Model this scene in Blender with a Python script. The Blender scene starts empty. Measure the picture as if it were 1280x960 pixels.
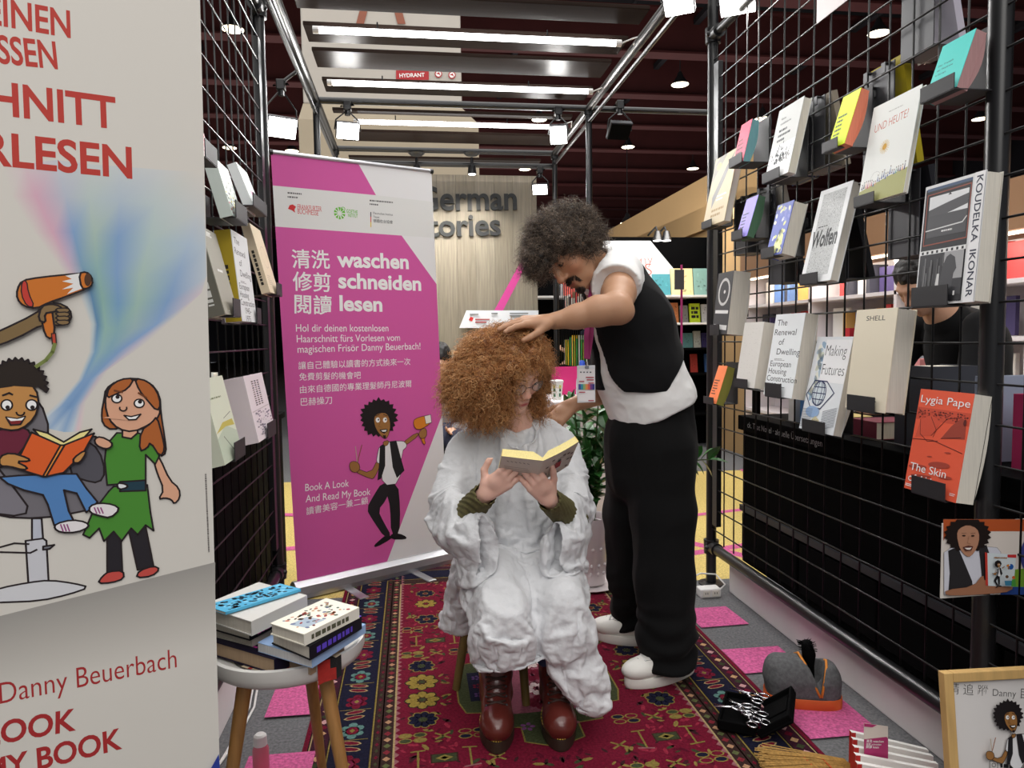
import bpy, bmesh, math, random
import numpy as np
from mathutils import Vector, Matrix
from mathutils.geometry import tessellate_polygon

scene = bpy.context.scene
COL = scene.collection
random.seed(7)
rng = np.random.default_rng(7)

# ------------------------------------------------------------------ camera
FPX, CAM_H = 885.0, 1.2
YAW, PITCH, ROLL = math.atan(124.2 / FPX), math.atan(56.8 / FPX), 0.0145
cam_data = bpy.data.cameras.new('camera')
cam_data.sensor_fit = 'HORIZONTAL'
cam_data.sensor_width = 36.0
cam_data.lens = 36.0 * FPX / 1280.0
cam_data.clip_start, cam_data.clip_end = 0.05, 200
cam = bpy.data.objects.new('camera', cam_data)
COL.objects.link(cam)
cam.location = (0, 0, CAM_H)
scene.camera = cam
_d = np.array([math.sin(YAW) * math.cos(PITCH), math.cos(YAW) * math.cos(PITCH), -math.sin(PITCH)])
_r0 = np.array([math.cos(YAW), -math.sin(YAW), 0.0])
_u0 = np.cross(_r0, _d)
_r = _r0 * math.cos(ROLL) - _u0 * math.sin(ROLL)
_u = _u0 * math.cos(ROLL) + _r0 * math.sin(ROLL)
cam.rotation_euler = Matrix((_r, _u, -_d)).transposed().to_euler()

# ------------------------------------------------------------------ view and world
vs = scene.view_settings
scene.display_settings.display_device = 'sRGB'
vs.view_transform = 'Standard'
vs.look = 'None'
vs.gamma = 1.0
vs.use_curve_mapping = False
vs.exposure = 0.22
world = bpy.data.worlds.new('hall_air')
scene.world = world
world.use_nodes = True
wb = world.node_tree.nodes['Background']
wb.inputs[0].default_value = (0.9, 0.93, 1.0, 1)
wb.inputs[1].default_value = 0.16
scene.cycles.max_bounces = 6
scene.cycles.diffuse_bounces = 3
scene.cycles.glossy_bounces = 3
scene.cycles.transmission_bounces = 4
scene.cycles.transparent_max_bounces = 6
scene.cycles.sample_clamp_indirect = 4.0
scene.cycles.use_denoising = True


def area_light(name, loc, target, size, power, color=(1, 1, 1), size_y=None, spread=math.pi):
    d = bpy.data.lights.new(name, 'AREA')
    d.energy = power
    d.color = color
    d.size = size
    if size_y:
        d.shape = 'RECTANGLE'
        d.size_y = size_y
    d.spread = spread
    o = bpy.data.objects.new(name, d)
    COL.objects.link(o)
    o.location = loc
    o.rotation_euler = (Vector(target) - Vector(loc)).to_track_quat('-Z', 'Y').to_euler()
    return o


# the hall's own high-bay lighting, spread over the roof, and the stand's lamps behind the camera
area_light('hall_light', (0.5, 2.0, 6.4), (0.5, 2.0, 0), 10, 820, (1, 0.98, 0.95), 14)
area_light('roof_fill_uplight', (1.0, 16.0, 2.6), (1.0, 16.0, 9), 16, 620, (1, 0.95, 0.9), 22)  # added upward fill to brighten the dark roof beams, not an actual lamp
area_light('stand_light_behind', (0.3, -2.2, 3.3), (0.4, 2.4, 0.6), 3.0, 52, (1, 0.97, 0.93), 2.0)

# ------------------------------------------------------------------ pixel rays (design time: where a thing seen in the photo stands in the room)
_c = np.array([0, 0, CAM_H])


def ray(px, py):
    return _d + _r * (px - 640) / FPX - _u * (py - 480) / FPX


def onz(px, py, z=0.0):
    v = ray(px, py)
    return Vector(_c + v * (z - CAM_H) / v[2])


def onx(px, py, x):
    v = ray(px, py)
    return Vector(_c + v * x / v[0])


def ony(px, py, y):
    v = ray(px, py)
    return Vector(_c + v * y / v[1])


# ------------------------------------------------------------------ colour and material helpers
def lin(v):
    v = v / 255.0
    return v / 12.92 if v <= 0.04045 else ((v + 0.055) / 1.055) ** 2.4


def rgb(r, g=None, b=None):
    if g is None:
        r, g, b = r
    return (lin(r), lin(g), lin(b), 1.0)


MATS = {}


def mat(name, col=(200, 200, 200), rough=0.6, metal=0.0, spec=0.5, noise=0.0, nscale=8.0, bump=0.0, bscale=60.0,
        bdist=0.01, attr=False, emit=0.0, sheen=0.0, sss=0.0, trans=0.0, stretch=(1, 1, 1), alpha=1.0, coat=0.0):
    m = bpy.data.materials.new(name)
    m.use_nodes = True
    nt = m.node_tree
    L = nt.links.new
    b = nt.nodes['Principled BSDF']
    b.inputs['Roughness'].default_value = rough
    b.inputs['Metallic'].default_value = metal
    b.inputs['Specular IOR Level'].default_value = spec
    b.inputs['Sheen Weight'].default_value = sheen
    b.inputs['Transmission Weight'].default_value = trans
    b.inputs['Alpha'].default_value = alpha
    b.inputs['Coat Weight'].default_value = coat
    if sss:
        b.inputs['Subsurface Weight'].default_value = sss
        b.inputs['Subsurface Radius'].default_value = (0.012, 0.005, 0.003)
        b.inputs['Subsurface Scale'].default_value = 1.0
    base = None
    if attr:
        a = nt.nodes.new('ShaderNodeAttribute')
        a.attribute_name = 'Col'
        base = a.outputs['Color']
    tc = nt.nodes.new('ShaderNodeTexCoord')
    mp = nt.nodes.new('ShaderNodeMapping')
    mp.inputs['Scale'].default_value = stretch
    L(tc.outputs['Object'], mp.inputs['Vector'])
    if noise:
        n = nt.nodes.new('ShaderNodeTexNoise')
        n.inputs['Scale'].default_value = nscale
        n.inputs['Detail'].default_value = 5
        L(mp.outputs[0], n.inputs['Vector'])
        mr = nt.nodes.new('ShaderNodeMapRange')
        mr.inputs['From Min'].default_value = 0.25
        mr.inputs['From Max'].default_value = 0.75
        mr.inputs['To Min'].default_value = 1 - noise
        mr.inputs['To Max'].default_value = 1 + noise
        L(n.outputs['Fac'], mr.inputs['Value'])
        mx = nt.nodes.new('ShaderNodeVectorMath')
        mx.operation = 'SCALE'
        if base is not None:
            L(base, mx.inputs[0])
        else:
            mx.inputs[0].default_value = rgb(col)[:3]
        L(mr.outputs[0], mx.inputs['Scale'])
        base = mx.outputs[0]
    if base is not None:
        L(base, b.inputs['Base Color'])
    else:
        b.inputs['Base Color'].default_value = rgb(col)
    if bump:
        n2 = nt.nodes.new('ShaderNodeTexNoise')
        n2.inputs['Scale'].default_value = bscale
        n2.inputs['Detail'].default_value = 4
        L(mp.outputs[0], n2.inputs['Vector'])
        bp = nt.nodes.new('ShaderNodeBump')
        bp.inputs['Strength'].default_value = bump
        bp.inputs['Distance'].default_value = bdist
        L(n2.outputs['Fac'], bp.inputs['Height'])
        L(bp.outputs[0], b.inputs['Normal'])
    if emit:
        b.inputs['Emission Color'].default_value = rgb(col)
        b.inputs['Emission Strength'].default_value = emit
    MATS[name] = m
    return m


mat('black_steel', (24, 24, 26), 0.32, 0.0, 0.6)
mat('black_wire', (17, 17, 19), 0.4, 0.0, 0.35)
mat('dark_grey_metal', (62, 62, 66), 0.45, 0.2)
mat('holder_grey', (44, 43, 46), 0.55, spec=.35)
mat('print', rough=0.55, attr=True, spec=0.35)
mat('print_gloss', rough=0.5, attr=True, spec=0.2)
mat('banner_cloth', rough=0.6, attr=True, spec=0.3)
mat('paper', (232, 228, 218), 0.8, noise=0.12, nscale=4, stretch=(2, 2, 120))
mat('paper_side', rough=0.85, attr=True, noise=0.10, nscale=3, stretch=(160, 160, 4))
mat('white_paint', (240, 234, 234), 0.6, noise=0.03)
mat('white_plastic', (232, 230, 228), 0.4)
mat('aluminium', (190, 190, 194), 0.3, 0.85)
mat('chrome', (215, 215, 220), 0.15, 1.0)
mat('lamp_glow', (255, 252, 246), 0.5, emit=14)
mat('tube_glow', (255, 255, 255), 0.5, emit=7)
mat('bay_glow', (255, 238, 205), 0.5, emit=6)
mat('black_matte', (9, 9, 10), 0.75, spec=.05)
mat('black_panel', (7, 7, 8), 0.7, spec=.04)


# ------------------------------------------------------------------ mesh builder
class MB:
    def __init__(s):
        s.v, s.f, s.c, s.m = [], [], [], []

    def face(s, pts, col=None, mi=0):
        i = len(s.v)
        s.v.extend([tuple(p) for p in pts])
        s.f.append(tuple(range(i, i + len(pts))))
        s.c.append(col)
        s.m.append(mi)

    def raw(s, vs_, fs, col=None, mi=0):
        i = len(s.v)
        s.v.extend([tuple(p) for p in vs_])
        for f in fs:
            s.f.append(tuple(k + i for k in f))
            s.c.append(col)
            s.m.append(mi)

    def box(s, c, size, R=None, col=None, mi=0, bev=0.0):
        hx, hy, hz = size[0] / 2, size[1] / 2, size[2] / 2
        c = Vector(c)
        if bev:
            b = min(bev, hx * .9, hy * .9, hz * .9)
            bm = bmesh.new()
            bmesh.ops.create_cube(bm, size=1)
            bmesh.ops.scale(bm, vec=(2 * hx, 2 * hy, 2 * hz), verts=bm.verts)
            bmesh.ops.bevel(bm, geom=list(bm.edges), offset=b, segments=2, affect='EDGES', profile=0.5)
            bm.verts.index_update()
            vv = [v.co.copy() for v in bm.verts]
            ff = [[v.index for v in f.verts] for f in bm.faces]
            bm.free()
        else:
            vv = [Vector((x * hx, y * hy, z * hz)) for x in (-1, 1) for y in (-1, 1) for z in (-1, 1)]
            ff = [(0, 1, 3, 2), (4, 6, 7, 5), (0, 4, 5, 1), (2, 3, 7, 6), (0, 2, 6, 4), (1, 5, 7, 3)]
        s.raw([(R @ v if R else v) + c for v in vv], ff, col, mi)

    def span(s, lo, hi, col=None, mi=0, bev=0.0):
        s.box([(a + b) / 2 for a, b in zip(lo, hi)], [abs(b - a) for a, b in zip(lo, hi)], None, col, mi, bev)

    def tube(s, pts, r, n=10, col=None, mi=0, cap=True):
        pts = [Vector(p) for p in pts]
        rs = r if isinstance(r, (list, tuple)) else [r] * len(pts)
        vv, ff = [], []
        prev = None
        for i, p in enumerate(pts):
            t = (pts[min(i + 1, len(pts) - 1)] - pts[max(i - 1, 0)]).normalized()
            if prev is None:
                a = t.orthogonal().normalized()
            else:
                a = (prev - t * prev.dot(t))
                a = a.normalized() if a.length > 1e-6 else t.orthogonal().normalized()
            prev = a
            b = t.cross(a)
            for k in range(n):
                w = 2 * math.pi * k / n
                vv.append(p + (a * math.cos(w) + b * math.sin(w)) * rs[i])
        for i in range(len(pts) - 1):
            for k in range(n):
                k2 = (k + 1) % n
                ff.append((i * n + k, i * n + k2, (i + 1) * n + k2, (i + 1) * n + k))
        if cap:
            ff.append(tuple(range(n - 1, -1, -1)))
            ff.append(tuple((len(pts) - 1) * n + k for k in range(n)))
        s.raw(vv, ff, col, mi)

    def lathe(s, prof, c=(0, 0, 0), n=32, col=None, mi=0, R=None, cap=True):
        c = Vector(c)
        vv, ff = [], []
        for (r, z) in prof:
            for k in range(n):
                w = 2 * math.pi * k / n
                p = Vector((r * math.cos(w), r * math.sin(w), z))
                vv.append((R @ p if R else p) + c)
        for i in range(len(prof) - 1):
            for k in range(n):
                k2 = (k + 1) % n
                ff.append((i * n + k, i * n + k2, (i + 1) * n + k2, (i + 1) * n + k))
        if cap:
            ff.append(tuple(range(n - 1, -1, -1)))
            ff.append(tuple((len(prof) - 1) * n + k for k in range(n)))
        s.raw(vv, ff, col, mi)

    def ball(s, c, r, n=12, col=None, mi=0, R=None):
        rx, ry, rz = r if isinstance(r, (list, tuple)) else (r, r, r)
        c = Vector(c)
        vv, ff = [], []
        for i in range(n + 1):
            th = math.pi * i / n
            for k in range(2 * n):
                ph = math.pi * k / n
                p = Vector((rx * math.sin(th) * math.cos(ph), ry * math.sin(th) * math.sin(ph), rz * math.cos(th)))
                vv.append((R @ p if R else p) + c)
        for i in range(n):
            for k in range(2 * n):
                k2 = (k + 1) % (2 * n)
                ff.append((i * 2 * n + k, (i + 1) * 2 * n + k, (i + 1) * 2 * n + k2, i * 2 * n + k2))
        s.raw(vv, ff, col, mi)

    def sheet(s, fn, nu, nv, col=None, mi=0, thick=0.0):
        """grid surface fn(a, b) -> point, a, b in 0..1"""
        vv = [Vector(fn(i / nu, j / nv)) for i in range(nu + 1) for j in range(nv + 1)]
        ff = [(i * (nv + 1) + j, (i + 1) * (nv + 1) + j, (i + 1) * (nv + 1) + j + 1, i * (nv + 1) + j + 1) for i in range(nu) for j in range(nv)]
        s.raw(vv, ff, col, mi)

    def build(s, name, m, parent=None, smooth=False, auto=None):
        me = bpy.data.meshes.new(name)
        me.from_pydata(s.v, [], s.f)
        ms = m if isinstance(m, (list, tuple)) else [m]
        for q in ms:
            me.materials.append(MATS[q] if isinstance(q, str) else q)
        if len(ms) > 1:
            me.polygons.foreach_set('material_index', s.m)
        if any(c is not None for c in s.c):
            a = me.color_attributes.new('Col', 'FLOAT_COLOR', 'CORNER')
            buf = []
            for f, c in zip(s.f, s.c):
                if c is None:
                    c = (0.8, 0.8, 0.8, 1)
                if isinstance(c[0], (tuple, list)):
                    for q in c:
                        buf.extend(q)
                else:
                    buf.extend(c * len(f))
            a.data.foreach_set('color', buf)
        if smooth:
            me.polygons.foreach_set('use_smooth', [True] * len(me.polygons))
            if auto:
                me.set_sharp_from_angle(angle=auto)
        me.update()
        o = bpy.data.objects.new(name, me)
        COL.objects.link(o)
        if parent is not None:
            put_under(o, parent)
        return o


def put_under(o, parent):
    o.parent = parent
    o.matrix_parent_inverse = Matrix.Translation(parent.location).inverted() if parent.rotation_euler[:] == (0, 0, 0) else parent.matrix_basis.inverted()


def thing(name, label, cat, loc=(0, 0, 0), group=None):
    o = bpy.data.objects.new(name, None)
    o.empty_display_size = 0.05
    COL.objects.link(o)
    o.location = loc
    o['label'] = label
    o['category'] = cat
    if group:
        o['group'] = group
    return o


def tag(o, label, cat, group=None, kind=None):
    o['label'] = label
    o['category'] = cat
    if group:
        o['group'] = group
    if kind:
        o['kind'] = kind
    return o


def struct(o, label=None):
    o['kind'] = 'structure'
    if label:
        o['label'] = label
    return o


# ------------------------------------------------------------------ flat printing: polygons and lettering laid on a panel
_text_cache = {}


def text_mesh(s, bold=0.0):
    key = (s, bold)
    if key not in _text_cache:
        cu = bpy.data.curves.new('lettering', 'FONT')
        cu.body = s
        cu.size = 1.0
        cu.offset = bold
        cu.resolution_u = 4
        ob = bpy.data.objects.new('lettering', cu)
        me = ob.to_mesh()
        vv = np.array([v.co[:2] for v in me.vertices]).reshape(-1, 2)
        ff = [tuple(p.vertices) for p in me.polygons]
        ob.to_mesh_clear()
        bpy.data.objects.remove(ob)
        bpy.data.curves.remove(cu)
        _text_cache[key] = (vv, ff)
    return _text_cache[key]


CAP = 0.727


class Panel:
    """a flat face in the room that takes print; points may be given as photo pixels (px=True) or as metres on the panel"""

    def __init__(s, mb, O, u, v, n=None, eps=0.0001, mi=0):
        s.mb, s.O, s.u, s.v = mb, Vector(O), Vector(u).normalized(), Vector(v).normalized()
        s.n = Vector(n).normalized() if n is not None else s.u.cross(s.v)
        s.eps, s.lay, s.mi = eps, 1, mi
        s.bend = None

    def uv(s, p):
        r = Vector(ray(*p))
        c = Vector(_c)
        t = (s.O - c).dot(s.n) / r.dot(s.n)
        q = c + r * t - s.O
        return (q.dot(s.u), q.dot(s.v))

    def pt(s, a, b):
        return s.O + s.u * a + s.v * b + s.n * (s.eps * s.lay)

    def conv(s, pts, px):
        return [s.uv(p) if px else p for p in pts]

    def poly(s, pts, col, px=True, cols=None):
        q = s.conv(pts, px)
        tris = tessellate_polygon([[Vector((a, b, 0)) for a, b in q]])
        P = [s.pt(a, b) for a, b in q]
        for t in tris:
            w = [P[i] for i in t]
            if (w[1] - w[0]).cross(w[2] - w[0]).dot(s.n) < 0:
                w = [w[0], w[2], w[1]]
            s.mb.face(w, col, s.mi)
        s.lay += 1

    def rect(s, a0, b0, a1, b1, col):
        s.poly([(a0, b0), (a1, b0), (a1, b1), (a0, b1)], col, False)

    def ell(s, c, rx, ry, col, px=True, rot=0.0, n=24):
        pts = []
        for k in range(n):
            w = 2 * math.pi * k / n
            x, y = rx * math.cos(w), ry * math.sin(w)
            pts.append((c[0] + x * math.cos(rot) - y * math.sin(rot), c[1] + x * math.sin(rot) + y * math.cos(rot)))
        s.poly(pts, col, px)

    def stroke(s, pts, w, col, px=True, closed=False):
        q = [Vector((a, b)) for a, b in s.conv(pts, px)]
        if closed:
            q = q + [q[0]]
        for a, b in zip(q, q[1:]):
            d = (b - a)
            if d.length < 1e-7:
                continue
            d.normalize()
            nn = Vector((-d.y, d.x)) * w / 2
            e = d * w * 0.3
            P = [a - e - nn, b + e - nn, b + e + nn, a - e + nn]
            s.mb.face([s.pt(*p) for p in P], col, s.mi)
        s.lay += 1

    def shape(s, pts, col, w=0.003, ink=None, px=True, smooth=0):
        for _ in range(smooth):
            q = []
            for a, b in zip(pts, pts[1:] + pts[:1]):
                q += [(a[0] * .75 + b[0] * .25, a[1] * .75 + b[1] * .25), (a[0] * .25 + b[0] * .75, a[1] * .25 + b[1] * .75)]
            pts = q
        s.poly(pts, col, px)
        s.stroke(pts, w, ink or rgb(35, 28, 30), px, True)

    def text(s, t, p0, p1=None, cap=None, col=(0, 0, 0, 1), bold=0.0, px=True, squeeze=None):
        """baseline from p0 to p1; the width fits p0..p1; cap = capital height in metres (or from the width)"""
        vv, ff = text_mesh(t, bold)
        if len(vv) == 0:
            return
        a = Vector(s.uv(p0)) if px else Vector(p0)
        x0, x1 = vv[:, 0].min(), vv[:, 0].max()
        if p1 is not None:
            b = Vector(s.uv(p1)) if px else Vector(p1)
            d = b - a
            sx = d.length / (x1 - x0)
            d.normalize()
        else:
            d = Vector((1, 0))
            sx = cap / CAP * (squeeze or 1)
        sy = (cap / CAP) if cap else sx
        e = Vector((-d.y, d.x))
        P = []
        for (x, y) in vv:
            w = a + d * ((x - x0) * sx) + e * (y * sy)
            P.append(s.pt(w.x, w.y))
        s.mb.raw(P, ff, col, s.mi)


def dashes(pan, p0, p1, h, col, px=True, seed=1):
    """a line of print too small to read"""
    a, b = (Vector(pan.uv(p0)), Vector(pan.uv(p1))) if px else (Vector(p0), Vector(p1))
    d = b - a
    L_ = d.length
    d.normalize()
    e = Vector((-d.y, d.x)) * h
    r = random.Random(seed)
    x = 0.0
    while x < L_:
        w = min(r.uniform(.5, 1.6) * h, L_ - x)
        q = [a + d * x, a + d * (x + w), a + d * (x + w) + e, a + d * x + e]
        pan.mb.face([pan.pt(*k) for k in q], col, pan.mi)
        x += w + .35 * h


def arc(cx, cy, r, a0, a1, n=8, ry=None):
    ry = ry or r
    return [(cx + r * math.cos(math.radians(a0 + (a1 - a0) * k / n)), cy + ry * math.sin(math.radians(a0 + (a1 - a0) * k / n))) for k in range(n + 1)]


WHITE, BLACK = rgb(244, 243, 242), rgb(22, 22, 24)


# ------------------------------------------------------------------ implicit modelling: smooth unions of limbs meshed by surface nets
def noise3(p, scale, seed=0):
    q = np.asarray(p) * scale + seed * 17.13
    i = np.floor(q).astype(np.int64)
    f = q - i
    f = f * f * (3 - 2 * f)

    def hsh(a, b, c):
        n = (a * 73856093) ^ (b * 19349663) ^ (c * 83492791) ^ (seed * 2654435)
        n = (n ^ (n >> 13)) * 1274126177
        n = n ^ (n >> 16)
        return (n & 0xffff) / 65535.0
    r = 0
    for dx in (0, 1):
        for dy in (0, 1):
            for dz in (0, 1):
                w = (f[:, 0] if dx else 1 - f[:, 0]) * (f[:, 1] if dy else 1 - f[:, 1]) * (f[:, 2] if dz else 1 - f[:, 2])
                r = r + w * hsh(i[:, 0] + dx, i[:, 1] + dy, i[:, 2] + dz)
    return r * 2 - 1


def A3(p):
    return np.array(p[:], dtype=float)


class SDF:
    def __init__(s, lo, hi, h):
        s.lo, s.h = A3(lo), h
        s.n = np.ceil((A3(hi) - s.lo) / h).astype(int) + 1
        s.f = np.full(tuple(s.n), 0.5, dtype=np.float32)

    def _sl(s, lo, hi):
        a = np.clip(np.floor((lo - s.lo) / s.h).astype(int), 0, s.n)
        b = np.clip(np.ceil((hi - s.lo) / s.h).astype(int) + 1, 0, s.n)
        if (b <= a).any():
            return None, None
        ax = [s.lo[k] + s.h * np.arange(a[k], b[k]) for k in range(3)]
        P = (ax[0][:, None, None], ax[1][None, :, None], ax[2][None, None, :])
        return tuple(slice(a[k], b[k]) for k in range(3)), P

    def _put(s, sl, d, k, sub):
        f = s.f[sl]
        if sub:
            d = -d
            if k:
                h = np.clip(0.5 - 0.5 * (f - d) / k, 0, 1)
                s.f[sl] = f + (d - f) * h + k * h * (1 - h)
            else:
                s.f[sl] = np.maximum(f, d)
        else:
            if k:
                h = np.clip(0.5 + 0.5 * (d - f) / k, 0, 1)
                s.f[sl] = d + (f - d) * h - k * h * (1 - h)
            else:
                s.f[sl] = np.minimum(f, d)

    def cone(s, p0, p1, r0, r1=None, k=0.01, sub=False, flat=None):
        p0, p1 = A3(p0), A3(p1)
        r1 = r0 if r1 is None else r1
        pad = max(r0, r1) + k + 4 * s.h
        sl, P = s._sl(np.minimum(p0, p1) - pad, np.maximum(p0, p1) + pad)
        if sl is None:
            return
        w = [P[i] - p0[i] for i in range(3)]
        e = p1 - p0
        sc = 1.0
        if flat is not None:
            ax, sc = A3(flat[0]), flat[1]
            ax = ax / np.linalg.norm(ax)
            q = (w[0] * ax[0] + w[1] * ax[1] + w[2] * ax[2]) * (1 / sc - 1)
            w = [w[i] + q * ax[i] for i in range(3)]
            e = e + ax * (e @ ax) * (1 / sc - 1)
        L2 = max(float(e @ e), 1e-12)
        t = np.clip((w[0] * e[0] + w[1] * e[1] + w[2] * e[2]) / L2, 0, 1)
        d = np.sqrt((w[0] - t * e[0]) ** 2 + (w[1] - t * e[1]) ** 2 + (w[2] - t * e[2]) ** 2) - (r0 + (r1 - r0) * t)
        s._put(sl, (d * sc).astype(np.float32), k, sub)

    def chain(s, pts, k=0.012, flat=None, sub=False):
        for (a, ra), (b, rb) in zip(pts, pts[1:]):
            s.cone(a, b, ra, rb, k, sub, flat)

    def ell(s, c, r, R=None, k=0.01, sub=False):
        c = A3(c)
        r = A3(r) if hasattr(r, '__len__') else np.array([r] * 3)
        pad = max(r) + k + 4 * s.h
        sl, P = s._sl(c - pad, c + pad)
        if sl is None:
            return
        w = [P[i] - c[i] for i in range(3)]
        if R is not None:
            R = np.array(R)
            w = [w[0] * R[0, j] + w[1] * R[1, j] + w[2] * R[2, j] for j in range(3)]
        k0 = np.sqrt((w[0] / r[0]) ** 2 + (w[1] / r[1]) ** 2 + (w[2] / r[2]) ** 2)
        k1 = np.sqrt((w[0] / r[0] ** 2) ** 2 + (w[1] / r[1] ** 2) ** 2 + (w[2] / r[2] ** 2) ** 2) + 1e-9
        s._put(sl, np.where(k1 < 1e-6, -min(r), k0 * (k0 - 1) / k1).astype(np.float32), k, sub)

    def box(s, c, half, R=None, rad=0.005, k=0.0, sub=False):
        c, half = A3(c), A3(half)
        pad = np.linalg.norm(half) + k + 4 * s.h
        sl, P = s._sl(c - pad, c + pad)
        if sl is None:
            return
        w = [P[i] - c[i] for i in range(3)]
        if R is not None:
            R = np.array(R)
            w = [w[0] * R[0, j] + w[1] * R[1, j] + w[2] * R[2, j] for j in range(3)]
        q = [np.abs(w[i]) - half[i] + rad for i in range(3)]
        d = np.sqrt(sum(np.maximum(x, 0) ** 2 for x in q)) + np.minimum(np.maximum(np.maximum(q[0], q[1]), q[2]), 0) - rad
        s._put(sl, d.astype(np.float32), k, sub)

    def mesh(s):
        f = s.f
        f[0], f[-1], f[:, 0], f[:, -1], f[:, :, 0], f[:, :, -1] = .5, .5, .5, .5, .5, .5
        neg = f < 0
        cnt = np.zeros(tuple(s.n - 1), dtype=np.int8)
        offs = [(a, b, c) for a in (0, 1) for b in (0, 1) for c in (0, 1)]
        N = s.n - 1
        for a, b, c in offs:
            cnt += neg[a:a + N[0], b:b + N[1], c:c + N[2]]
        act = np.argwhere((cnt > 0) & (cnt < 8))
        idx = np.full(tuple(N), -1, dtype=np.int64)
        idx[tuple(act.T)] = np.arange(len(act))
        acc = np.zeros((len(act), 3))
        num = np.zeros(len(act))
        for a in offs:
            for ax in range(3):
                if a[ax]:
                    continue
                b = list(a)
                b[ax] = 1
                fa = f[tuple((act + a).T)]
                fb = f[tuple((act + b).T)]
                m = (fa < 0) != (fb < 0)
                t = np.where(m, fa / np.where(m, fa - fb, 1), 0)
                p = act + np.array(a)
                p = p.astype(float)
                p[:, ax] += t
                acc[m] += p[m]
                num[m] += 1
        V = acc / num[:, None] * s.h + s.lo
        F = []
        for ax in range(3):
            sl0 = [slice(1, -1)] * 3
            sl0[ax] = slice(0, -1)
            sl1 = list(sl0)
            sl1[ax] = slice(1, None)
            a, b = neg[tuple(sl0)], neg[tuple(sl1)]
            o1, o2 = [(1, 2), (2, 0), (0, 1)][ax]
            for flip, msk in ((False, a & ~b), (True, ~a & b)):
                e = np.argwhere(msk)
                if not len(e):
                    continue
                base = e.copy()
                base[:, o1] += 1
                base[:, o2] += 1
                q = []
                for d1, d2 in ((0, 0), (-1, 0), (-1, -1), (0, -1)):
                    z = base.copy()
                    z[:, o1] += d1
                    z[:, o2] += d2
                    q.append(idx[tuple(z.T)])
                q = np.stack(q, 1)
                F.append(q if not flip else q[:, ::-1])
        return V, np.concatenate(F)


def vnormals(V, F):
    n = np.cross(V[F[:, 2]] - V[F[:, 0]], V[F[:, 3]] - V[F[:, 1]])
    o = np.zeros_like(V)
    for k in range(4):
        for c in range(3):
            o[:, c] += np.bincount(F[:, k], n[:, c], len(V))
    return o / (np.linalg.norm(o, axis=1)[:, None] + 1e-12)


def relax(V, F, it=2, lam=0.5):
    e = np.concatenate([F[:, [0, 1]], F[:, [1, 2]], F[:, [2, 3]], F[:, [3, 0]]])
    e = np.concatenate([e, e[:, ::-1]])
    deg = np.bincount(e[:, 0], minlength=len(V)).astype(float)
    for _ in range(it):
        m = np.stack([np.bincount(e[:, 0], V[e[:, 1], c], len(V)) for c in range(3)], 1) / deg[:, None]
        V = V + (m - V) * lam
    return V


def npmesh(name, V, F, m, parent=None, col=None, smooth=True):
    me = bpy.data.meshes.new(name)
    me.vertices.add(len(V))
    me.vertices.foreach_set('co', np.asarray(V, dtype=np.float32).ravel())
    k = F.shape[1]
    me.loops.add(F.size)
    me.loops.foreach_set('vertex_index', F.astype(np.int32).ravel())
    me.polygons.add(len(F))
    me.polygons.foreach_set('loop_start', np.arange(len(F), dtype=np.int32) * k)
    me.update(calc_edges=True)
    if smooth:
        me.polygons.foreach_set('use_smooth', np.ones(len(F), dtype=bool))
    if col is not None:
        a = me.color_attributes.new('Col', 'FLOAT_COLOR', 'POINT')
        a.data.foreach_set('color', np.concatenate([col, np.ones((len(V), 1))], 1).astype(np.float32).ravel())
    me.materials.append(MATS[m] if isinstance(m, str) else m)
    me.validate()
    o = bpy.data.objects.new(name, me)
    COL.objects.link(o)
    if parent is not None:
        put_under(o, parent)
    return o


def join_np(parts):
    V, F, off = [], [], 0
    for v, f in parts:
        V.append(v)
        F.append(f + off)
        off += len(v)
    return np.concatenate(V), np.concatenate(F)


# ------------------------------------------------------------------ the setting: floor, trims, back wall, hall roof
mat('carpet', rough=0.95, attr=True, noise=0.38, nscale=110, spec=0.1, bump=0.4, bscale=500, bdist=0.003)
GREY, PINKF, YEL = rgb(112, 112, 114), rgb(206, 100, 150), rgb(214, 190, 118)
fb = MB()
fb.face([(-12, -4, 0), (14, -4, 0), (14, 46, 0), (-12, 46, 0)], GREY)
fp = Panel(fb, (0, 0, 0), (1, 0, 0), (0, 1, 0), eps=0.0006)


def fpoly(pts, c):
    fp.poly([(.9894 * x - .028, y * (1.004 - .0125 * x)) for x, y in pts], c, False)


fpoly([(-6, 3.3), (9, 3.3), (9, 6.1), (-6, 6.1)], YEL)
for (a, b, w) in (((1.3, 3.62), (2.6, 3.95), 0.07), ((1.45, 4.05), (1.95, 3.3), 0.07), ((1.3, 4.35), (3.2, 4.75), 0.06), ((-3, 3.9), (-0.6, 4.2), 0.08),
                  ((0.2, 4.2), (0.9, 4.0), 0.1), ((-1.5, 5.2), (0.5, 4.6), 0.08), ((2.4, 3.4), (2.9, 5.9), 0.06)):
    fp.stroke([a, b], w, PINKF, False)
fp.text('S', (1.52, 4.0), None, 0.2, rgb(60, 50, 40), 0.02, False, 1.3)
for q in ([(1.19, 2.94), (1.39, 2.94), (1.40, 2.74), (1.19, 2.73)], [(1.18, 2.52), (1.41, 2.52), (1.41, 2.33), (1.18, 2.32)],
          [(1.18, 2.10), (1.41, 2.10), (1.41, 1.90), (1.18, 1.90)], [(1.18, 1.68), (1.41, 1.68), (1.41, 1.47), (1.18, 1.47)],
          [(-0.47, 2.45), (-0.30, 2.45), (-0.30, 2.25), (-0.47, 2.25)], [(-0.47, 2.04), (-0.28, 2.04), (-0.28, 1.83), (-0.47, 1.83)],
          [(-0.47, 2.86), (-0.28, 2.86), (-0.28, 2.66), (-0.47, 2.66)]):
    fpoly(q, PINKF)
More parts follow.
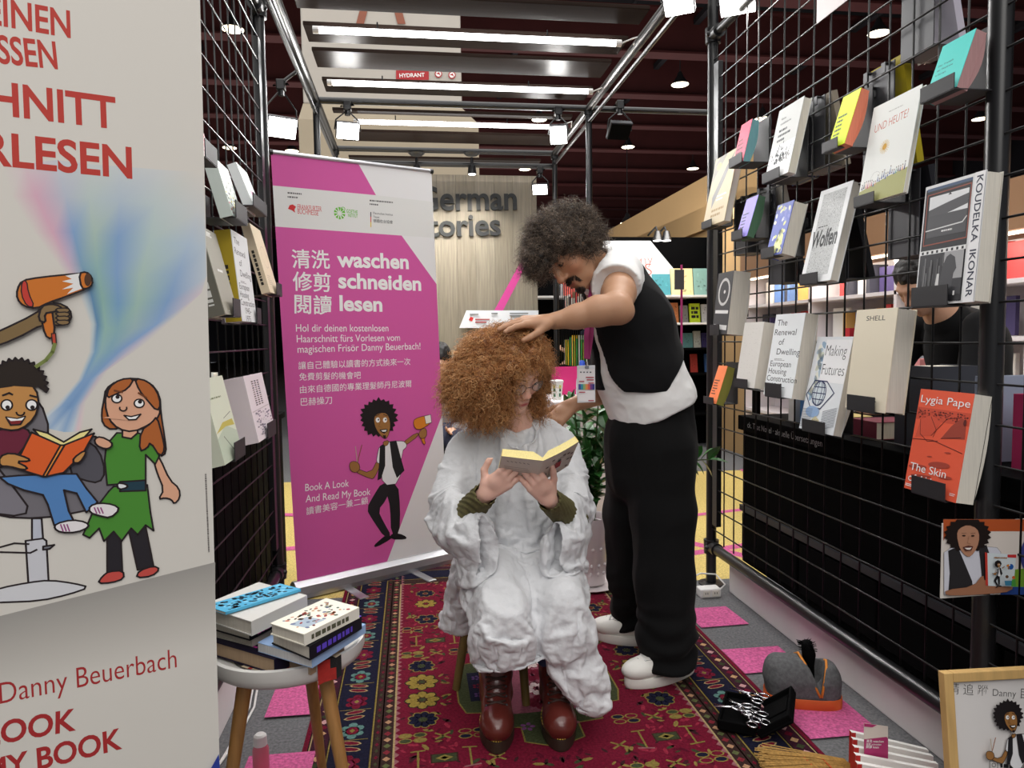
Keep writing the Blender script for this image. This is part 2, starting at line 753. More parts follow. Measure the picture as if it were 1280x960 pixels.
struct(fb.build('floor', 'carpet'), 'grey hall carpet with pink squares and a yellow printed area')

b = MB()
b.span((1.446, 0.4, 0), (1.47, 3.08, 0.155), bev=0.004)
struct(b.build('baseboard_right', 'white_paint'), 'white skirting board under the right book wall')
b = MB()
b.span((-0.63, 1.0, 0), (-0.606, 3.14, 0.16), bev=0.004)
struct(b.build('baseboard_left', 'white_paint'), 'white skirting board under the left book wall')

# wood wall at the back of the stand: vertical boards with grain
m = mat('grey_oak', rough=0.6, attr=True, noise=0.22, nscale=3.0, stretch=(26, 26, 1.2))
wb_ = MB()
WX0, WX1, WY, WZ = -0.6, ony(671.5, 300, 6.4).x, 6.4, 2.66
x = WX0
while x < WX1 - 0.001:
    x2 = min(x + 0.17, WX1)
    t = random.uniform(-9, 9)
    wb_.span((x, WY, 0.0), (x2 - 0.0015, WY + 0.04, WZ), rgb(136 + t, 128 + t, 114 + t))
    x = x2
wp = Panel(wb_, (WX0, WY, 0), (1, 0, 0), (0, 0, 1), eps=0.001, mi=1)
wp.poly([(613, 397), (624, 397), (672, 305), (672, 288)], rgb(205, 70, 150))
struct(wb_.build('wall_back', ['grey_oak', 'print']), 'grey-beige wood board wall behind the stand')
lt = MB()
pl = Panel(lt, (WX0, WY - 0.02, 0), (1, 0, 0), (0, 0, 1), eps=0.001)
pl.text('German', (522, 262.5), (646.5, 261.5), 0.215, rgb(44, 46, 48), 0.02)
pl.text('Stories', (518, 295.5), (626, 293.5), 0.20, rgb(44, 46, 48), 0.02)
# give the cut letters their thickness
lm = bpy.data.meshes.new('t')
lo = lt.build('wall_lettering', 'print')
sol = lo.modifiers.new('thickness', 'SOLIDIFY')
sol.thickness = 0.019
sol.offset = -1
tag(lo, 'dark grey cut-out lettering reading German Stories on the wood wall', 'lettering')

# hall roof and dark red steel beams
mat('roof_dark', (26, 25, 30), 0.9)
mat('beam_red', (88, 38, 38), 0.7, noise=0.15, nscale=2)
mat('beam_dark', (40, 36, 42), 0.8)
b = MB()
b.span((-20, -6, 8.6), (24, 48, 8.7))
struct(b.build('ceiling', 'roof_dark'), 'dark roof of the exhibition hall')
for i in range(15):
    yy = 7.0 + i * 2.45
    b = MB()
    b.span((-20, yy, 7.0), (24, yy + 0.06, 7.85))
    b.span((-20, yy - 0.14, 6.96), (24, yy + 0.2, 7.0))
    b.span((-20, yy - 0.14, 7.85), (24, yy + 0.2, 7.89))
    struct(b.build('ceiling_beam', 'beam_red'), 'dark red steel beam crossing the hall roof')
for i, xx in enumerate((-9.5, -6, -2.6, 0.9, 4.4, 7.9, 11.4)):
    b = MB()
    b.tube([(xx, 4, 8.1), (xx + 1.2, 44, 8.1)], 0.05, 6)
    b.tube([(xx, 7, 7.9), (xx + 3.2, 20, 7.9), (xx + 0.3, 34, 7.9)], 0.035, 6)
    b.span((xx + 1.5, 6, 7.6), (xx + 1.62, 44, 7.72))
    struct(b.build('ceiling_rail', 'beam_dark'), 'thin roof girder running the length of the hall')
for nm, lo_, hi_ in (('wall_far', (-20, 46, 0), (24, 46.2, 8.6)), ('wall_left', (-16, -6, 0), (-15.8, 46, 8.6)), ('wall_right', (20, -6, 0), (20.2, 46, 8.6))):
    b = MB()
    b.span(lo_, hi_)
    struct(b.build(nm, 'beam_dark'), 'dark outer wall of the exhibition hall')

# building column with the hydrant sign, clad low down
mat('column_white', (182, 176, 168), 0.8, noise=0.04, nscale=1.5)
mat('column_beige', (164, 152, 132), 0.8, noise=0.05, nscale=2)
b = MB()
cx0, cx1 = ony(378, 100, 9.2).x, ony(577, 100, 9.2).x
zc = ony(470, 132, 9.2).z
b.span((cx0, 9.2, zc), (cx1, 11.2, 8.6), mi=0, bev=0.02)
ex0, ex1 = ony(373, 150, 9.0).x, ony(598, 150, 9.0).x
b.span((ex0, 9.0, 0), (ex1, 11.4, zc - 0.25), mi=1)
# sloped shoulder of the cladding
top = [(cx0, 9.2, zc), (cx1, 9.2, zc), (cx1, 11.2, zc), (cx0, 11.2, zc)]
bot = [(ex0, 9.0, zc - 0.25), (ex1, 9.0, zc - 0.25), (ex1, 11.4, zc - 0.25), (ex0, 11.4, zc - 0.25)]
for i in range(4):
    j = (i + 1) % 4
    b.face([bot[i], bot[j], top[j], top[i]], mi=1)
struct(b.build('column_hall', ['column_white', 'column_beige']), 'wide white building column rising behind the stand')
b = MB()
p = Panel(b, (0, 9.19, 0), (1, 0, 0), (0, 0, 1), eps=0.003)
p.poly([(495, 88), (536, 88), (536, 100), (495, 100)], rgb(170, 40, 46))
p.text('HYDRANT', (499.5, 97), (531, 96), None, WHITE, 0.02)
tag(b.build('hydrant_sign', 'print'), 'red HYDRANT sign on the white building column', 'sign')
for (px, py) in ((548, 92.5), (565, 94)):
    b = MB()
    p = Panel(b, (0, 9.19, 0), (1, 0, 0), (0, 0, 1), eps=0.003)
    p.ell((px, py), 4.6, 4.6, rgb(180, 40, 46))
    p.ell((px, py), 3.4, 3.4, WHITE)
    p.poly([(px - 3, py - .4), (px + 1, py - 2), (px + 2.4, py + 2.4), (px + .4, py + .6)], rgb(180, 40, 46))
    tag(b.build('safety_sign', 'print'), 'round red and white safety sign, %s the other beside the hydrant sign' % ('left of' if px < 560 else 'right of'), 'sign')
for (a0, a1) in ((445, 455), (497, 507)):
    b = MB()
    p = Panel(b, (0, 9.19, 0), (1, 0, 0), (0, 0, 1), eps=0.003)
    s_ = 1 if a0 < 470 else -1
    p.poly([(a0, 30), (a1, 30), (a1 + 8 * s_, 0), (a0 + 8 * s_, 0)], rgb(140, 82, 62))
    struct(b.build('column_stripe', 'print'), 'brown diagonal stripe on the white building column')

# tan partition of the stand across the aisle, with clip lamps along its top
mat('tan_cloth', (186, 152, 106), 0.85, noise=0.06, nscale=1.2)
b = MB()
b.span((3.2, 6.45, 2.36), (3.3, 13.5, 2.93))
b.span((3.26, 6.45, 0), (3.34, 13.5, 2.36))
struct(b.build('partition_tan', 'tan_cloth'), 'tan partition wall of the stand across the aisle')
# a warm band of hall wall at the far left seen through the grid stays dark: nothing to build
# ------------------------------------------------------------------ stand frame: right and left grid walls, canopy
XR, XL = 1.41, -0.61
YF = 3.2


def grid_wall(name, label, x, ynear, yfar, ztop, sgn, near_post):
    t = thing(name, label, 'display wall', (x, yfar, 0))
    b = MB()
    b.tube([(x, yfar, 0.0), (x, yfar, 3.0)], 0.024, 16)
    b.lathe([(0.024, 0), (0.06, 0), (0.06, 0.006), (0.028, 0.01)], (x, yfar, 0), 20)
    b.build('post', 'black_steel', t, True, 0.6)
    if near_post:
        b = MB()
        b.tube([(x, near_post, 0.0), (x, near_post, 3.0)], 0.027, 20)
        b.build('post', 'black_steel', t, True, 0.6)
    for z, r in ((0.185, 0.024), (ztop + 0.02, 0.02)):
        b = MB()
        b.tube([(x - 0.0 * sgn, yfar, z), (x, ynear, z)], r, 16)
        b.build('rail', 'black_steel', t, True, 0.6)
        b = MB()
        b.lathe([(0.0, -0.035), (0.034, -0.033), (0.036, 0.033), (0.0, 0.035)], (x, yfar, z), 16)
        b.tube([(x, yfar - 0.01, z), (x, yfar - 0.07, z)], 0.031, 14)
        b.ball((x - 0.03 * sgn, yfar - 0.02, z), 0.012, 6)
        b.build('clamp', 'black_steel', t, True, 0.6)
    b = MB()
    b.span((x - 0.012, yfar - 0.085, 0.3), (x + 0.012, yfar - 0.035, ztop - 0.12), bev=0.002)
    b.build('frame_bar', 'black_steel', t)
    g = MB()
    r = 0.0032
    n = int(round((yfar - 0.04 - ynear) / 0.1))
    for k in range(n + 1):
        y = yfar - 0.10 - k * 0.1 + 0.06
        if y < ynear:
            break
        g.tube([(x, y, 0.22), (x, y, ztop)], r, 6)
    z = 0.276
    while z < ztop + 0.01:
        g.tube([(x - 0.004 * sgn, yfar - 0.02, z), (x - 0.004 * sgn, ynear, z)], r, 6)
        z += 0.0995
    g.build('wire_grid', 'black_wire', t, True)
    return t


grid_wall('grid_wall', 'black tube frame with wire grid holding books, in front of the tan partition', XR, 0.7, YF, 2.56, 1, 1.56)
grid_wall('grid_wall', 'black tube frame with wire grid between the two roll-up banners', XL, 1.2, YF, 2.58, -1, None)

# black cupboards behind the right grid wall, with a lettered shelf edge
ct = thing('display_counter', 'long black counter with books on top, behind the right wire grid', 'counter', (1.75, 2.0, 0))
b = MB()
b.span((1.49, 0.6, 0.16), (2.1, 3.04, 0.77), bev=0.004)
b.build('body', 'black_panel', ct)
b = MB()
b.span((1.475, 0.6, 0.77), (2.1, 3.06, 0.835), rgb(20, 20, 22), bev=0.003)
p = Panel(b, (1.473, 3.06, 0.77), (0, -1, 0), (0, 0, 1), eps=0.001, mi=1)
p.text('ck. That Novel · aktuelle Übersetzungen', (0.1, 0.02), None, 0.026, rgb(150, 150, 150), 0, False)
b.build('shelf_board', ['black_panel', 'print'], ct)
b = MB()
b.span((1.4755, 0.6, 0.40), (1.49, 3.04, 0.425))
b.build('ledge', 'dark_grey_metal', ct)
for k in range(5):
    y0 = 0.61 + k * 0.484
    b = MB()
    b.span((1.478, y0 + 0.01, 0.19), (1.492, y0 + 0.474, 0.39), bev=0.003)
    b.build('drawer', 'black_matte', ct)

# canopy: two side beams, posts, crossbars and brown slats
mat('slat_brown', (46, 37, 33), 0.3, 0.0, 0.012, noise=0.2, nscale=3, stretch=(1, 20, 20))
CX0, CX1, CZ = -0.585, 1.245, 2.775
cn = thing('canopy_frame', 'black tube canopy with brown slats over the stand', 'canopy', (0.3, 4.85, 0))
for x in (CX0, CX1):
    b = MB()
    b.tube([(x, 2.4, CZ), (x, 6.1, CZ)], 0.026, 14)
    b.build('beam', 'black_steel', cn, True, 0.6)
    b = MB()
    b.tube([(x, 2.4, CZ - 0.09), (x, 6.1, CZ - 0.09)], 0.012, 8)
    b.build('brace', 'black_steel', cn, True, 0.6)
    for y in (4.87, 6.05):
        b = MB()
        b.tube([(x, y, 0), (x, y, CZ)], 0.022, 14)
        b.lathe([(0.0, -0.03), (0.032, -0.03), (0.032, 0.03), (0.0, 0.03)], (x, y, CZ - 0.02), 14)
        b.build('post', 'black_steel', cn, True, 0.6)
for y, z in ((4.87, CZ), (6.05, CZ), (6.1, CZ - 0.10)):
    b = MB()
    b.tube([(CX0, y, z), (CX1, y, z)], 0.022, 12)
    b.build('crossbar', 'black_steel', cn, True, 0.6)
b = MB()
b.tube([(CX1, 4.87, CZ), (2.2, 4.87, CZ)], 0.02, 10)
b.build('crossbar', 'black_steel', cn, True, 0.6)
for (y0, y1) in [(onz(470, a, CZ + .012).y, onz(470, b_, CZ + .012).y) for a, b_ in ((-6, 15), (35, 56), (66, 87), (102, 117), (139, 143), (165, 177), (197, 206))]:
    b = MB()
    b.span((CX0 + 0.08, y0, CZ + 0.012), (CX1 - 0.06, y1, CZ + 0.032), bev=0.003)
    b.build('slat', 'slat_brown', cn)

# tube lights under the slats
for k, (x0, x1, y, z, wy) in enumerate([(onz(a, pa, 2.745).x, onz(b_, pa + .05 * (b_ - a), 2.745).x, onz(a, pa, 2.745).y, 2.745, w_) for a, b_, pa, w_ in ((391, 775, 37, 'front'), (409, 737, 103, 'middle'), (442, 692, 152, 'rear'))]):
    t = thing('tube_light', 'long white tube light under the canopy slats, the %s one of three' % wy, 'tube light', ((x0 + x1) / 2, y, z), 'tube lights under the canopy')
    b = MB()
    b.tube([(x0 + 0.02, y, z), (x1 - 0.02, y, z)], 0.016, 10)
    b.build('tube', 'tube_glow', t, True, 0.6)
    for xe in (x0, x1 - 0.03):
        b = MB()
        b.tube([(xe, y, z), (xe + 0.03, y, z)], 0.018, 10)
        b.build('end_cap', 'white_plastic', t, True, 0.6)
    for f in (0.2, 0.75):
        b = MB()
        xx = x0 + (x1 - x0) * f
        b.tube([(xx, y, z + 0.014), (xx, y, z + 0.05)], 0.004, 6)
        b.build('clip', 'black_wire', t)
    b = MB()
    b.tube([(x1, y, z), (x1 + 0.06, y - 0.02, z + 0.02), (x1 + 0.12, y + 0.02, z + 0.05), (CX1 - 0.03, y + 0.06, z + 0.02)], 0.004, 6)
    b.build('cable', 'white_plastic', t, True)
    area_light('tube_light_glow', ((x0 + x1) / 2, y, z - 0.03), ((x0 + x1) / 2, y - 0.4, 0), x1 - x0, 9, (1, 1, 1), 0.05)


def floodlight(px, py, y, target, size, label, on=True, power=14, mount_dz=0.16, group=None, light=True, arm=None):
    c = ony(px, py, y)
    t = thing('floodlight', label, 'floodlight', c, group)
    d = (Vector(target) - c).normalized()
    R = d.to_track_quat('-Z', 'Y').to_matrix()
    w, h = size
    b = MB()
    b.box(c - d * 0.022, (w, h, 0.035), R, bev=0.006)
    for k in range(6):
        b.box(c - d * 0.05 + R @ Vector(((k - 2.5) * w / 6.5, 0, 0)), (0.006, h * 0.8, 0.03), R)
    b.build('housing', 'dark_grey_metal', t)
    b = MB()
    b.box(c + d * 0.001, (w * 0.92, h * 0.9, 0.008), R, bev=0.002)
    b.build('lens', 'lamp_glow' if on else 'black_matte', t)
    b = MB()
    up = c + Vector((0, 0, mount_dz))
    for s_ in (-1, 1):
        e = c + R @ Vector((s_ * (w / 2 + 0.008), 0, 0.02))
        b.tube([e, e * 0.45 + up * 0.55 + R @ Vector((s_ * w * .25, 0, 0)), up + R @ Vector((s_ * 0.015, 0, 0))], 0.005, 6)
    b.tube([up - Vector((0, 0, 0.02)), up + Vector((0, 0, 0.05))], 0.018, 8)
    b.box(up + Vector((0, 0, 0.04)), (0.05, 0.05, 0.06), bev=0.006)
    if arm:
        b.tube([up + Vector((0, 0, 0.05)), arm], 0.010, 8)
    b.build('bracket', 'black_steel', t)
    b = MB()
    pts = [up + Vector((0.05 * math.sin(k * 2.1), 0.02 * math.cos(k), 0.06 - 0.012 * (k % 3))) for k in range(8)]
    b.tube(pts, 0.003, 5)
    b.build('cable', 'black_matte', t, True)
    if on and light:
        area_light('floodlight_beam', c + d * 0.02, target, w, power, (1, 0.98, 0.95), h, spread=2.6)
    return t


fl = 'floodlights clamped to the canopy'
floodlight(353, 160, 4.3, (0.5, 1.8, 0.9), (0.17, 0.12), 'bright floodlight beside the left grid wall, outside the canopy post', power=7, mount_dz=0.2, arm=(CX0, 4.3, CZ))
floodlight(435, 164, 4.80, (0.4, 1.5, 0.8), (0.15, 0.11), 'bright floodlight under the canopy crossbar, above the pink banner', power=7, mount_dz=0.12)
floodlight(698, 169, 4.80, (0.2, 2.2, 0.8), (0.12, 0.13), 'bright floodlight under the canopy crossbar, beside the right canopy post', power=7, mount_dz=0.12)
floodlight(675, 237, 6.0, (0.2, 3.0, 0.8), (0.13, 0.09), 'small bright floodlight at the right end of the wood wall', power=5, mount_dz=0.12)
floodlight(775, 165, 4.82, (1.6, 3.0, 0.6), (0.16, 0.13), 'dark floodlight switched off, hanging right of the canopy post', on=False, mount_dz=0.14)
floodlight(848, 3, 2.75, (0.4, 1.6, 0.6), (0.12, 0.11), 'bright floodlight at the top of the frame above the man', power=1.6, mount_dz=0.14)
floodlight(922, 6, 2.9, (0.6, 1.6, 0.6), (0.15, 0.09), 'bright floodlight on top of the right grid wall', power=1, mount_dz=0.14)
floodlight(1013, 173, 3.4, (3.0, 4.0, 1.0), (0.09, 0.06), 'small floodlight glowing behind the right grid wall, beside a white book', power=.6, mount_dz=0.1)

# spot lamps on the wood wall
for k, px in enumerate((521, 590)):
    c = ony(px, 212, 6.0)
    t = thing('spot_lamp', 'small black spot lamp at the top of the wood wall, %s' % ('near the pink banner' if k == 0 else 'above the word German'), 'spot lamp', c, 'spot lamps over the wood wall')
    b = MB()
    b.tube([c + Vector((0, 0, 0.10)), c + Vector((0, 0, 0.02))], 0.012, 8)
    b.lathe([(0.0, 0.03), (0.03, 0.03), (0.038, -0.04), (0.034, -0.04), (0.0, -0.02)], c, 16, cap=False)
    b.lathe([(0.0, 0.012), (0.07, 0.012), (0.05, -0.004), (0.0, -0.004)], c + Vector((0, 0, 0.12)), 12, cap=False)
    b.build('lamp_body', 'black_steel', t, True, 0.6)
    b = MB()
    b.lathe([(0.0, -0.036), (0.03, -0.036), (0.03, -0.04), (0.0, -0.04)], c, 16, cap=False)
    b.build('bulb', 'lamp_glow', t)
    area_light('spot_lamp_beam', c + Vector((0, 0.02, -0.06)), c + Vector((0, 0.5, -1.6)), 0.06, 5, (1, 0.95, 0.85), spread=1.9)

# high-bay lamps far up in the hall
bays = [(1098, 42, 6.9), (850, 106, 6.9), (785, 184, 6.9), (866, 211, 6.9), (674, 150, 6.9), (656, 212, 6.9), (1225, 149, 6.9), (1000, 150, 6.9), (291, 37, 6.9), (287, 185, 6.9),
        (365, 189, 6.9), (953, 149, 6.6), (784, 279, 4.4)]
where = ['beyond the topmost turquoise book', 'in the gap between canopy and right grid wall', 'below the dark floodlight', 'just above the tan partition', 'beside the canopy post with the floodlight',
         'above the end of the wood wall', 'below the turquoise book on the grid', 'behind the white and grey book', 'behind the top of the left grid wall', 'behind the left grid wall above the patterned book',
         'beside the building column', 'behind the pink book on the grid', 'low over the tan partition']
for (px, py, z), w in zip(bays, where):
    c = onz(px, py, z)
    t = thing('bay_lamp', 'round hall lamp under the roof, %s' % w, 'hall lamp', c, 'round hall lamps')
    b = MB()
    b.lathe([(0.02, 0.3), (0.05, 0.26), (0.08, 0.18), (0.16, 0.06), (0.21, 0.0), (0.20, 0.0), (0.14, 0.05)], c, 20, cap=False)
    b.tube([c + Vector((0, 0, 0.28)), c + Vector((0, 0, 8.61 - z))], 0.012, 5)
    b.build('reflector', 'dark_grey_metal', t, True, 0.6)
    b = MB()
    b.lathe([(0.0, 0.02), (0.19, 0.02), (0.19, 0.0), (0.0, 0.0)], c, 20, cap=False)
    b.build('lens', 'bay_glow', t)
# ------------------------------------------------------------------ books on the grid walls
def book_frame(q, x_grid, off=0.105):
    """cover rectangle leaning on the grid, from where its corners (TL, TR, BR, BL) are seen"""
    s = 1 if x_grid > 0 else -1
    xb = x_grid - s * off
    TL, TR, BR, BL = q
    k = lambda p: (lambda v: v[1] / v[0])(ray(*p))
    xt = xb * 0.5 * (k(BL) / k(TL) + k(BR) / k(TR))
    lo, hi = sorted((xb + s * 0.02, x_grid - s * 0.015))
    xt = min(max(xt, lo), hi)
    P = [onx(*TL, xt), onx(*TR, xt), onx(*BR, xb), onx(*BL, xb)]
    yl, yr = (P[0].y + P[3].y) / 2, (P[1].y + P[2].y) / 2
    zb, zt = (P[2].z + P[3].z) / 2, (P[0].z + P[1].z) / 2
    O = Vector((xb, yl, zb))
    u = Vector((0, 1 if yr > yl else -1, 0))
    v = Vector((xt - xb, 0, zt - zb))
    return O, u, v.normalized(), abs(yr - yl), v.length


def make_book(label, O, u, v, W, H, th, cover, prints=None, side=None, page_col=(226, 220, 206), curve=0.0, spine=None, name='book', cat='book', gloss=True,
              group=None, spine_near=False, hard=True):
    """O bottom-left of the front cover; u, v its axes; the body lies behind it"""
    n = u.cross(v)
    t = thing(name, label, cat, O + u * W / 2, group)
    cv = MB()
    e = 0.0022 if hard else 0.0012
    cc = rgb(*cover)

    def at(a, b, d):
        # d = depth behind the cover; soft books sag away at the free edge
        sag = curve * (a / W) ** 2 * (1 - b / H) if curve else 0
        return O + u * a + v * b - n * (d + 0)

    def slab(a0, a1, b0, b1, d0, d1, col, mb):
        P = [at(a, b, d) for a in (a0, a1) for b in (b0, b1) for d in (d0, d1)]
        mb.raw(P, [(0, 1, 3, 2), (4, 6, 7, 5), (0, 4, 5, 1), (2, 3, 7, 6), (0, 2, 6, 4), (1, 5, 7, 3)], col)
    bc = rgb(*(side or cover))
    slab(0, W, 0, H, 0, e, cc, cv)
    slab(0, W, 0, H, th - e, th, bc, cv)
    sp = rgb(*(spine or cover))
    if spine_near:      # spine on the +u side hidden, kept for books seen from the spine
        slab(0, e, 0, H, e, th - e, sp, cv)
    else:
        slab(0, e, 0, H, e, th - e, sp, cv)
    p = Panel(cv, O, u, v, n, eps=0.00008)
    if prints:
        prints(p, W, H)
    cv.build('cover', 'print_gloss' if gloss else 'print', t)
    pg = MB()
    m_ = 0.003 if hard else 0.0006
    nb = 8 if curve else 1
    rows = []
    for i in range(nb + 1):
        f = i / nb
        b_ = m_ + (H - 2 * m_) * f
        bulge = curve * math.sin(math.pi * f) * 0.9
        rows.append([at(e, b_, e), at(W - m_ + 0, b_, e), at(W - m_ - 0.0, b_, th - e + bulge), at(e, b_, th - e)])
    pc = rgb(*page_col)
    for r0, r1 in zip(rows, rows[1:]):
        for k in range(4):
            k2 = (k + 1) % 4
            pg.face([r0[k], r0[k2], r1[k2], r1[k]], pc)
    pg.face(rows[0][::-1], pc)
    pg.face(rows[-1], pc)
    pg.build('pages', 'paper_side', t)
    return t


def make_holder(label, O, u, v, W, H, th, x_grid, a0, a1, lip=0.03, back=0.6, ext=0.0, group=None):
    """bent sheet-metal book ledge hooked on the grid"""
    s = 1 if x_grid > 0 else -1
    t = thing('book_holder', label, 'book holder', O + u * W / 2, group)
    n = u.cross(v)
    A0, A1 = a0 * W, a1 * W
    zb = O.z - 0.003
    xf = O.x - s * 0.006
    b = MB()

    def pt(a, x, z):
        q = O + u * a
        return Vector((x, q.y, z))
    xw = x_grid - s * 0.012
    # lip
    y0, y1 = (O + u * A0).y, (O + u * A1).y
    lo, hi = min(y0, y1), max(y0, y1)
    b.build
    bl = MB()
    bl.span((xf - 0.0012, lo, zb), (xf + 0.0012, hi, zb + lip))
    bl.build('lip', 'holder_grey', t)
    bs = MB()
    bs.span((min(xf, xw), lo, zb - 0.0024), (max(xf, xw), hi, zb))
    bs.build('ledge', 'holder_grey', t)
    bk = MB()
    c0, c1 = lo - ext, hi + ext
    bk.span((xw - 0.0012, c0, zb), (xw + 0.0012, c1, zb + H * back))
    for yy in (c0 + 0.2 * (c1 - c0), c0 + 0.8 * (c1 - c0)):
        bk.span((min(xw, x_grid + s * .008), yy - 0.008, zb + H * back - 0.004), (max(xw, x_grid + s * .008), yy + 0.008, zb + H * back))
        bk.span((x_grid + s * 0.006, yy - 0.008, zb + H * back - 0.03), (x_grid + s * 0.008, yy + 0.008, zb + H * back))
    bk.build('back_plate', 'holder_grey', t)
    return t


def scrib(p, x0, y0, w, h, rows, col, seed=0, thick=None):
    """lines of unreadably small print"""
    r = random.Random(seed)
    lh = h / rows
    for i in range(rows):
        x = x0
        y = y0 + h - (i + 0.75) * lh
        end = x0 + w * r.uniform(0.55, 1.0)
        while x < end:
            l = min(r.uniform(0.06, 0.18) * w, end - x)
            p.rect(x, y, x + l, y + (thick or lh * 0.45), col)
            p.lay -= 1
            x += l + 0.03 * w
    p.lay += 1


def lines(p, txt, x0, ytop, cap, step, col, bold=0.0, sq=1.0):
    for i, s in enumerate(txt):
        p.text(s, (x0, ytop - cap - i * step), None, cap, col, bold, False, sq)


INK = rgb(48, 50, 54)


def pr_beige(p, W, H):
    p.poly([(0, .62 * H), (.55 * W, H), (0.2 * W, H), (0, .9 * H)], rgb(150, 146, 134), False)
    p.poly([(0.25 * W, .25 * H), (.62 * W, .62 * H), (.9 * W, .98 * H), (.6 * W, .8 * H), (.2 * W, .42 * H)], rgb(128, 126, 124), False)
    p.ell((.24 * W, .86 * H), .1 * W, .05 * H, rgb(238, 232, 130), False)
    scrib(p, .42 * W, .33 * H, .5 * W, .1 * H, 2, WHITE, 5)
    scrib(p, .3 * W, .1 * H, .6 * W, .15 * H, 2, rgb(150, 122, 76), 6)


def pr_series(txt, col=INK):
    def f(p, W, H):
        if isinstance(txt, int):
            scrib(p, .1 * W, .22 * H, .6 * W, .42 * H, txt, col, txt)
        else:
            lines(p, txt, .1 * W, .62 * H, .036 * H, .085 * H, col, 0.004, 1.3)
        scrib(p, .1 * W, .06 * H, .5 * W, .1 * H, 2, col, 3)
    return f


def pr_grey(p, W, H):
    p.rect(0, 0, W, .47 * H, rgb(236, 238, 238))
    lines(p, ['Keine', 'sozialistische'], .2 * W, .86 * H, .032 * H, .07 * H, INK, 0.01, 1.2)
    scrib(p, .2 * W, .5 * H, .5 * W, .21 * H, 3, INK, 8)
    r = random.Random(4)
    for k in range(90):
        x, y = r.gauss(.45, .16) * W, (.2 + abs(r.gauss(0, .09))) * H
        p.rect(x, y, x + .03 * W, y + r.uniform(.01, .05) * H, rgb(70, 74, 78))
        p.lay -= 1
    p.stroke([(.75 * W, .25 * H), (.9 * W, .42 * H)], .002, rgb(70, 74, 78), False)


def pr_heute(p, W, H):
    p.poly([(0, 0), (W, 0), (W, .24 * H), (.6 * W, .21 * H), (0, .14 * H)], rgb(160, 160, 96), False)
    p.text('UND HEUTE?', (.12 * W, .72 * H), (.82 * W, .74 * H), .085 * H, rgb(200, 92, 66), -0.012, False)
    scrib(p, .38 * W, .87 * H, .3 * W, .02 * H, 1, rgb(190, 190, 186), 2)
    for k in range(18):
        w = k * math.pi / 9
        p.stroke([(.42 * W + .03 * W * math.cos(w), .53 * H + .03 * W * math.sin(w)), (.42 * W + .1 * W * math.cos(w), .53 * H + .1 * W * math.sin(w))], .0015, rgb(230, 190, 90), False)
        p.lay -= 1
    p.ell((.42 * W, .53 * H), .045 * W, .045 * W, rgb(220, 165, 50), False)
    r = random.Random(5)
    for k in range(22):
        x = (.04 + .042 * k) * W
        y = (.14 + .09 * k / 22 + r.uniform(-.01, .03)) * H
        c = r.choice([rgb(190, 80, 110), rgb(80, 100, 150), rgb(90, 70, 110), rgb(220, 150, 120), rgb(90, 150, 150), rgb(40, 40, 60)])
        hh = r.uniform(.03, .08) * H
        p.poly([(x, y), (x + .028 * W, y), (x + .018 * W, y + hh)], c, False)
        p.ell((x + .016 * W, y + hh), .009 * W, .009 * W, rgb(90, 60, 50), False)
        p.lay -= 2
    p.stroke(arc(.33 * W, .24 * H, .1 * W, 10, 350, 20, .06 * H), .001, rgb(190, 190, 190), False)


def pr_paint(p, W, H):
    r = random.Random(8)
    for k in range(46):
        x, y = r.random(), r.random() ** 1.2
        c = r.choice([rgb(222, 226, 150), rgb(240, 240, 200), rgb(92, 106, 186), rgb(214, 220, 236), rgb(120, 130, 200)])
        p.ell((min(max(x * W, .1 * W), .9 * W), min(max(y * H, .06 * H), .94 * H)), .09 * W, .035 * H, c, False, r.uniform(0, 3), 9)
        p.lay -= 1
    p.poly([(.3 * W, .04 * H), (.9 * W, .04 * H), (.85 * W, .36 * H), (.6 * W, .5 * H), (.45 * W, .3 * H)], rgb(232, 236, 170), False)


def pr_wolfen(p, W, H):
    p.rect(.13 * W, .07 * H, .87 * W, .95 * H, rgb(190, 192, 192))
    r = random.Random(9)
    for k in range(900):
        x, y = r.uniform(.14, .86) * W, r.uniform(.08, .94) * H
        p.rect(x, y, x + .012 * W, y + .006 * H, r.choice([rgb(120, 122, 124), rgb(90, 92, 94), rgb(225, 226, 226)]))
        p.lay -= 1
    p.lay += 1
    p.text('Wolfen', (.08 * W, .38 * H), (.9 * W, .38 * H), .18 * H, rgb(40, 42, 44), 0.028, False)
    scrib(p, .2 * W, .58 * H, .5 * W, .025 * H, 1, rgb(60, 60, 62), 1)


def pr_circle(p, W, H):
    w = rgb(228, 228, 226)
    p.stroke(arc(.52 * W, .68 * H, .34 * W, 0, 360, 28, .2 * H), .012, w, False)
    p.ell((.56 * W, .68 * H), .06 * W, .03 * H, w, False)
    p.stroke([(.1 * W, .37 * H), (.9 * W, .35 * H)], .014, w, False)
    p.stroke([(.1 * W, .13 * H), (.9 * W, .10 * H)], .02, w, False)


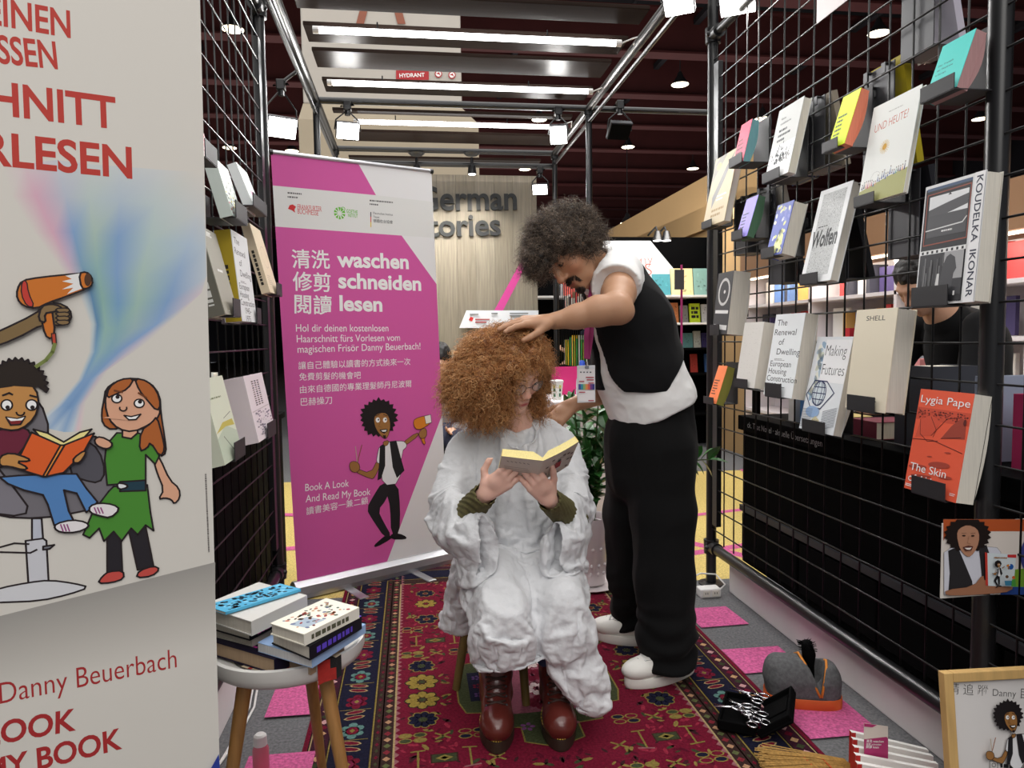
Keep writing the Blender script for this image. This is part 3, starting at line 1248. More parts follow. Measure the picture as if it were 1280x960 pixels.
def pr_ikonar(p, W, H):
    k = rgb(46, 46, 50)
    p.rect(.02 * W, 0.02 * H, .80 * W, .97 * H, k)
    p.rect(.04 * W, .95 * H, .80 * W, .975 * H, rgb(70, 90, 120))
    p.rect(.10 * W, .74 * H, .76 * W, .90 * H, rgb(226, 228, 230))
    p.poly([(.10 * W, .70 * H), (.76 * W, .78 * H), (.76 * W, .86 * H), (.45 * W, .83 * H), (.1 * W, .79 * H)], rgb(84, 84, 88), False)
    p.rect(.10 * W, .56 * H, .76 * W, .74 * H, rgb(78, 78, 82))
    p.poly([(.42 * W, .885 * H), (.48 * W, .885 * H), (.45 * W, .905 * H)], k, False)
    p.stroke([(.06 * W, .50 * H), (.79 * W, .51 * H), (.79 * W, .93 * H), (.06 * W, .92 * H)], .003, rgb(150, 80, 66), False, True)
    p.stroke([(.08 * W, .62 * H), (.7 * W, .64 * H), (.76 * W, .68 * H)], .003, rgb(214, 214, 214), False)
    scrib(p, .36 * W, .585 * H, .2 * W, .03 * H, 1, rgb(225, 225, 225), 6)
    p.rect(.02 * W, .42 * H, .80 * W, .455 * H, rgb(228, 228, 228))
    for i in range(9):
        p.rect((.05 + .085 * i) * W, .425 * H, (.085 + .085 * i) * W, .447 * H, k)
        p.lay -= 1
    p.lay += 1
    r = random.Random(3)
    p.rect(.04 * W, .07 * H, .78 * W, .42 * H, rgb(60, 60, 64))
    for i in range(26):
        x = r.uniform(.05, .5) * W
        p.rect(x, .1 * H, x + .015 * W, r.uniform(.2, .4) * H, r.choice([rgb(130, 130, 132), rgb(36, 36, 40), rgb(90, 90, 92)]))
        p.lay -= 1
    p.lay += 1
    p.rect(.46 * W, .2 * H, .78 * W, .42 * H, rgb(164, 164, 166))
    p.poly([(.40 * W, .12 * H), (.44 * W, .3 * H), (.5 * W, .38 * H), (.56 * W, .4 * H), (.64 * W, .37 * H), (.68 * W, .28 * H), (.64 * W, .24 * H), (.62 * W, .12 * H)], rgb(72, 72, 76), False)
    p.poly([(.33 * W, .09 * H), (.36 * W, .25 * H), (.40 * W, .25 * H), (.40 * W, .09 * H)], rgb(214, 214, 214), False)
    for i in range(3):
        p.rect((.36 + .15 * i) * W, .065 * H, (.39 + .15 * i) * W, .1 * H, rgb(225, 225, 225))
    p.rect(.84 * W, 0, W, H, rgb(236, 236, 238))
    v = p.v
    q = Panel(p.mb, p.O + p.u * (.875 * W) + v * (.97 * H), -v, p.u, p.n, eps=p.eps)
    q.lay = p.lay + 3
    q.text('KOUDELKA  IKONAR', (0, 0), (.93 * H, 0), .10 * W, rgb(50, 54, 74), 0.01, False)
    scrib(p, .62 * W, .01 * H, .2 * W, .025 * H, 1, rgb(30, 30, 32), 6)


def pr_blank(p, W, H):
    r = random.Random(2)
    for k in range(60):
        x, y = r.uniform(.1, .85) * W, r.uniform(.08, .9) * H
        p.rect(x, y, x + .05 * W, y + .008 * H, rgb(214, 212, 206))
        p.lay -= 1


def pr_renewal(p, W, H):
    for i, (s, a) in enumerate((('The', .06), ('Renewal', .02), ('of', .22), ('Dwelling', .2))):
        p.text(s, (a * W + .04 * W, (.86 - .118 * i) * H), None, .078 * H, INK, -0.002, False, 1.4)
    scrib(p, .2 * W, .43 * H, .4 * W, .03 * H, 2, rgb(120, 120, 122), 4)
    for i, (s, a) in enumerate((('European', .06), ('Housing', .04), ('Construction', .02), ('1945–', .24), ('1975', .24))):
        p.text(s, (a * W + .02 * W, (.36 - .09 * i) * H), None, .072 * H, INK, -0.002, False, 1.3)


def pr_making(p, W, H):
    r = random.Random(6)
    for k in range(40):
        p.ell((r.uniform(.12, .5) * W, r.uniform(.3, .92) * H), .1 * W, .03 * H, r.choice([rgb(214, 220, 206), rgb(180, 200, 214), rgb(236, 236, 222), rgb(150, 176, 200)]), False, r.uniform(0, 3), 8)
        p.lay -= 1
    p.lay += 1
    p.rect(.3 * W, .52 * H, W, .97 * H, rgb(244, 244, 246))
    p.text('Making', (.33 * W, .80 * H), None, .12 * H, INK, -0.012, False, .8)
    p.text('Futures', (.33 * W, .60 * H), None, .12 * H, INK, -0.012, False, .8)
    b = rgb(44, 54, 96)
    c = (.38 * W, .40 * H)
    p.ell(c, .19 * W, .13 * H, rgb(214, 224, 230), False)
    p.stroke(arc(c[0], c[1], .19 * W, 0, 360, 26, .13 * H), .004, b, False)
    for f in (.35, .75):
        p.stroke(arc(c[0], c[1], .19 * W * f, 0, 360, 20, .13 * H), .003, b, False)
    for f in (-.5, 0, .5):
        hw = .19 * W * math.sqrt(1 - f * f)
        p.stroke([(c[0] - hw, c[1] + f * .13 * H), (c[0] + hw, c[1] + f * .13 * H)], .003, b, False)
    p.stroke([(.02 * W, .37 * H), (.2 * W, .25 * H), (.5 * W, .24 * H), (.8 * W, .42 * H), (.55 * W, .53 * H), (.2 * W, .53 * H)], .004, b, False, True)
    p.ell((.3 * W, .2 * H), .2 * W, .06 * H, rgb(150, 178, 214), False)
    for i in range(12):
        y = (.03 + .017 * i) * H
        p.stroke([(.01 * W, y), (.3 * W, y + .01 * H)], .0012, rgb(60, 66, 90), False)
        p.stroke([(.6 * W, y), (.97 * W, y + .06 * H)], .0012, rgb(60, 66, 90), False)
        p.lay -= 2
    p.lay += 2
    p.poly([(.3 * W, .03 * H), (.5 * W, .03 * H), (.55 * W, .12 * H), (.42 * W, .16 * H), (.33 * W, .12 * H)], rgb(206, 196, 160), False)
    for i in range(6):
        p.stroke([((.33 + .03 * i) * W, .04 * H), ((.36 + .03 * i) * W, .12 * H)], .0015, rgb(70, 60, 50), False)


def pr_shell(p, W, H):
    p.text('SHELL', (.28 * W, .885 * H), (.74 * W, .885 * H), .05 * H, INK, 0, False)
    p.text('READER', (.22 * W, .092 * H), (.76 * W, .092 * H), .045 * H, INK, 0, False)


def pr_lygia(p, W, H):
    d = rgb(150, 62, 50)
    k = rgb(96, 44, 40)
    p.rect(0, .70 * H, W, .82 * H, rgb(206, 84, 62))
    r = random.Random(7)
    for i in range(120):
        x, y = r.uniform(0.02, .97) * W, r.uniform(.72, .80) * H
        p.ell((x, y), .018 * W, .008 * H, r.choice([d, k, rgb(190, 76, 58)]), False, 0, 6)
        p.lay -= 1
    p.lay += 1
    p.poly([(.55 * W, .55 * H), (.97 * W, .58 * H), (.95 * W, .74 * H), (.86 * W, .77 * H), (.7 * W, .68 * H)], rgb(160, 72, 58), False)
    p.poly([(.05 * W, .52 * H), (.1 * W, .7 * H), (.3 * W, .76 * H), (.5 * W, .7 * H), (.36 * W, .56 * H)], rgb(212, 88, 66), False)
    for pts in ([(.1, .7), (.14, .56), (.3, .5), (.5, .52)], [(.36, .56), (.6, .74), (.84, .77)], [(.3, .74), (.44, .62), (.4, .55)], [(.0, .5), (.4, .52), (.97, .45)], [(.55, .55), (.9, .59)]):
        p.stroke([(a * W, b * H) for a, b in pts], .0016, k, False)
    for (a, b, c, e) in ((.2, .24, .18, .02), (.6, .30, .2, .03), (.4, .36, .05, .006), (.75, .2, .12, .015), (.3, .16, .2, .012), (.72, .43, .06, .006)):
        p.ell((a * W, b * H), c * W, e * H, rgb(168, 72, 58), False, 0.1)
    p.ell((.93 * W, .73 * H), .025 * W, .03 * H, k, False)
    p.text('Lygia Pape', (.05 * W, .87 * H), (.97 * W, .87 * H), .075 * H, WHITE, 0.0, False)
    p.text('The Skin', (.06 * W, .195 * H), (.76 * W, .195 * H), .078 * H, WHITE, 0.0, False)
    p.text('of ALL', (.06 * W, .085 * H), (.57 * W, .085 * H), .078 * H, WHITE, 0.0, False)
    p.stroke([(.03 * W, .05 * H), (.2 * W, .05 * H)], .002, WHITE, False)
    p.stroke([(.03 * W, .035 * H), (.2 * W, .035 * H)], .002, WHITE, False)
    scrib(p, .88 * W, .05 * H, .1 * W, .03 * H, 2, WHITE, 2)


RB = [
    # label, (TL, TR, BR, BL), thickness, cover, prints, side/back, curve, lip(a0,a1), lip h, offset, back
    ('beige illustrated book at the far end of the right grid, under the pink one', [(894, 197), (925, 186), (904, 282), (879, 280)], .03, (196, 180, 146), pr_beige, None, 0, (0.02, .5), .03, .10, .6),
    ('small pink booklet with teal back in a grey holder on the right grid wall', [(926.5, 156), (941, 149), (928, 204.5), (916, 204.5)], .03, (238, 92, 118), pr_series(4), (110, 160, 166), .012, (-.2, 1.05), .035, .115, 1.05),
    ('white and grey book with small ship drawing on the right grid wall', [(973.6, 137.4), (1006.5, 121), (984, 218), (956, 226)], .03, (204, 206, 204), pr_grey, (225, 225, 222), 0, (-.02, .72), .035, .11, .8),
    ('small neon yellow booklet with orange back on the right grid wall', [(1053, 121), (1078, 110), (1054, 186), (1035, 182)], .028, (222, 246, 30), pr_series(5), (240, 140, 110), .014, (-.2, .72), .03, .115, 1.05),
    ('large white picture book titled Und heute? with children on a meadow', [(1092.7, 134), (1152.5, 106), (1129, 249), (1071, 250)], .014, (232, 234, 230), pr_heute, None, 0, (-.03, .43), .03, .10, .6),
    ('turquoise booklet in the topmost grey holder of the right grid wall', [(1180, 57), (1219, 36), (1197, 107.6), (1154, 127.5)], .03, (70, 200, 192), pr_series(['Der Triumph', 'der Waldrebe', 'in Europa']), (170, 130, 130), .016, (-.06, 1.0), .036, .12, 1.1),
    ('small purple booklet with green back, below the pink one on the grid', [(932.8, 248.5), (949, 244), (932.8, 299), (920, 294.7)], .03, (142, 128, 226), pr_series(5), (84, 122, 92), .012, (-.25, .72), .035, .115, 1.05),
    ('thick book with blue and pale yellow painted cover on the right grid wall', [(972.3, 256.6), (993, 250), (976, 320), (957, 318.6)], .055, (98, 112, 190), pr_paint, (190, 188, 184), 0, (-.2, .65), .035, .12, .7),
    ('white book titled Wolfen with a grey speckled cover', [(1026, 238.6), (1067.5, 225.7), (1037, 351), (1000, 354.6)], .03, (232, 234, 235), pr_wolfen, None, 0, (.06, .66), .035, .10, .7),
    ('dark grey book with a hand-drawn white circle, at the right grid\'s far end', [(898.6, 341), (917, 339), (908.5, 418), (889.6, 417.5)], .075, (78, 78, 80), pr_circle, (210, 210, 210), .01, (-.05, .6), .045, .12, .4),
    ('thick black and white photo book with KOUDELKA IKONAR running down its edge', [(1157.8, 233), (1233.3, 213.4), (1217, 381), (1143, 379)], .045, (226, 227, 228), pr_ikonar, (200, 196, 186), 0, (-.02, .62), .05, .10, .5),
    ('thick blank white book, left of the white Renewal of Dwelling book', [(932, 402.7), (954.3, 402.7), (943.6, 488), (918.4, 480)], .06, (224, 222, 216), pr_blank, None, .012, (-.02, .72), .035, .12, .5),
    ('white book titled The Renewal of Dwelling on the right grid wall', [(970.5, 392.3), (1007, 391.8), (989.4, 498), (954, 493.4)], .05, (236, 240, 242), pr_renewal, None, .012, (.12, .7), .05, .11, .5),
    ('white and blue book titled Making Futures, partly behind the cream one', [(1022.6, 418.9), (1066.6, 423), (1041.5, 545.6), (998.4, 534)], .03, (228, 232, 236), pr_making, None, .02, (.15, .82), .04, .10, .5),
    ('thick cream book titled Shell Reader on the right grid wall', [(1071.6, 386), (1122, 386), (1106.6, 517), (1056, 509)], .06, (232, 222, 200), pr_shell, None, 0, (.1, .8), .045, .11, .5),
    ('thick orange-red book titled The Skin of ALL, lowest on the right grid wall', [(1152.4, 484), (1217, 494.4), (1195.5, 631), (1129, 607.6)], .05, (234, 98, 70), pr_lygia, (30, 26, 24), .012, (.2, .85), .045, .11, .5),
    ('small orange booklet with olive back, lowest at the right grid\'s far end', [(898.6, 456.6), (909.4, 457.5), (895, 508), (884, 500)], .035, (250, 140, 90), pr_series(6), (140, 138, 60), .01, (-.3, .85), .03, .115, 1.05),
]
for (label, q, th, cov, prn, side, cur, (a0, a1), lip, off, back) in RB:
    O, u, v, W, H = book_frame(q, XR, off)
    th = min(th, 0.085)
    t = make_book(label, O, u, v, W, H, th, cov, prn, side, curve=cur, hard=(cur == 0), page_col=side if 'booklet' in label else (218, 212, 200))
    hl = 'grey metal ledge holding the %s' % ' '.join(label.split(',')[0].split()[:6])
    make_holder(hl, O, u, v, W, H, th, XR, a0, a1, lip, back, 0.006, 'grey book ledges on the grid walls')


# ---- left grid wall (covers face the aisle, spines towards the camera)
def pr_pattern(cols, n, seed):
    def f(p, W, H):
        r = random.Random(seed)
        for k in range(n):
            x, y = r.uniform(.06, .94) * W, r.uniform(.04, .96) * H
            p.ell((x, y), .05 * W, .018 * H, rgb(*r.choice(cols)), False, r.uniform(0, 3), 6)
            p.lay -= 1
    return f


def pr_multi(p, W, H):
    p.rect(0, 0, W, H, rgb(206, 216, 210))
    pr_pattern([(120, 130, 120), (170, 180, 170), (235, 240, 235)], 120, 3)(p, W, H)
    p.lay += 1
    r = random.Random(5)
    for k in range(40):
        p.ell((r.uniform(.05, .95) * W, r.uniform(.05, .45) * H), .06 * W, .02 * H, rgb(*r.choice([(200, 190, 60), (180, 60, 60), (60, 90, 60), (230, 220, 190), (60, 60, 70)])), False, 0, 6)
        p.lay -= 1


def pr_pinkstripe(p, W, H):
    for k in range(16):
        p.rect(.05 * W, (.06 + .057 * k) * H, .95 * W, (.085 + .057 * k) * H, rgb(190, 200, 200))
        p.lay -= 1
    p.lay += 1
    p.rect(.45 * W, .03 * H, .97 * W, .45 * H, rgb(226, 160, 196))


def pr_greybook(p, W, H):
    scrib(p, .08 * W, .90 * H, .5 * W, .06 * H, 3, rgb(230, 230, 226), 2, .005)
    scrib(p, .35 * W, .5 * H, .35 * W, .03 * H, 1, rgb(235, 235, 232), 2, .007)
    scrib(p, .3 * W, .04 * H, .15 * W, .02 * H, 1, rgb(230, 230, 226), 1)


def pr_cream(p, W, H):
    p.stroke(arc(.55 * W, .55 * H, .25 * W, 0, 360, 24, .16 * H), .001, rgb(150, 130, 110), False)
    scrib(p, .2 * W, .12 * H, .5 * W, .16 * H, 5, rgb(190, 170, 150), 3, .002)


def pr_green(p, W, H):
    scrib(p, .1 * W, .74 * H, .8 * W, .04 * H, 1, rgb(120, 130, 90), 7)
    p.poly([(0, 0), (W, 0), (W, .3 * H), (.5 * W, .42 * H), (0, .3 * H)], rgb(196, 206, 186), False)
    p.poly([(0, .36 * H), (.5 * W, .40 * H), (.95 * W, .38 * H), (.9 * W, .46 * H), (.4 * W, .46 * H)], rgb(200, 186, 90), False)
    p.stroke([(.3 * W, .3 * H), (.7 * W, .05 * H)], .003, rgb(90, 96, 80), False)
    p.stroke([(.5 * W, .5 * H), (.9 * W, .55 * H)], .002, rgb(120, 126, 110), False)


def pr_thick(p, W, H):
    for c, s in ((.3, 1), (.45, 2), (.6, 3)):
        r = random.Random(s)
        for k in range(12):
            p.rect(c * W, (.52 + .033 * k) * H, (c + .1) * W, (.54 + .033 * k) * H, rgb(*r.choice([(110, 90, 90), (150, 130, 130), (90, 80, 90)])))
            p.lay -= 1
    p.lay += 1
    r = random.Random(4)
    for k in range(60):
        x, y = r.uniform(.1, .9) * W, r.uniform(.06, .42) * H
        p.rect(x, y, x + .08 * W, y + .02 * H, rgb(*r.choice([(150, 130, 150), (120, 110, 130), (210, 200, 205)])))
        p.lay -= 1
    p.lay += 1
    p.stroke([(.05 * W, .45 * H), (.95 * W, .47 * H)], .003, rgb(200, 186, 190), False)


LB = [
    ('book with pink speckled cover, topmost on the left grid wall', [(236, 150), (252, 153), (268, 197), (254, 205)], .03, (240, 200, 200), pr_pattern([(220, 60, 80), (240, 150, 160)], 160, 1), .115, (0.0, 1.0), .045),
    ('book with grey scribbled cover flecked with colour, on the left grid wall', [(269, 199), (285, 211), (305, 272), (291, 277)], .035, (206, 216, 210), pr_multi, .115, (.1, 1.1), .05),
    ('white book with stripes and a pink panel, highest near the pink banner', [(294, 207), (309.5, 212), (328, 261), (318, 264)], .03, (236, 240, 240), pr_pinkstripe, .115, (-.2, 1.2), .04),
    ('grey-beige clothbound book beside the white Renewal book on the left grid wall', [(252, 283), (268, 291), (300, 391), (280.6, 397)], .05, (158, 154, 140), pr_greybook, .115, (.4, .95), .05),
    ('white book titled The Renewal of Dwelling on the left grid wall', [(289, 289), (308, 296), (322, 403.6), (303, 401)], .05, (238, 241, 243), pr_renewal, .115, (.85, 1.15), .05),
    ('cream paperback leaning beside the pink banner on the left grid wall', [(312, 280), (325, 287), (349.4, 364.5), (337.7, 370)], .03, (232, 214, 184), pr_cream, .12, (.5, 1.1), .045),
    ('pale green picture book with yellow page edges, low on the left grid wall', [(257, 473), (273, 470), (307.7, 563.5), (276.5, 585)], .035, (222, 226, 206), pr_green, .12, (.4, 1.0), .05),
    ('thick pinkish-white book with grey page edges, low on the left grid wall', [(304.6, 470), (326.5, 465.6), (345, 539.6), (323, 553)], .085, (234, 222, 228), pr_thick, .13, (.4, .9), .05),
]
for i, (label, q, th, cov, prn, off, (a0, a1), lip) in enumerate(LB):
    O, u, v, W, H = book_frame(q, XL, off)
    pc = (206, 186, 70) if i == 6 else ((176, 176, 178) if i == 7 else (214, 210, 200))
    sp = (112, 110, 100) if i == 3 else ((190, 166, 50) if i == 4 else None)
    if i == 7:
        u2, v2 = u, v
    t = make_book(label, O, u, v, W, H, th, cov, prn, None, page_col=pc, spine=sp, hard=(i not in (6, 7)))
    if i in (3, 4, 5):
        # lettering down the spine, which faces the camera here
        sb = [o for o in t.children if o.name.startswith('cover')][0]
        mb = MB()
        n = u.cross(v)
        qp = Panel(mb, O + v * (H * .62) - n * (th * .72) - u * 0.0004, -v, n, -u, eps=0.0003)
        dashes(qp, (0, 0), (H * .5, 0), th * .3, rgb(230, 230, 225) if i == 3 else rgb(50, 44, 36), False, i)
        mb.build('spine_lettering', 'print', t)
    hl = 'grey ledge on the left grid holding the %s' % ' '.join(label.split(',')[0].split()[:6])
    make_holder(hl, O, u, v, W, H, th, XL, a0, a1, lip, .5, 0.006, 'grey book ledges on the grid walls')

# ---- backs of holders and books hung on the far side of the right grid wall
back_spots = [(2.93, 1.55, .13, .24), (2.70, 1.55, .13, .24), (2.55, 1.78, .13, .22), (2.38, 1.78, .15, .24), (2.02, 1.70, .14, .30), (1.90, 1.42, .13, .24), (2.62, 1.40, .12, .22), (2.22, 1.38, .12, .22), (1.86, 1.98, .13, .26)]
PLS = ['nearest the far post', 'behind the purple booklet', 'behind the white and grey book', 'behind the Wolfen book', 'behind the KOUDELKA IKONAR book', 'behind the Shell Reader', 'behind the Renewal of Dwelling book', 'behind Making Futures', 'under the turquoise booklet']
for k, (y, z, w, h) in enumerate(back_spots):
    t = thing('book_holder', 'back of a dark grey ledge on the right grid, %s' % PLS[k], 'book holder', (XR + 0.02, y, z), 'book ledges on the far side of the right grid wall')
    b = MB()
    b.span((XR + 0.009, y - w / 2, z), (XR + 0.012, y + w / 2, z + h))
    for s_ in (-.3, .3):
        b.span((XR - 0.006, y + s_ * w - .009, z + h - .004), (XR + 0.012, y + s_ * w + .009, z + h))
        b.span((XR - 0.008, y + s_ * w - .009, z + h - .03), (XR - 0.0055, y + s_ * w + .009, z + h))
    b.build('back_plate', 'dark_grey_metal', t)
    b = MB()
    b.span((XR + 0.012, y - w / 2, z), (XR + 0.10, y + w / 2, z + .003))
    b.span((XR + 0.098, y - w / 2, z), (XR + 0.101, y + w / 2, z + .035))
    b.build('ledge', 'dark_grey_metal', t)
far_cols = [(30, 30, 34), (214, 206, 190), (60, 76, 130), (150, 140, 126), (190, 170, 40), (40, 40, 46), (26, 26, 30), (24, 24, 28), (206, 200, 214)]
fl_ = ['black', 'cream', 'blue', 'grey-brown', 'mustard yellow', 'charcoal', 'black', 'black', 'pale lilac']
for k, ((y, z, w, h), c) in enumerate(zip(back_spots, far_cols)):
    O = Vector((XR + 0.098, y - w * .62, z + .004))
    v = Vector((-0.055, 0, h * 1.02)).normalized()
    pls = PLS[k]
    make_book('%s book seen from behind through the grid, %s' % (fl_[k], pls), O, Vector((0, 1, 0)), v, w * 1.24, h * 1.05, .022, c, None, None)
# ------------------------------------------------------------------ roll-up banners
INKB = rgb(38, 28, 30)


def rollup(label, P0, P1, z0, z1, lean=0.0):
    """P0 left foot, P1 right foot (x, y)"""
    P0, P1 = Vector((P0[0], P0[1], 0)), Vector((P1[0], P1[1], 0))
    u = (P1 - P0).normalized()
    L = (P1 - P0).length
    n = u.cross(Vector((0, 0, 1)))
    t = thing('rollup_banner', label, 'banner', (P0 + P1) / 2)
    R = Matrix((u, -n, (0, 0, 1))).transposed()
    b = MB()
    prof = [(-.05, 0.008), (-.05, .03), (-.042, .062), (-.012, .082), (.012, .082), (.042, .062), (.05, .03), (.05, .008)]
    vv = [P0 - u * .02 + u * ((L + .04) * e) - n * a + Vector((0, 0, z)) for e in (0, 1) for a, z in prof]
    k = len(prof)
    b.raw(vv, [(i, (i + 1) % k, (i + 1) % k + k, i + k) for i in range(k)] + [tuple(range(k - 1, -1, -1)), tuple(range(k, 2 * k))])
    b.build('base', 'aluminium', t)
    for f in (.28, .72):
        b = MB()
        c = P0 + u * (L * f) + Vector((0, 0, .008))
        b.box(c + n * .10, (.045, .24, .008), R, bev=.003)
        b.box(c + n * .215 + Vector((0, 0, .0)), (.047, .02, .012), R, bev=.004)
        b.build('foot', 'aluminium', t)
    b = MB()
    base0, base1 = P0, P1
    P0, P1 = P0 - u * lean * z1, P1 - u * lean * z1 + Vector((0, 0, lean * L))
    b.tube([P0 + Vector((0, 0, z1 + .004)), P1 + Vector((0, 0, z1 + .004))], .011, 10)
    b.build('top_bar', 'aluminium', t, True, .6)
    for q in (P0, P1):
        b = MB()
        b.tube([q - u * (.008 if q is P0 else -.008) + Vector((0, 0, z1 + .004)), q + u * (.008 if q is P0 else -.008) + Vector((0, 0, z1 + .004))], .0135, 10)
        b.build('end_cap', 'black_steel', t, True, .6)
    b = MB()
    mid = (P0 + P1) / 2 - n * .02
    b.tube([(base0 + base1) / 2 - n * .02 + Vector((0, 0, .05)), mid + Vector((0, 0, z1))], .008, 8)
    b.build('pole', 'aluminium', t, True, .6)
    P0, P1 = base0, base1
    return t, P0, u, n, L


# ---- the pink banner
PK = rgb(212, 92, 164)
t, P0, u, n, L = rollup('pink roll-up banner with white lettering and a cartoon hairdresser', (-.556, 3.356), (.167, 3.764), .07, 2.04, .027)
Zb, Zt = .05, 2.04
mb = MB()
O = P0 + n * .004
Z_ = Vector((0, 0, 1))
pan = Panel(mb, O, u + Z_ * .027, Z_ - u * .027, n, eps=.00007)
pan.lay = 0
LIGHT = rgb(232, 231, 232)
pan.rect(0, Zb, L, Zt, LIGHT)
uvp = pan.uv
a = uvp((448, 208))[0]
# pink fields
pan.poly([(0, Zt), (uvp((448, 211))[0], Zt), uvp((470, 244)), uvp((337, 231.5)), (0, uvp((337, 231.5))[1])], PK, False)
pan.poly([(0, uvp((340, 283))[1]), uvp((340, 283)), uvp((502, 294.5)), (L, uvp((538, 355))[1]), (L, uvp((545, 519))[1]), uvp((479, 715)), (uvp((474, 730))[0], Zb), (0, Zb)], PK, False)
pan.poly([uvp((470, 244)), (L, uvp((537, 252))[1]), (L, uvp((537, 297))[1]), uvp((502, 294.5)), (0, uvp((340, 283))[1]), (0, uvp((337, 231.5))[1])], rgb(226, 226, 224), False)
T = pan.text
# logos row
for k, (p0, p1) in enumerate((((359.5, 242), (377, 243.5)), ((359.5, 247), (372, 248)), ((462, 251.5), (491, 254)), ((462, 256), (473, 257)))):
    dashes(pan, p0, p1, .007, rgb(96, 96, 96), True, k)
RD = rgb(205, 50, 52)
pan.poly([(360, 261), (362, 256.5), (366, 255.5), (370, 258.5), (368, 262), (369, 266), (365, 263)], RD)
T('FRANKFURTER', (372, 261.5), (402, 264.5), .024, RD, 0)
T('BUCHMESSE', (372, 267), (398, 269.5), .024, RD, 0)
GR = rgb(108, 190, 60)
for k in range(10):
    w = k * math.pi / 5 + .3
    c = uvp((424.5, 266.5))
    r0, r1 = .008, .029
    pan.poly([(c[0] + r0 * math.cos(w), c[1] + r0 * math.sin(w)), (c[0] + r1 * math.cos(w - .22), c[1] + r1 * math.sin(w - .22)), (c[0] + r1 * math.cos(w + .22), c[1] + r1 * math.sin(w + .22))], GR, False)
    pan.lay -= 1
pan.lay += 1
pan.stroke(arc(428.5, 261.5, 2.6, 0, 360, 14), .003, GR)
T('GOETHE', (433, 266), (447, 267.5), .018, GR, .01)
T('INSTITUT', (435, 271), (447, 272.3), .016, GR, .01)
pan.poly([(463, 265), (464, 265), (464, 271), (463, 271)], BLACK)
pan.poly([(463, 271), (464, 271), (464, 277.5), (463, 277.5)], rgb(214, 60, 50))
pan.poly([(463, 277.5), (464, 277.5), (464, 284), (463, 284)], rgb(236, 200, 40))
for (s, p0, p1) in (('Deutsches Institut', (466.5, 267.5), (491, 269.8)), ('Taipei', (466.5, 272), (474, 272.8)), ('德國在台協會', (466.5, 277.5), (491, 279.5))):
    T(s, p0, p1, None, rgb(70, 70, 72), 0)
# headline
for (s, p0, p1, h) in (('清洗', (365, 333), (412.5, 334), None), ('修剪', (366, 361), (413.5, 363), None), ('閱讀', (368, 389.5), (415, 391.5), None)):
    T(s, p0, p1, None, WHITE, .012)
T('waschen', (421.5, 333), (511, 335.8), .074, WHITE, .03)
T('schneiden', (423, 359.5), (526.5, 363), .074, WHITE, .03)
T('lesen', (424.5, 388), (478, 389), .074, WHITE, .03)
for (s, p0, p1) in (('Hol dir deinen kostenlosen', (370, 414.5), (485.5, 414.2)), ('Haarschnitt fürs Vorlesen vom', (371, 428), (500, 426)), ('magischen Frisör Danny Beuerbach!', (372, 441), (525.5, 436.5))):
    T(s, p0, p1, .036, WHITE, 0)
for (s, p0, p1) in (('讓自己體驗以讀書的方式換來一次', (373, 461), (513, 455.5)), ('免費剪髮的機會吧', (374, 475), (451, 472.5)), ('由來自德國的專業理髮師丹尼波爾', (375, 491), (514.5, 483)), ('巴赫操刀', (376, 506.5), (415, 504))):
    T(s, p0, p1, None, WHITE, .0)
T('Book A Look', (381.5, 614), (436, 608), .036, WHITE, 0)
T('And Read My Book', (382, 628), (463, 618.5), .036, WHITE, 0)
T('讀書美容一兼二顧', (383, 643), (460, 629), None, WHITE, .0)
# cartoon hairdresser
SK, SKD = rgb(160, 112, 62), rgb(120, 82, 44)


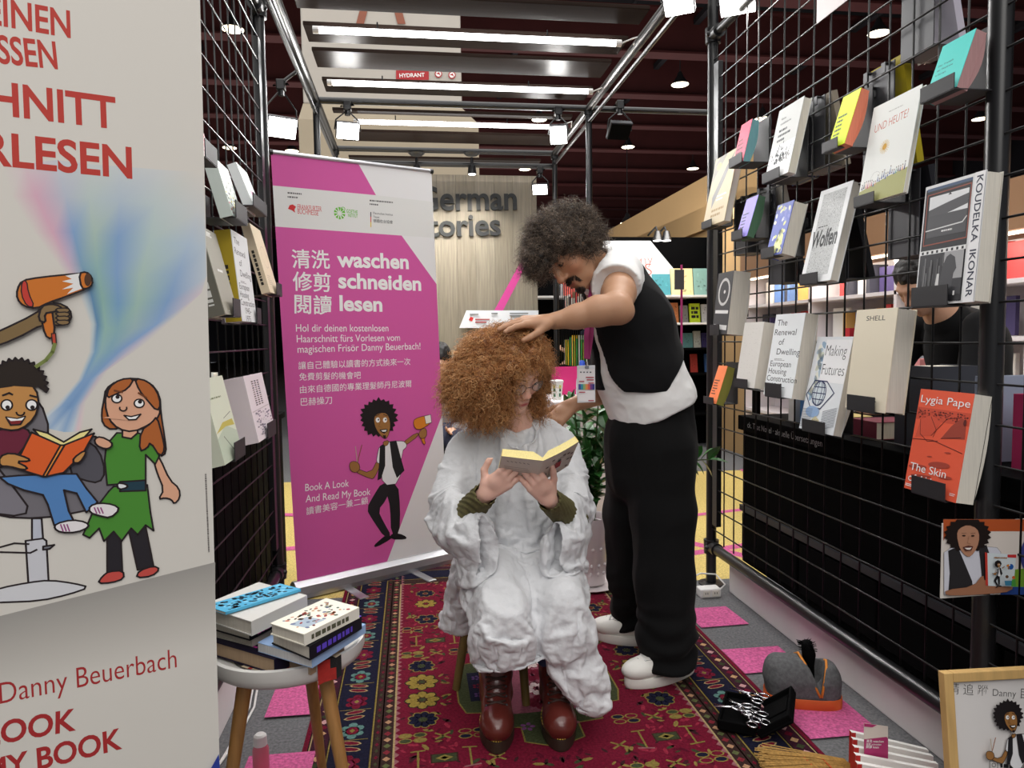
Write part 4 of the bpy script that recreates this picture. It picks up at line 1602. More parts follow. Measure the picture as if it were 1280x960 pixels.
def cartoon(pan, X, Yf, sc, w=.0025):
    """the drawn hairdresser with scissors and hairdryer; X, Yf map drawing units to photo pixels"""
    f = lambda pts: [(X + a * sc, Yf + b * sc) for a, b in pts]
    S = lambda pts, col, sm=1, ww=w: pan.shape(f(pts), col, ww, INKB, True, sm)
    # legs (crossed), shoes
    S([(478 - 478, 604 - 604), (497 - 478, 0), (500 - 478, 30), (499 - 478, 64), (489 - 478, 64), (488 - 478, 30), (484 - 478, 14)], rgb(30, 28, 32))
    S([(-1, 0), (10, 2), (5, 20), (-6, 34), (2, 50), (11, 66), (3, 68), (-12, 46), (-20, 32), (-10, 14)], rgb(34, 32, 36))
    S([(3, 66), (12, 66), (10, 70), (-8, 80), (-11, 78), (-2, 70)], rgb(22, 20, 24))
    S([(11, 63), (21, 63), (30, 67), (29, 70), (10, 70)], rgb(22, 20, 24))
    # arms
    S([(-6, -30), (-3, -22), (-10, -7), (-14, -5), (-36, -15), (-34, -19), (-15, -12)], SK)
    S([(24, -50), (27, -46), (46, -60), (43, -64)], SK)
    # shirt and vest
    S([(-6, -38), (-4, -46), (8, -52), (22, -53), (28, -52), (31, -46), (24, -40), (22, 0), (0, 3), (-2, -24), (-8, -26)], rgb(236, 236, 238))
    S([(-3, -46), (3, -50), (3, -22), (-2, -6), (-6, -4), (-4, -26)], rgb(34, 32, 36), 0)
    S([(9, -52), (17, -53), (22, -34), (27, -16), (18, -7), (13, -20)], rgb(34, 32, 36), 0)
    # neck, head, hair
    S([(0, -52), (8, -54), (7, -48), (2, -46)], SK)
    hair = []
    rr = random.Random(2)
    for k in range(44):
        ang = 2 * math.pi * k / 44
        r_ = (24 if k % 2 else 20.5) + rr.uniform(-1, 1)
        hair.append((-5 + r_ * .98 * math.cos(ang), -82 + r_ * 1.02 * math.sin(ang)))
    S(hair, rgb(30, 24, 26), 0)
    S([(-11, -80), (-9, -86), (2, -89), (8, -84), (10, -72), (8, -62), (5, -56), (1, -56), (-6, -64), (-10, -72)], SK)
    for (ex) in (-6, 3):
        pan.ell((X + ex * sc, Yf - 79 * sc), 2.6 * sc, 3.2 * sc, WHITE)
        pan.ell((X + (ex + .8) * sc, Yf - 79.5 * sc), .9 * sc, 1.2 * sc, INKB)
        pan.lay -= 1
    pan.stroke(f([(-9, -84), (-4, -86)]), w * 1.2, INKB)
    pan.stroke(f([(1, -86), (6, -84)]), w * 1.2, INKB)
    pan.stroke(f([(-2, -78), (-5, -71), (-1, -70)]), w * .8, SKD)
    pan.poly(f([(-4, -67), (6, -68), (6, -65), (2, -62), (-2, -64)]), INKB)
    pan.poly(f([(-2, -66), (5, -67), (4, -64.5), (0, -64.5)]), WHITE)
    pan.poly(f([(0, -60), (4, -60), (4, -56.5), (2, -55.5)]), INKB)
    # hands, scissors, hairdryer
    pan.stroke(f([(-33, -20), (-26, -48)]), w * 1.6, rgb(150, 90, 60))
    pan.stroke(f([(-31, -20), (-34, -46)]), w * 1.6, rgb(190, 170, 150))
    S([(-42, -24), (-38, -28), (-30, -26), (-28, -18), (-33, -13), (-40, -15)], SK)
    S([(47, -58), (51, -66), (54, -64), (52, -54), (54, -50), (51, -48)], rgb(216, 130, 40))
    S([(38, -78), (43, -82), (60, -86), (61, -76), (48, -67), (40, -68)], rgb(216, 130, 40))
    S([(52, -84), (60, -86), (61, -76), (54, -74)], rgb(240, 236, 226), 0)
    S([(44, -62), (50, -69), (55, -68), (55, -58), (48, -55)], SK)


cartoon(pan, 478, 604, 1.0)
mb.build('banner_sheet', 'banner_cloth', t)

# ---- the near banner at the left
t, P0, u, n, L = rollup('white roll-up banner with red lettering and cartoon children, nearest the camera', (-.343 - .85 * .938, 1.2 - .85 * .347), (-.343, 1.2), .07, 2.1, -.015)
mb = MB()
pan = Panel(mb, P0 + n * .004, u - Z_ * .015, Z_ + u * .015, n, eps=.00005)
pan.lay = 0
BG = rgb(216, 211, 203)
pan.rect(0, .078, L, 2.1, BG)
uvp = pan.uv
T = pan.text
ub = pan.uv((268, 690))[0]


def grid_print(rows, ncol):
    """a soft-edged printed colour field; rows = [(list of (px, py, colour))]"""
    P = [[(pan.uv((q[0], q[1])), rgb(*q[2])) for q in r] for r in rows]
    for r0, r1 in zip(P, P[1:]):
        for i in range(len(r0) - 1):
            w = [r0[i], r0[i + 1], r1[i + 1], r1[i]]
            pts = [pan.pt(*a[0]) for a in w]
            cols = [a[1] for a in w]
            if (pts[1] - pts[0]).cross(pts[2] - pts[0]).dot(pan.n) < 0:
                pts, cols = pts[::-1], cols[::-1]
            mb.face(pts, cols, 0)
    pan.lay += 1


bg = (216, 211, 203)
bl, gn, pk, vi, lb = (132, 164, 204), (172, 194, 184), (216, 172, 190), (176, 172, 206), (178, 196, 214)
dk = (98, 140, 176)
rows = [
    [(-40, 196, bg), (0, 200, bg), (30, 205, (218, 200, 204)), (70, 200, (202, 204, 210)), (110, 205, (204, 208, 206)), (150, 208, (202, 207, 209)), (200, 212, (208, 210, 210)), (245, 215, bg), (254, 215, bg)],
    [(-30, 245, bg), (14, 245, bg), (45, 245, pk), (82, 245, (186, 192, 206)), (112, 248, (188, 202, 200)), (150, 250, (182, 196, 208)), (195, 255, (194, 206, 206)), (248, 262, (206, 208, 208)), (256, 262, (208, 208, 206))],
    [(-10, 290, bg), (42, 290, bg), (66, 290, pk), (92, 290, bl), (118, 292, gn), (148, 296, bl), (188, 300, (182, 202, 200)), (236, 306, lb), (257, 310, (190, 202, 212))],
    [(46, 330, bg), (72, 330, bg), (86, 330, (206, 180, 198)), (102, 332, (128, 164, 190)), (122, 336, (146, 182, 180)), (146, 342, bl), (176, 344, (172, 196, 188)), (222, 342, (150, 176, 208)), (258, 345, (196, 204, 212))],
    [(80, 366, bg), (98, 366, bg), (104, 366, (190, 200, 206)), (114, 368, dk), (128, 374, (142, 180, 172)), (148, 380, (120, 160, 196)), (172, 380, (160, 190, 180)), (210, 376, bl), (252, 366, (214, 200, 204)), ],
    [(106, 405, bg), (112, 405, bg), (117, 405, (186, 200, 204)), (122, 406, dk), (132, 410, (150, 186, 178)), (147, 412, (138, 176, 184)), (168, 410, (158, 184, 188)), (196, 405, (140, 170, 208)), (222, 395, bg)],
    [(106, 440, bg), (111, 440, bg), (115, 440, (180, 196, 206)), (119, 440, (126, 166, 196)), (126, 440, (150, 184, 188)), (136, 440, (134, 172, 192)), (150, 438, bl), (166, 434, (190, 186, 206)), (184, 428, bg)],
    [(92, 475, bg), (97, 475, bg), (101, 475, (170, 190, 208)), (104, 475, (130, 164, 204)), (108, 475, bl), (113, 474, (130, 164, 204)), (119, 472, (160, 180, 208)), (126, 468, (200, 190, 200)), (136, 462, bg)],
    [(70, 505, bg), (74, 506, (196, 206, 214)), (78, 507, (140, 170, 206)), (82, 508, (130, 164, 204)), (86, 509, (120, 156, 200)), (91, 509, (130, 164, 204)), (96, 508, (160, 180, 208)), (102, 506, (206, 196, 202)), (108, 502, bg)],
    [(44, 528, bg), (50, 530, (206, 214, 220)), (56, 532, (190, 204, 218)), (62, 536, (160, 184, 212)), (70, 538, (190, 206, 220)), (80, 540, (150, 178, 210)), (90, 540, (196, 210, 220)), (97, 539, (226, 200, 206)), (104, 536, bg)],
]
rows[4] = rows[4]
grid_print(rows, 9)
# floor of the drawing
g0, g1, g2 = (160, 156, 151), (186, 181, 174), bg
grid_print([[(x, 770 - .25 * x + d, c) for x in (-60, 10, 70, 130, 190, 269)] for d, c in ((0, g0), (45, g1), (110, g2), (112, g2))], 6)
RED, RED2 = rgb(186, 56, 46), rgb(168, 44, 46)
# lettering
T('KEINEN', (-42, 24), (88.5, 47), .0395, RED, .02)
T('GROSSEN', (-82, 70), (72.5, 86), .0395, RED, .02)
T('HAARSCHNITT', (-255, 112), (145.5, 160.5), .0475, RED, .024)
T('FÜR VORLESEN', (-265, 180), (165.5, 222.5), .0475, RED, .024)
T('Danny Beuerbach', (0, 880), (221, 834), .0335, RED2, -.004)
T('BOOK A LOOK', (-208, 968), (95, 912), .0345, RED2, .024)
T('AND READ MY BOOK', (-262, 1042), (153, 935), .0345, RED2, .024)
q = Panel(mb, pan.O + pan.u * (pan.uv((262, 690))[0]) + pan.v * pan.uv((262, 690))[1], (0, 0, 1), -pan.u, pan.n, eps=.0006)
dashes(q, (0, 0), (.13, 0), .0022, rgb(110, 104, 102), False)
# drawing: salon chair
w = .0026
S = lambda pts, col, sm=1, ww=w: pan.shape(pts, col, ww, INKB, True, sm)
GC, GD = rgb(116, 112, 118), rgb(84, 82, 90)
S([(40, 648), (52, 648), (54, 676), (40, 676)], rgb(190, 194, 206), 0)
S([(32, 676), (54, 673), (58, 676), (61, 731), (36, 737)], rgb(206, 206, 212), 0)
S([(-40, 748), (0, 735), (36, 728), (62, 725), (92, 729), (112, 734), (86, 743), (50, 751), (0, 753), (-40, 754)], rgb(214, 214, 218), 1)
pan.stroke([(0, 684), (18, 679), (36, 680)], w, INKB)
pan.stroke([(0, 690), (38, 691), (46, 687)], w, INKB)
S([(54, 683), (68, 681), (62, 686), (54, 687)], rgb(120, 122, 130), 0)
S([(-30, 520), (-20, 500), (14, 470), (34, 482), (60, 520), (60, 560), (90, 572), (106, 545), (124, 546), (142, 560), (153, 592), (150, 616), (138, 630), (100, 640), (50, 648), (0, 646), (-40, 630)], GC, 1)
S([(92, 556), (106, 549), (124, 562), (132, 590), (124, 604), (104, 600), (86, 592)], GD, 1)
S([(-40, 560), (-10, 575), (18, 610), (40, 640), (10, 646), (-40, 630)], rgb(128, 124, 132), 1)
# girl in green
HR = rgb(176, 98, 46)
SKG = rgb(222, 168, 138)
S([(130, 500), (132, 486), (146, 476), (168, 472), (188, 478), (200, 494), (201, 516), (206, 548), (208, 566), (200, 571), (190, 540), (160, 530), (140, 538), (128, 530), (127, 515)], HR, 1)
S([(134, 650), (150, 650), (153, 716), (134, 716)], rgb(38, 34, 40), 0)
S([(158, 650), (180, 648), (192, 708), (172, 712)], rgb(38, 34, 40), 0)
S([(122, 729), (128, 720), (136, 714), (154, 713), (155, 723), (140, 728)], rgb(198, 78, 70), 1)
S([(170, 722), (174, 713), (192, 707), (200, 711), (190, 720)], rgb(198, 78, 70), 1)
S([(191, 560), (200, 573), (212, 600), (224, 610), (225, 622), (218, 630), (214, 624), (206, 622), (198, 624), (205, 612), (196, 590), (192, 575)], SKG, 1)
S([(133, 556), (146, 541), (172, 541), (190, 547), (199, 570), (194, 580), (182, 568), (182, 602), (134, 606), (131, 575)], rgb(74, 140, 50), 0)
S([(142, 608), (184, 606), (188, 640), (192, 663), (182, 656), (172, 668), (164, 660), (152, 676), (142, 664), (130, 676), (124, 660), (112, 672), (104, 668), (116, 640), (136, 614)], rgb(74, 140, 50), 0)
S([(150, 602), (182, 600), (182, 613), (150, 614)], rgb(30, 60, 74), 0)
S([(146, 603), (158, 605), (160, 609), (148, 612)], rgb(226, 228, 230), 1)
S([(153, 538), (153, 546), (164, 548), (172, 541), (172, 528), (152, 528)], SKG, 0)
S([(131, 505), (134, 486), (150, 475), (168, 473), (182, 486), (199, 506), (200, 519), (188, 530), (166, 540), (148, 536), (136, 524)], SKG, 1)
S([(133, 498), (136, 484), (150, 474), (168, 472.5), (160, 486), (146, 492)], HR, 1)
S([(168, 472.5), (184, 476), (196, 488), (201, 506), (196, 514), (184, 500), (174, 488)], HR, 1)
S([(176, 538), (190, 528), (196, 520), (203, 545), (206, 562), (200, 571), (188, 552), (184, 560), (174, 564)], HR, 1)
for ex, ey in ((146, 498), (174, 504)):
    pan.ell((ex, ey), 6.2, 5.2, WHITE)
    pan.stroke(arc(ex, ey, 6.2, 0, 360, 18, 5.2), w * .8, INKB)
    pan.ell((ex + 1, ey - 2), 2.6, 2.4, INKB)
pan.poly([(128.5, 522), (156, 517), (176, 518), (168, 524), (160, 525)], SKG)
pan.stroke(arc(154, 510, 4.5, 200, -20, 8, 3.5), w * .8, INKB)
S([(155, 519), (164, 520.5), (176, 517.5), (170, 524), (161, 524.5)], WHITE, 0, w * .8)
pan.stroke([(143, 488), (153, 490)], w, rgb(110, 60, 30))
pan.stroke([(173, 491), (183, 497)], w, rgb(110, 60, 30))
# boy in the chair
SKB = rgb(196, 140, 78)
S([(-20, 545), (0, 538), (10, 530), (34, 535), (40, 545), (30, 560), (12, 580), (-20, 590)], rgb(108, 34, 56), 1)
S([(0, 596), (24, 594), (70, 592), (96, 592), (108, 610), (122, 627), (108, 640), (96, 616), (80, 612), (86, 638), (92, 650), (68, 656), (60, 630), (54, 618), (30, 612), (10, 604)], rgb(84, 132, 190), 0)
S([(70, 654), (90, 649), (108, 652), (112, 658), (96, 665), (76, 665), (68, 660)], rgb(234, 228, 230), 1)
S([(112, 632), (124, 628), (142, 630), (150, 636), (138, 647), (124, 644), (112, 640)], rgb(234, 228, 230), 1)
for k in range(3):
    pan.stroke([(76 + 4 * k, 655), (79 + 4 * k, 663)], w * .7, rgb(150, 70, 130))
    pan.stroke([(118 + 4 * k, 634), (121 + 4 * k, 641)], w * .7, rgb(150, 70, 130))
S([(-14, 470), (0, 480), (30, 476), (46, 486), (49, 505), (44, 522), (28, 536), (10, 538), (-14, 530)], SKB, 1)
hr = []
rr = random.Random(4)
for k in range(30):
    a_ = math.radians(188 + 175 * k / 29)
    r_ = 37 if k % 2 else 33
    hr.append((22 + r_ * 1.05 * math.cos(a_), 484 + r_ * 1.0 * math.sin(a_)))
hr += [(58, 490), (50, 484), (44, 480), (30, 478), (14, 482), (0, 484), (-14, 484)]
S(hr, rgb(40, 30, 24), 0)
pan.poly([(-16, 470), (50, 474), (46, 484), (14, 482), (-14, 486)], rgb(40, 30, 24))
for ex, ey in ((9, 506), (40, 506)):
    pan.ell((ex, ey), 7, 6.5, WHITE)
    pan.stroke(arc(ex, ey, 7, 0, 360, 18, 6.5), w * .8, INKB)
    pan.ell((ex + 1, ey + 3), 2.8, 2.6, INKB)
pan.stroke([(4, 494), (12, 491), (16, 493)], w, INKB)
pan.stroke([(38, 494), (46, 496)], w, INKB)
pan.stroke(arc(26, 515, 5, 180, 0, 8, 4), w * .8, INKB)
S([(8, 521), (22, 523), (32, 520), (26, 530), (14, 531)], rgb(130, 36, 40), 0, w * .8)
pan.poly([(9, 521.5), (22, 523.5), (31, 521), (28, 525), (14, 526)], WHITE)
# the boy's book
S([(42, 536), (60, 541), (80, 552), (100, 540), (115, 536), (104, 548), (82, 560), (50, 545)], rgb(240, 226, 150), 0)
S([(40, 540), (76, 556), (54, 595), (18, 584)], rgb(222, 96, 40), 0)
S([(80, 556), (118, 541), (104, 566), (80, 590), (58, 595)], rgb(222, 96, 40), 0)
S([(76, 556), (81, 556), (58, 595), (54, 595)], rgb(240, 150, 60), 0)
for pts in ([(0, 570), (14, 565), (36, 572), (38, 576), (20, 576), (36, 584), (30, 587), (12, 582), (0, 582)], [(92, 572), (106, 562), (108, 566), (100, 578), (92, 578)]):
    S(pts, SKB, 1)
S([(118, 548), (126, 545), (140, 552), (140, 558), (132, 561), (120, 556)], SKG, 1)
# arm with hairdryer
S([(-20, 422), (0, 414), (44, 393), (56, 382), (72, 378), (88, 386), (90, 400), (78, 408), (56, 404), (20, 424), (-20, 438)], rgb(128, 104, 68), 1)
S([(52, 388), (64, 378), (70, 420), (60, 424), (54, 410)], rgb(206, 116, 40), 1)
S([(22, 362), (28, 351), (50, 347), (100, 342), (112, 342), (116, 352), (112, 360), (80, 372), (62, 378), (46, 386), (30, 383), (22, 374)], rgb(206, 116, 40), 1)
pan.poly([(82, 345), (100, 342), (103, 361), (84, 368), (92, 360), (78, 362), (92, 355), (78, 352), (90, 349)], rgb(232, 230, 228))
S([(99, 342), (108, 340), (115, 346), (116, 356), (110, 361), (102, 361)], rgb(206, 116, 40), 1)
pan.ell((110, 350), 4.4, 8, rgb(80, 50, 30))
S([(28, 352), (34, 351), (36, 366), (44, 384), (34, 383), (27, 368)], rgb(196, 60, 50), 1, w * .6)
S([(52, 383), (64, 380), (76, 383), (78, 388), (66, 390), (56, 392), (58, 404), (48, 400)], rgb(134, 108, 72), 1)
for k in range(4):
    S([(68, 386 + 5 * k), (86, 385 + 5 * k), (88, 390 + 5 * k), (76, 392 + 5 * k)], rgb(134, 108, 72), 1, w * .7)
S([(65, 417), (70, 417), (71, 430), (66, 430)], rgb(190, 70, 50), 0, w * .6)
pan.stroke([(69, 430), (66, 440), (58, 450), (46, 458)], .005, rgb(120, 132, 70))
# blue wave at the lower corner
pan.poly([(273, 940), (262, 960), (250, 985), (240, 1100), (285, 1100)], rgb(44, 62, 150))
mb.build('banner_sheet', 'banner_cloth', t)
# ------------------------------------------------------------------ people
P = ony
mat('skin', rough=0.5, attr=True, spec=0.4, sss=0.12, bump=0.12, bscale=220, bdist=0.002)
mat('hair', rough=0.45, attr=True, spec=0.45)
mat('tshirt_white', (236, 235, 234), 0.85, noise=0.02, nscale=30, bump=0.25, bscale=300, bdist=0.001)
mat('cloth_black', (15, 15, 17), 0.9, spec=.2, sheen=0.04, noise=0.12, nscale=6, bump=0.3, bscale=400, bdist=0.001)
mat('trouser_black', (11, 11, 12), 0.9, spec=.2, sheen=0.03, noise=0.12, nscale=5, bump=0.3, bscale=350, bdist=0.001)
mat('gown_white', (218, 219, 222), 0.75, noise=0.02, nscale=40, bump=0.55, bscale=70, bdist=0.004, sheen=0.1)
mat('leather_white', (236, 234, 228), 0.4, bump=0.1, bscale=200, bdist=0.001)
mat('sole_white', (236, 233, 226), 0.55)
mat('leather_brown', (92, 38, 32), 0.28, coat=0.3, noise=0.18, nscale=10, bump=0.15, bscale=150, bdist=0.002)
mat('sole_brown', (52, 40, 32), 0.5)
mat('stitch_yellow', (206, 176, 70), 0.6)
mat('lace_brown', (58, 36, 30), 0.7)
mat('knit_olive', (98, 92, 56), 0.9, noise=0.25, nscale=60, stretch=(1, 1, 1), bump=0.5, bscale=160, bdist=0.003)
mat('denim', (62, 84, 122), 0.9, noise=0.2, nscale=120, bump=0.3, bscale=300, bdist=0.002)
mat('glass_frame', (40, 32, 34), 0.3)
mat('lens_glass', (235, 238, 242), 0.03, spec=0.6, alpha=.12)
mat('eye_white', (226, 220, 214), 0.25)
mat('eye_dark', (36, 24, 18), 0.2)
mat('ribbon_magenta', (150, 32, 98), 0.7)


def frame(yaw, pitch, roll=0.0):
    """head axes; yaw 0 looks along -Y, positive turns to +X; pitch > 0 looks down; roll > 0 leans the crown to -X"""
    F = Vector((math.sin(yaw) * math.cos(pitch), -math.cos(yaw) * math.cos(pitch), -math.sin(pitch)))
    S = Vector((0, 0, 1)).cross(F).normalized()
    S = -S
    U = S.cross(F).normalized()
    q = Matrix.Rotation(roll, 3, F)
    return (q @ S), F, (q @ U)


def lcl(c, ax, sc=1.0):
    S, F, U = ax
    return lambda x, y, z: c + (S * x + F * y + U * z) * sc


def head_sdf(sd, c, ax, sc, neck_to, neck_r=(.055, .06), fem=False, goatee=False):
    L = lcl(c, ax, sc)
    R = np.array([[ax[j][i] for j in range(3)] for i in range(3)])

    def E(p, r, k=.01, sub=False):
        sd.ell(L(*p), [q * sc for q in r], R, k * sc, sub)

    def Cn(a, b_, r0, r1, k=.008, sub=False):
        sd.cone(L(*a), L(*b_), r0 * sc, r1 * sc, k * sc, sub)
    E((0, -.012, .03), (.076, .096, .088))
    E((0, .03, -.03), (.062, .062, .085), .025)
    E((0, .045, -.088), (.046 if not fem else .041, .042, .034), .025)
    E((0, .078, -.106), (.02, .017, .017), .02)
    for s in (-1, 1):
        E((s * .046, .055, -.035), (.022, .024, .026), .022)
        Cn((s * .045, .076, .022), (s * .014, .089, .020), .009 if not fem else .006, .010 if not fem else .007, .016)
        E((s * .034, .100, .000), (.019, .017, .011), .008, True)
        E((s * .033, .076, .000), (.0155, .0145, .0145), .002)
        E((s * .079, -.012, -.012), (.010, .022, .032), .008)
    w_ = .78 if fem else 1.0
    Cn((0, .086, .012), (0, .108 - (1 - w_) * .03, -.034), .0085 * w_, .0125 * w_, .010)
    E((0, .110 - (1 - w_) * .03, -.038), (.0125 * w_, .0125 * w_, .011 * w_), .007)
    for s in (-1, 1):
        E((s * .013 * w_, .097, -.042), (.0095 * w_, .011, .0085), .006)
        E((s * .007, .106, -.050), (.0042, .005, .004), .002, True)
    Cn((-.018, .086, -.070), (.018, .086, -.070), .0065, .0065, .008)
    Cn((-.011, .092, -.069), (.011, .092, -.069), .0065, .0065, .006)
    Cn((-.013, .089, -.081), (.013, .089, -.081), .0075, .0075, .007)
    Cn((-.021, .0985, -.0755), (.021, .0985, -.0755), .0022, .0022, .003, True)
    sd.cone(L(0, -.025, -.05), neck_to, neck_r[0] * sc, neck_r[1] * sc, .03 * sc)
    return L


def face_cols(V, L_inv, base, lip, cheek=None, beard=None):
    """skin tints that belong to the person: lips, cheeks, stubble"""
    col = np.tile(np.array(rgb(*base)[:3]), (len(V), 1))
    q = L_inv(V)

    def blob(c, r, tint, amt):
        d = np.sqrt((((q - np.array(c)) / np.array(r)) ** 2).sum(1))
        w = np.clip(1.4 - d, 0, 1) * amt
        w = w[:, None]
        col[:] = col * (1 - w) + np.array(rgb(*tint)[:3]) * w
    if cheek:
        for s in (-1, 1):
            blob((s * .045, .065, -.04), (.03, .04, .03), cheek, .6)
        blob((0, .115, -.038), (.02, .02, .02), cheek, .6)
    if beard:
        blob((0, .088, -.104), (.017, .03, .013), beard, 1.1)
        blob((0, .095, -.0600), (.028, .02, .0075), beard, 1.2)
        for s in (-1, 1):
            blob((s * .026, .085, -.072), (.004, .03, .012), beard, .6)
    blob((0, .10, -.0765), (.021, .03, .009), lip, 1.0)
    return col


def linv(c, ax, sc):
    A = np.array([[ax[j][i] for j in range(3)] for i in range(3)])
    cc = A3(c)
    return lambda V: (V - cc) @ A / sc


def hand(sd, wrist, f, back, thumb_side, curls, sc=1.0, thumb=(.55, .75, -.35, .5), spread=.06, wr=.026, lens=(.071, .079, .073, .057)):
    """palm, four fingers bent at three joints and a thumb from the side of the palm"""
    f = Vector(f).normalized()
    b = (Vector(back) - f * f.dot(Vector(back))).normalized()
    s = f.cross(b) * thumb_side
    w = Vector(wrist)
    pl = .088 * sc
    offs = (.028, .0095, -.009, -.026)
    k1 = []
    for i, o in enumerate(offs):
        e = w + f * (pl * (1.0, 1.03, .99, .90)[i]) + s * (o * sc)
        k1.append(e)
        sd.cone(w + f * .012 * sc + s * o * .6 * sc, e, .0145 * sc, .0115 * sc, .010 * sc)
    sd.ell(w + f * (.05 * sc) + s * .012 * sc - b * .006 * sc, (.022 * sc,) * 3, None, .015)
    for i in range(4):
        c = curls[i]
        p = k1[i]
        d = (f + s * (spread * (1.5 - i))).normalized()
        ang = 0.0
        L_ = lens[i] * sc
        for j, (fr, r0, r1) in enumerate(((.46, .0098, .0088), (.31, .0088, .0080), (.23, .0080, .0066))):
            ang += c[j] if hasattr(c, '__len__') else c
            dd = d * math.cos(ang) - b * math.sin(ang)
            q = p + dd * (L_ * fr)
            sd.cone(p, q, r0 * sc, r1 * sc, .003)
            p = q
    p = w + f * (.022 * sc) + s * (.026 * sc) - b * .004 * sc
    d = (f * thumb[0] + s * thumb[1] + b * thumb[2]).normalized()
    q = p + d * .042 * sc
    sd.cone(w + f * .012 * sc + s * .012 * sc, p, .016 * sc, .0145 * sc, .012)
    sd.cone(p, q, .0145 * sc, .0108 * sc, .008)
    d2 = (d * math.cos(thumb[3]) + (f * .9 - s * .25) * math.sin(thumb[3])).normalized()
    q2 = q + d2 * .030 * sc
    sd.cone(q, q2, .0108 * sc, .0098 * sc, .004)
    sd.cone(q2, q2 + (d2 * .9 + f * .2).normalized() * .022 * sc, .0098 * sc, .0075 * sc, .003)


def ringlets(roots, dirs, n_pts, length, hel_r, turns, thick, cols, seed=0, grav=0.35, sides=3):
    r_ = np.random.default_rng(seed)
    N = len(roots)
    t = np.linspace(0, 1, n_pts)[None, :, None]
    Ls = (length[0] + (length[1] - length[0]) * r_.random((N, 1, 1)))
    d = dirs[:, None, :] + 0.0
    c = roots[:, None, :] + d * Ls * t + np.array([0, 0, -1.0]) * grav * Ls * t ** 2
    a = np.cross(dirs, r_.normal(size=(N, 3)))
    a /= np.linalg.norm(a, axis=1)[:, None] + 1e-9
    b = np.cross(dirs, a)
    ph = (r_.random((N, 1)) * 6.28 + np.linspace(0, 1, n_pts)[None, :] * 2 * np.pi * (turns[0] + (turns[1] - turns[0]) * r_.random((N, 1))))[:, :, None]
    hr = (hel_r[0] + (hel_r[1] - hel_r[0]) * r_.random((N, 1, 1))) * (0.35 + 0.65 * np.minimum(t * 3, 1))
    sgn = np.where(r_.random((N, 1, 1)) < .5, -1, 1)
    c = c + (a[:, None, :] * np.cos(ph) + b[:, None, :] * np.sin(ph) * sgn) * hr
    tan = np.gradient(c, axis=1)
    tan /= np.linalg.norm(tan, axis=2)[:, :, None] + 1e-9
    ref = np.array([0.31, 0.52, 0.8])
    e1 = np.cross(tan, ref)
    e1 /= np.linalg.norm(e1, axis=2)[:, :, None] + 1e-9
    e2 = np.cross(tan, e1)
    th = thick * (1.0 - 0.75 * t ** 3) * np.ones((N, 1, 1))
    V = []
    for k in range(sides):
        w = 2 * np.pi * k / sides
        V.append(c + (e1 * np.cos(w) + e2 * np.sin(w)) * th)
    V = np.stack(V, 2)                      # N, n_pts, sides, 3
    idx = np.arange(N * n_pts * sides).reshape(N, n_pts, sides)
    F = []
    for k in range(sides):
        k2 = (k + 1) % sides
        F.append(np.stack([idx[:, :-1, k], idx[:, :-1, k2], idx[:, 1:, k2], idx[:, 1:, k]], -1).reshape(-1, 4))
    cc = np.array([rgb(*q)[:3] for q in cols])
    pick = cc[r_.integers(0, len(cc), N)] * (0.8 + 0.4 * r_.random((N, 1)))
    C_ = np.repeat(pick, n_pts * sides, axis=0)
    return V.reshape(-1, 3), np.concatenate(F), C_


def make_hair(parent, sd, keep, center, n, cols, base_col, length, hel_r, turns, thick, seed, grav=.3, amp=.012, nsc=38, npts=20):
    V, F = sd.mesh()
    N = vnormals(V, F)
    am = amp * np.where(keep(V), 1.0, .15)
    V = V + N * (am * np.abs(noise3(V, nsc, 3)))[:, None] + N * (am * .6 * noise3(V, nsc * 2.2, 5))[:, None]
    N = vnormals(V, F)
    r_ = np.random.default_rng(seed)
    ok = np.where(keep(V))[0]
    pick = r_.choice(ok, n, replace=len(ok) < n)
    roots = V[pick] - N[pick] * .012
    out = V[pick] - A3(center)
    out /= np.linalg.norm(out, axis=1)[:, None]
    dirs = N[pick] * .55 + out * .35 + r_.normal(size=(n, 3)) * .42
    dirs /= np.linalg.norm(dirs, axis=1)[:, None]
    hv, hf, hc = ringlets(roots, dirs, npts, length, hel_r, turns, thick, cols, seed, grav)
    b = np.array(rgb(*base_col)[:3])
    bc = b[None, :] * (0.75 + 0.5 * (0.5 + 0.5 * noise3(V, 90, 8)))[:, None]
    VV, FF = join_np([(V, F), (hv, hf)])
    return npmesh('hair', VV, FF, 'hair', parent, np.concatenate([bc, hc]))


def folds(V, N, specs, seed=0):
    """cloth creases: ridged noise stretched along given directions"""
    for i, (axis, scale, stretch, amp, sharp) in enumerate(specs):
        a = A3(axis) / np.linalg.norm(axis)
        q = V - (V @ a)[:, None] * a[None, :] * (1 - stretch)
        nz = noise3(q, scale, seed + i)
        rd = 1 - np.abs(nz) * 2
        V = V + N * (amp * (np.sign(rd) * np.abs(rd) ** sharp))[:, None]
    return V


# ================================================================== the hairdresser
man = thing('person', 'person with dark curls, white t-shirt, black vest and trousers, bending over the reader', 'person', onz(815, 850))
SKM = (180, 136, 106)
max_ = (lambda F, U: (F.cross(U).normalized(), F, U))
Fm = Vector((-.55, -.42, -.70)).normalized()
Um = Vector((-.78, 0.0, .60))
Um = (Um - Fm * Um.dot(Fm)).normalized()
axm = (Fm.cross(Um).normalized(), Fm, Um)
Hm = P(709, 314, 2.36)
nb = P(757, 345, 2.46)
# head and neck
sd = SDF(Hm - Vector((.2, .2, .22)), Hm + Vector((.32, .28, .2)), .0026)
head_sdf(sd, Hm, axm, 1.0, nb, (.056, .064))
hv = sd.mesh()
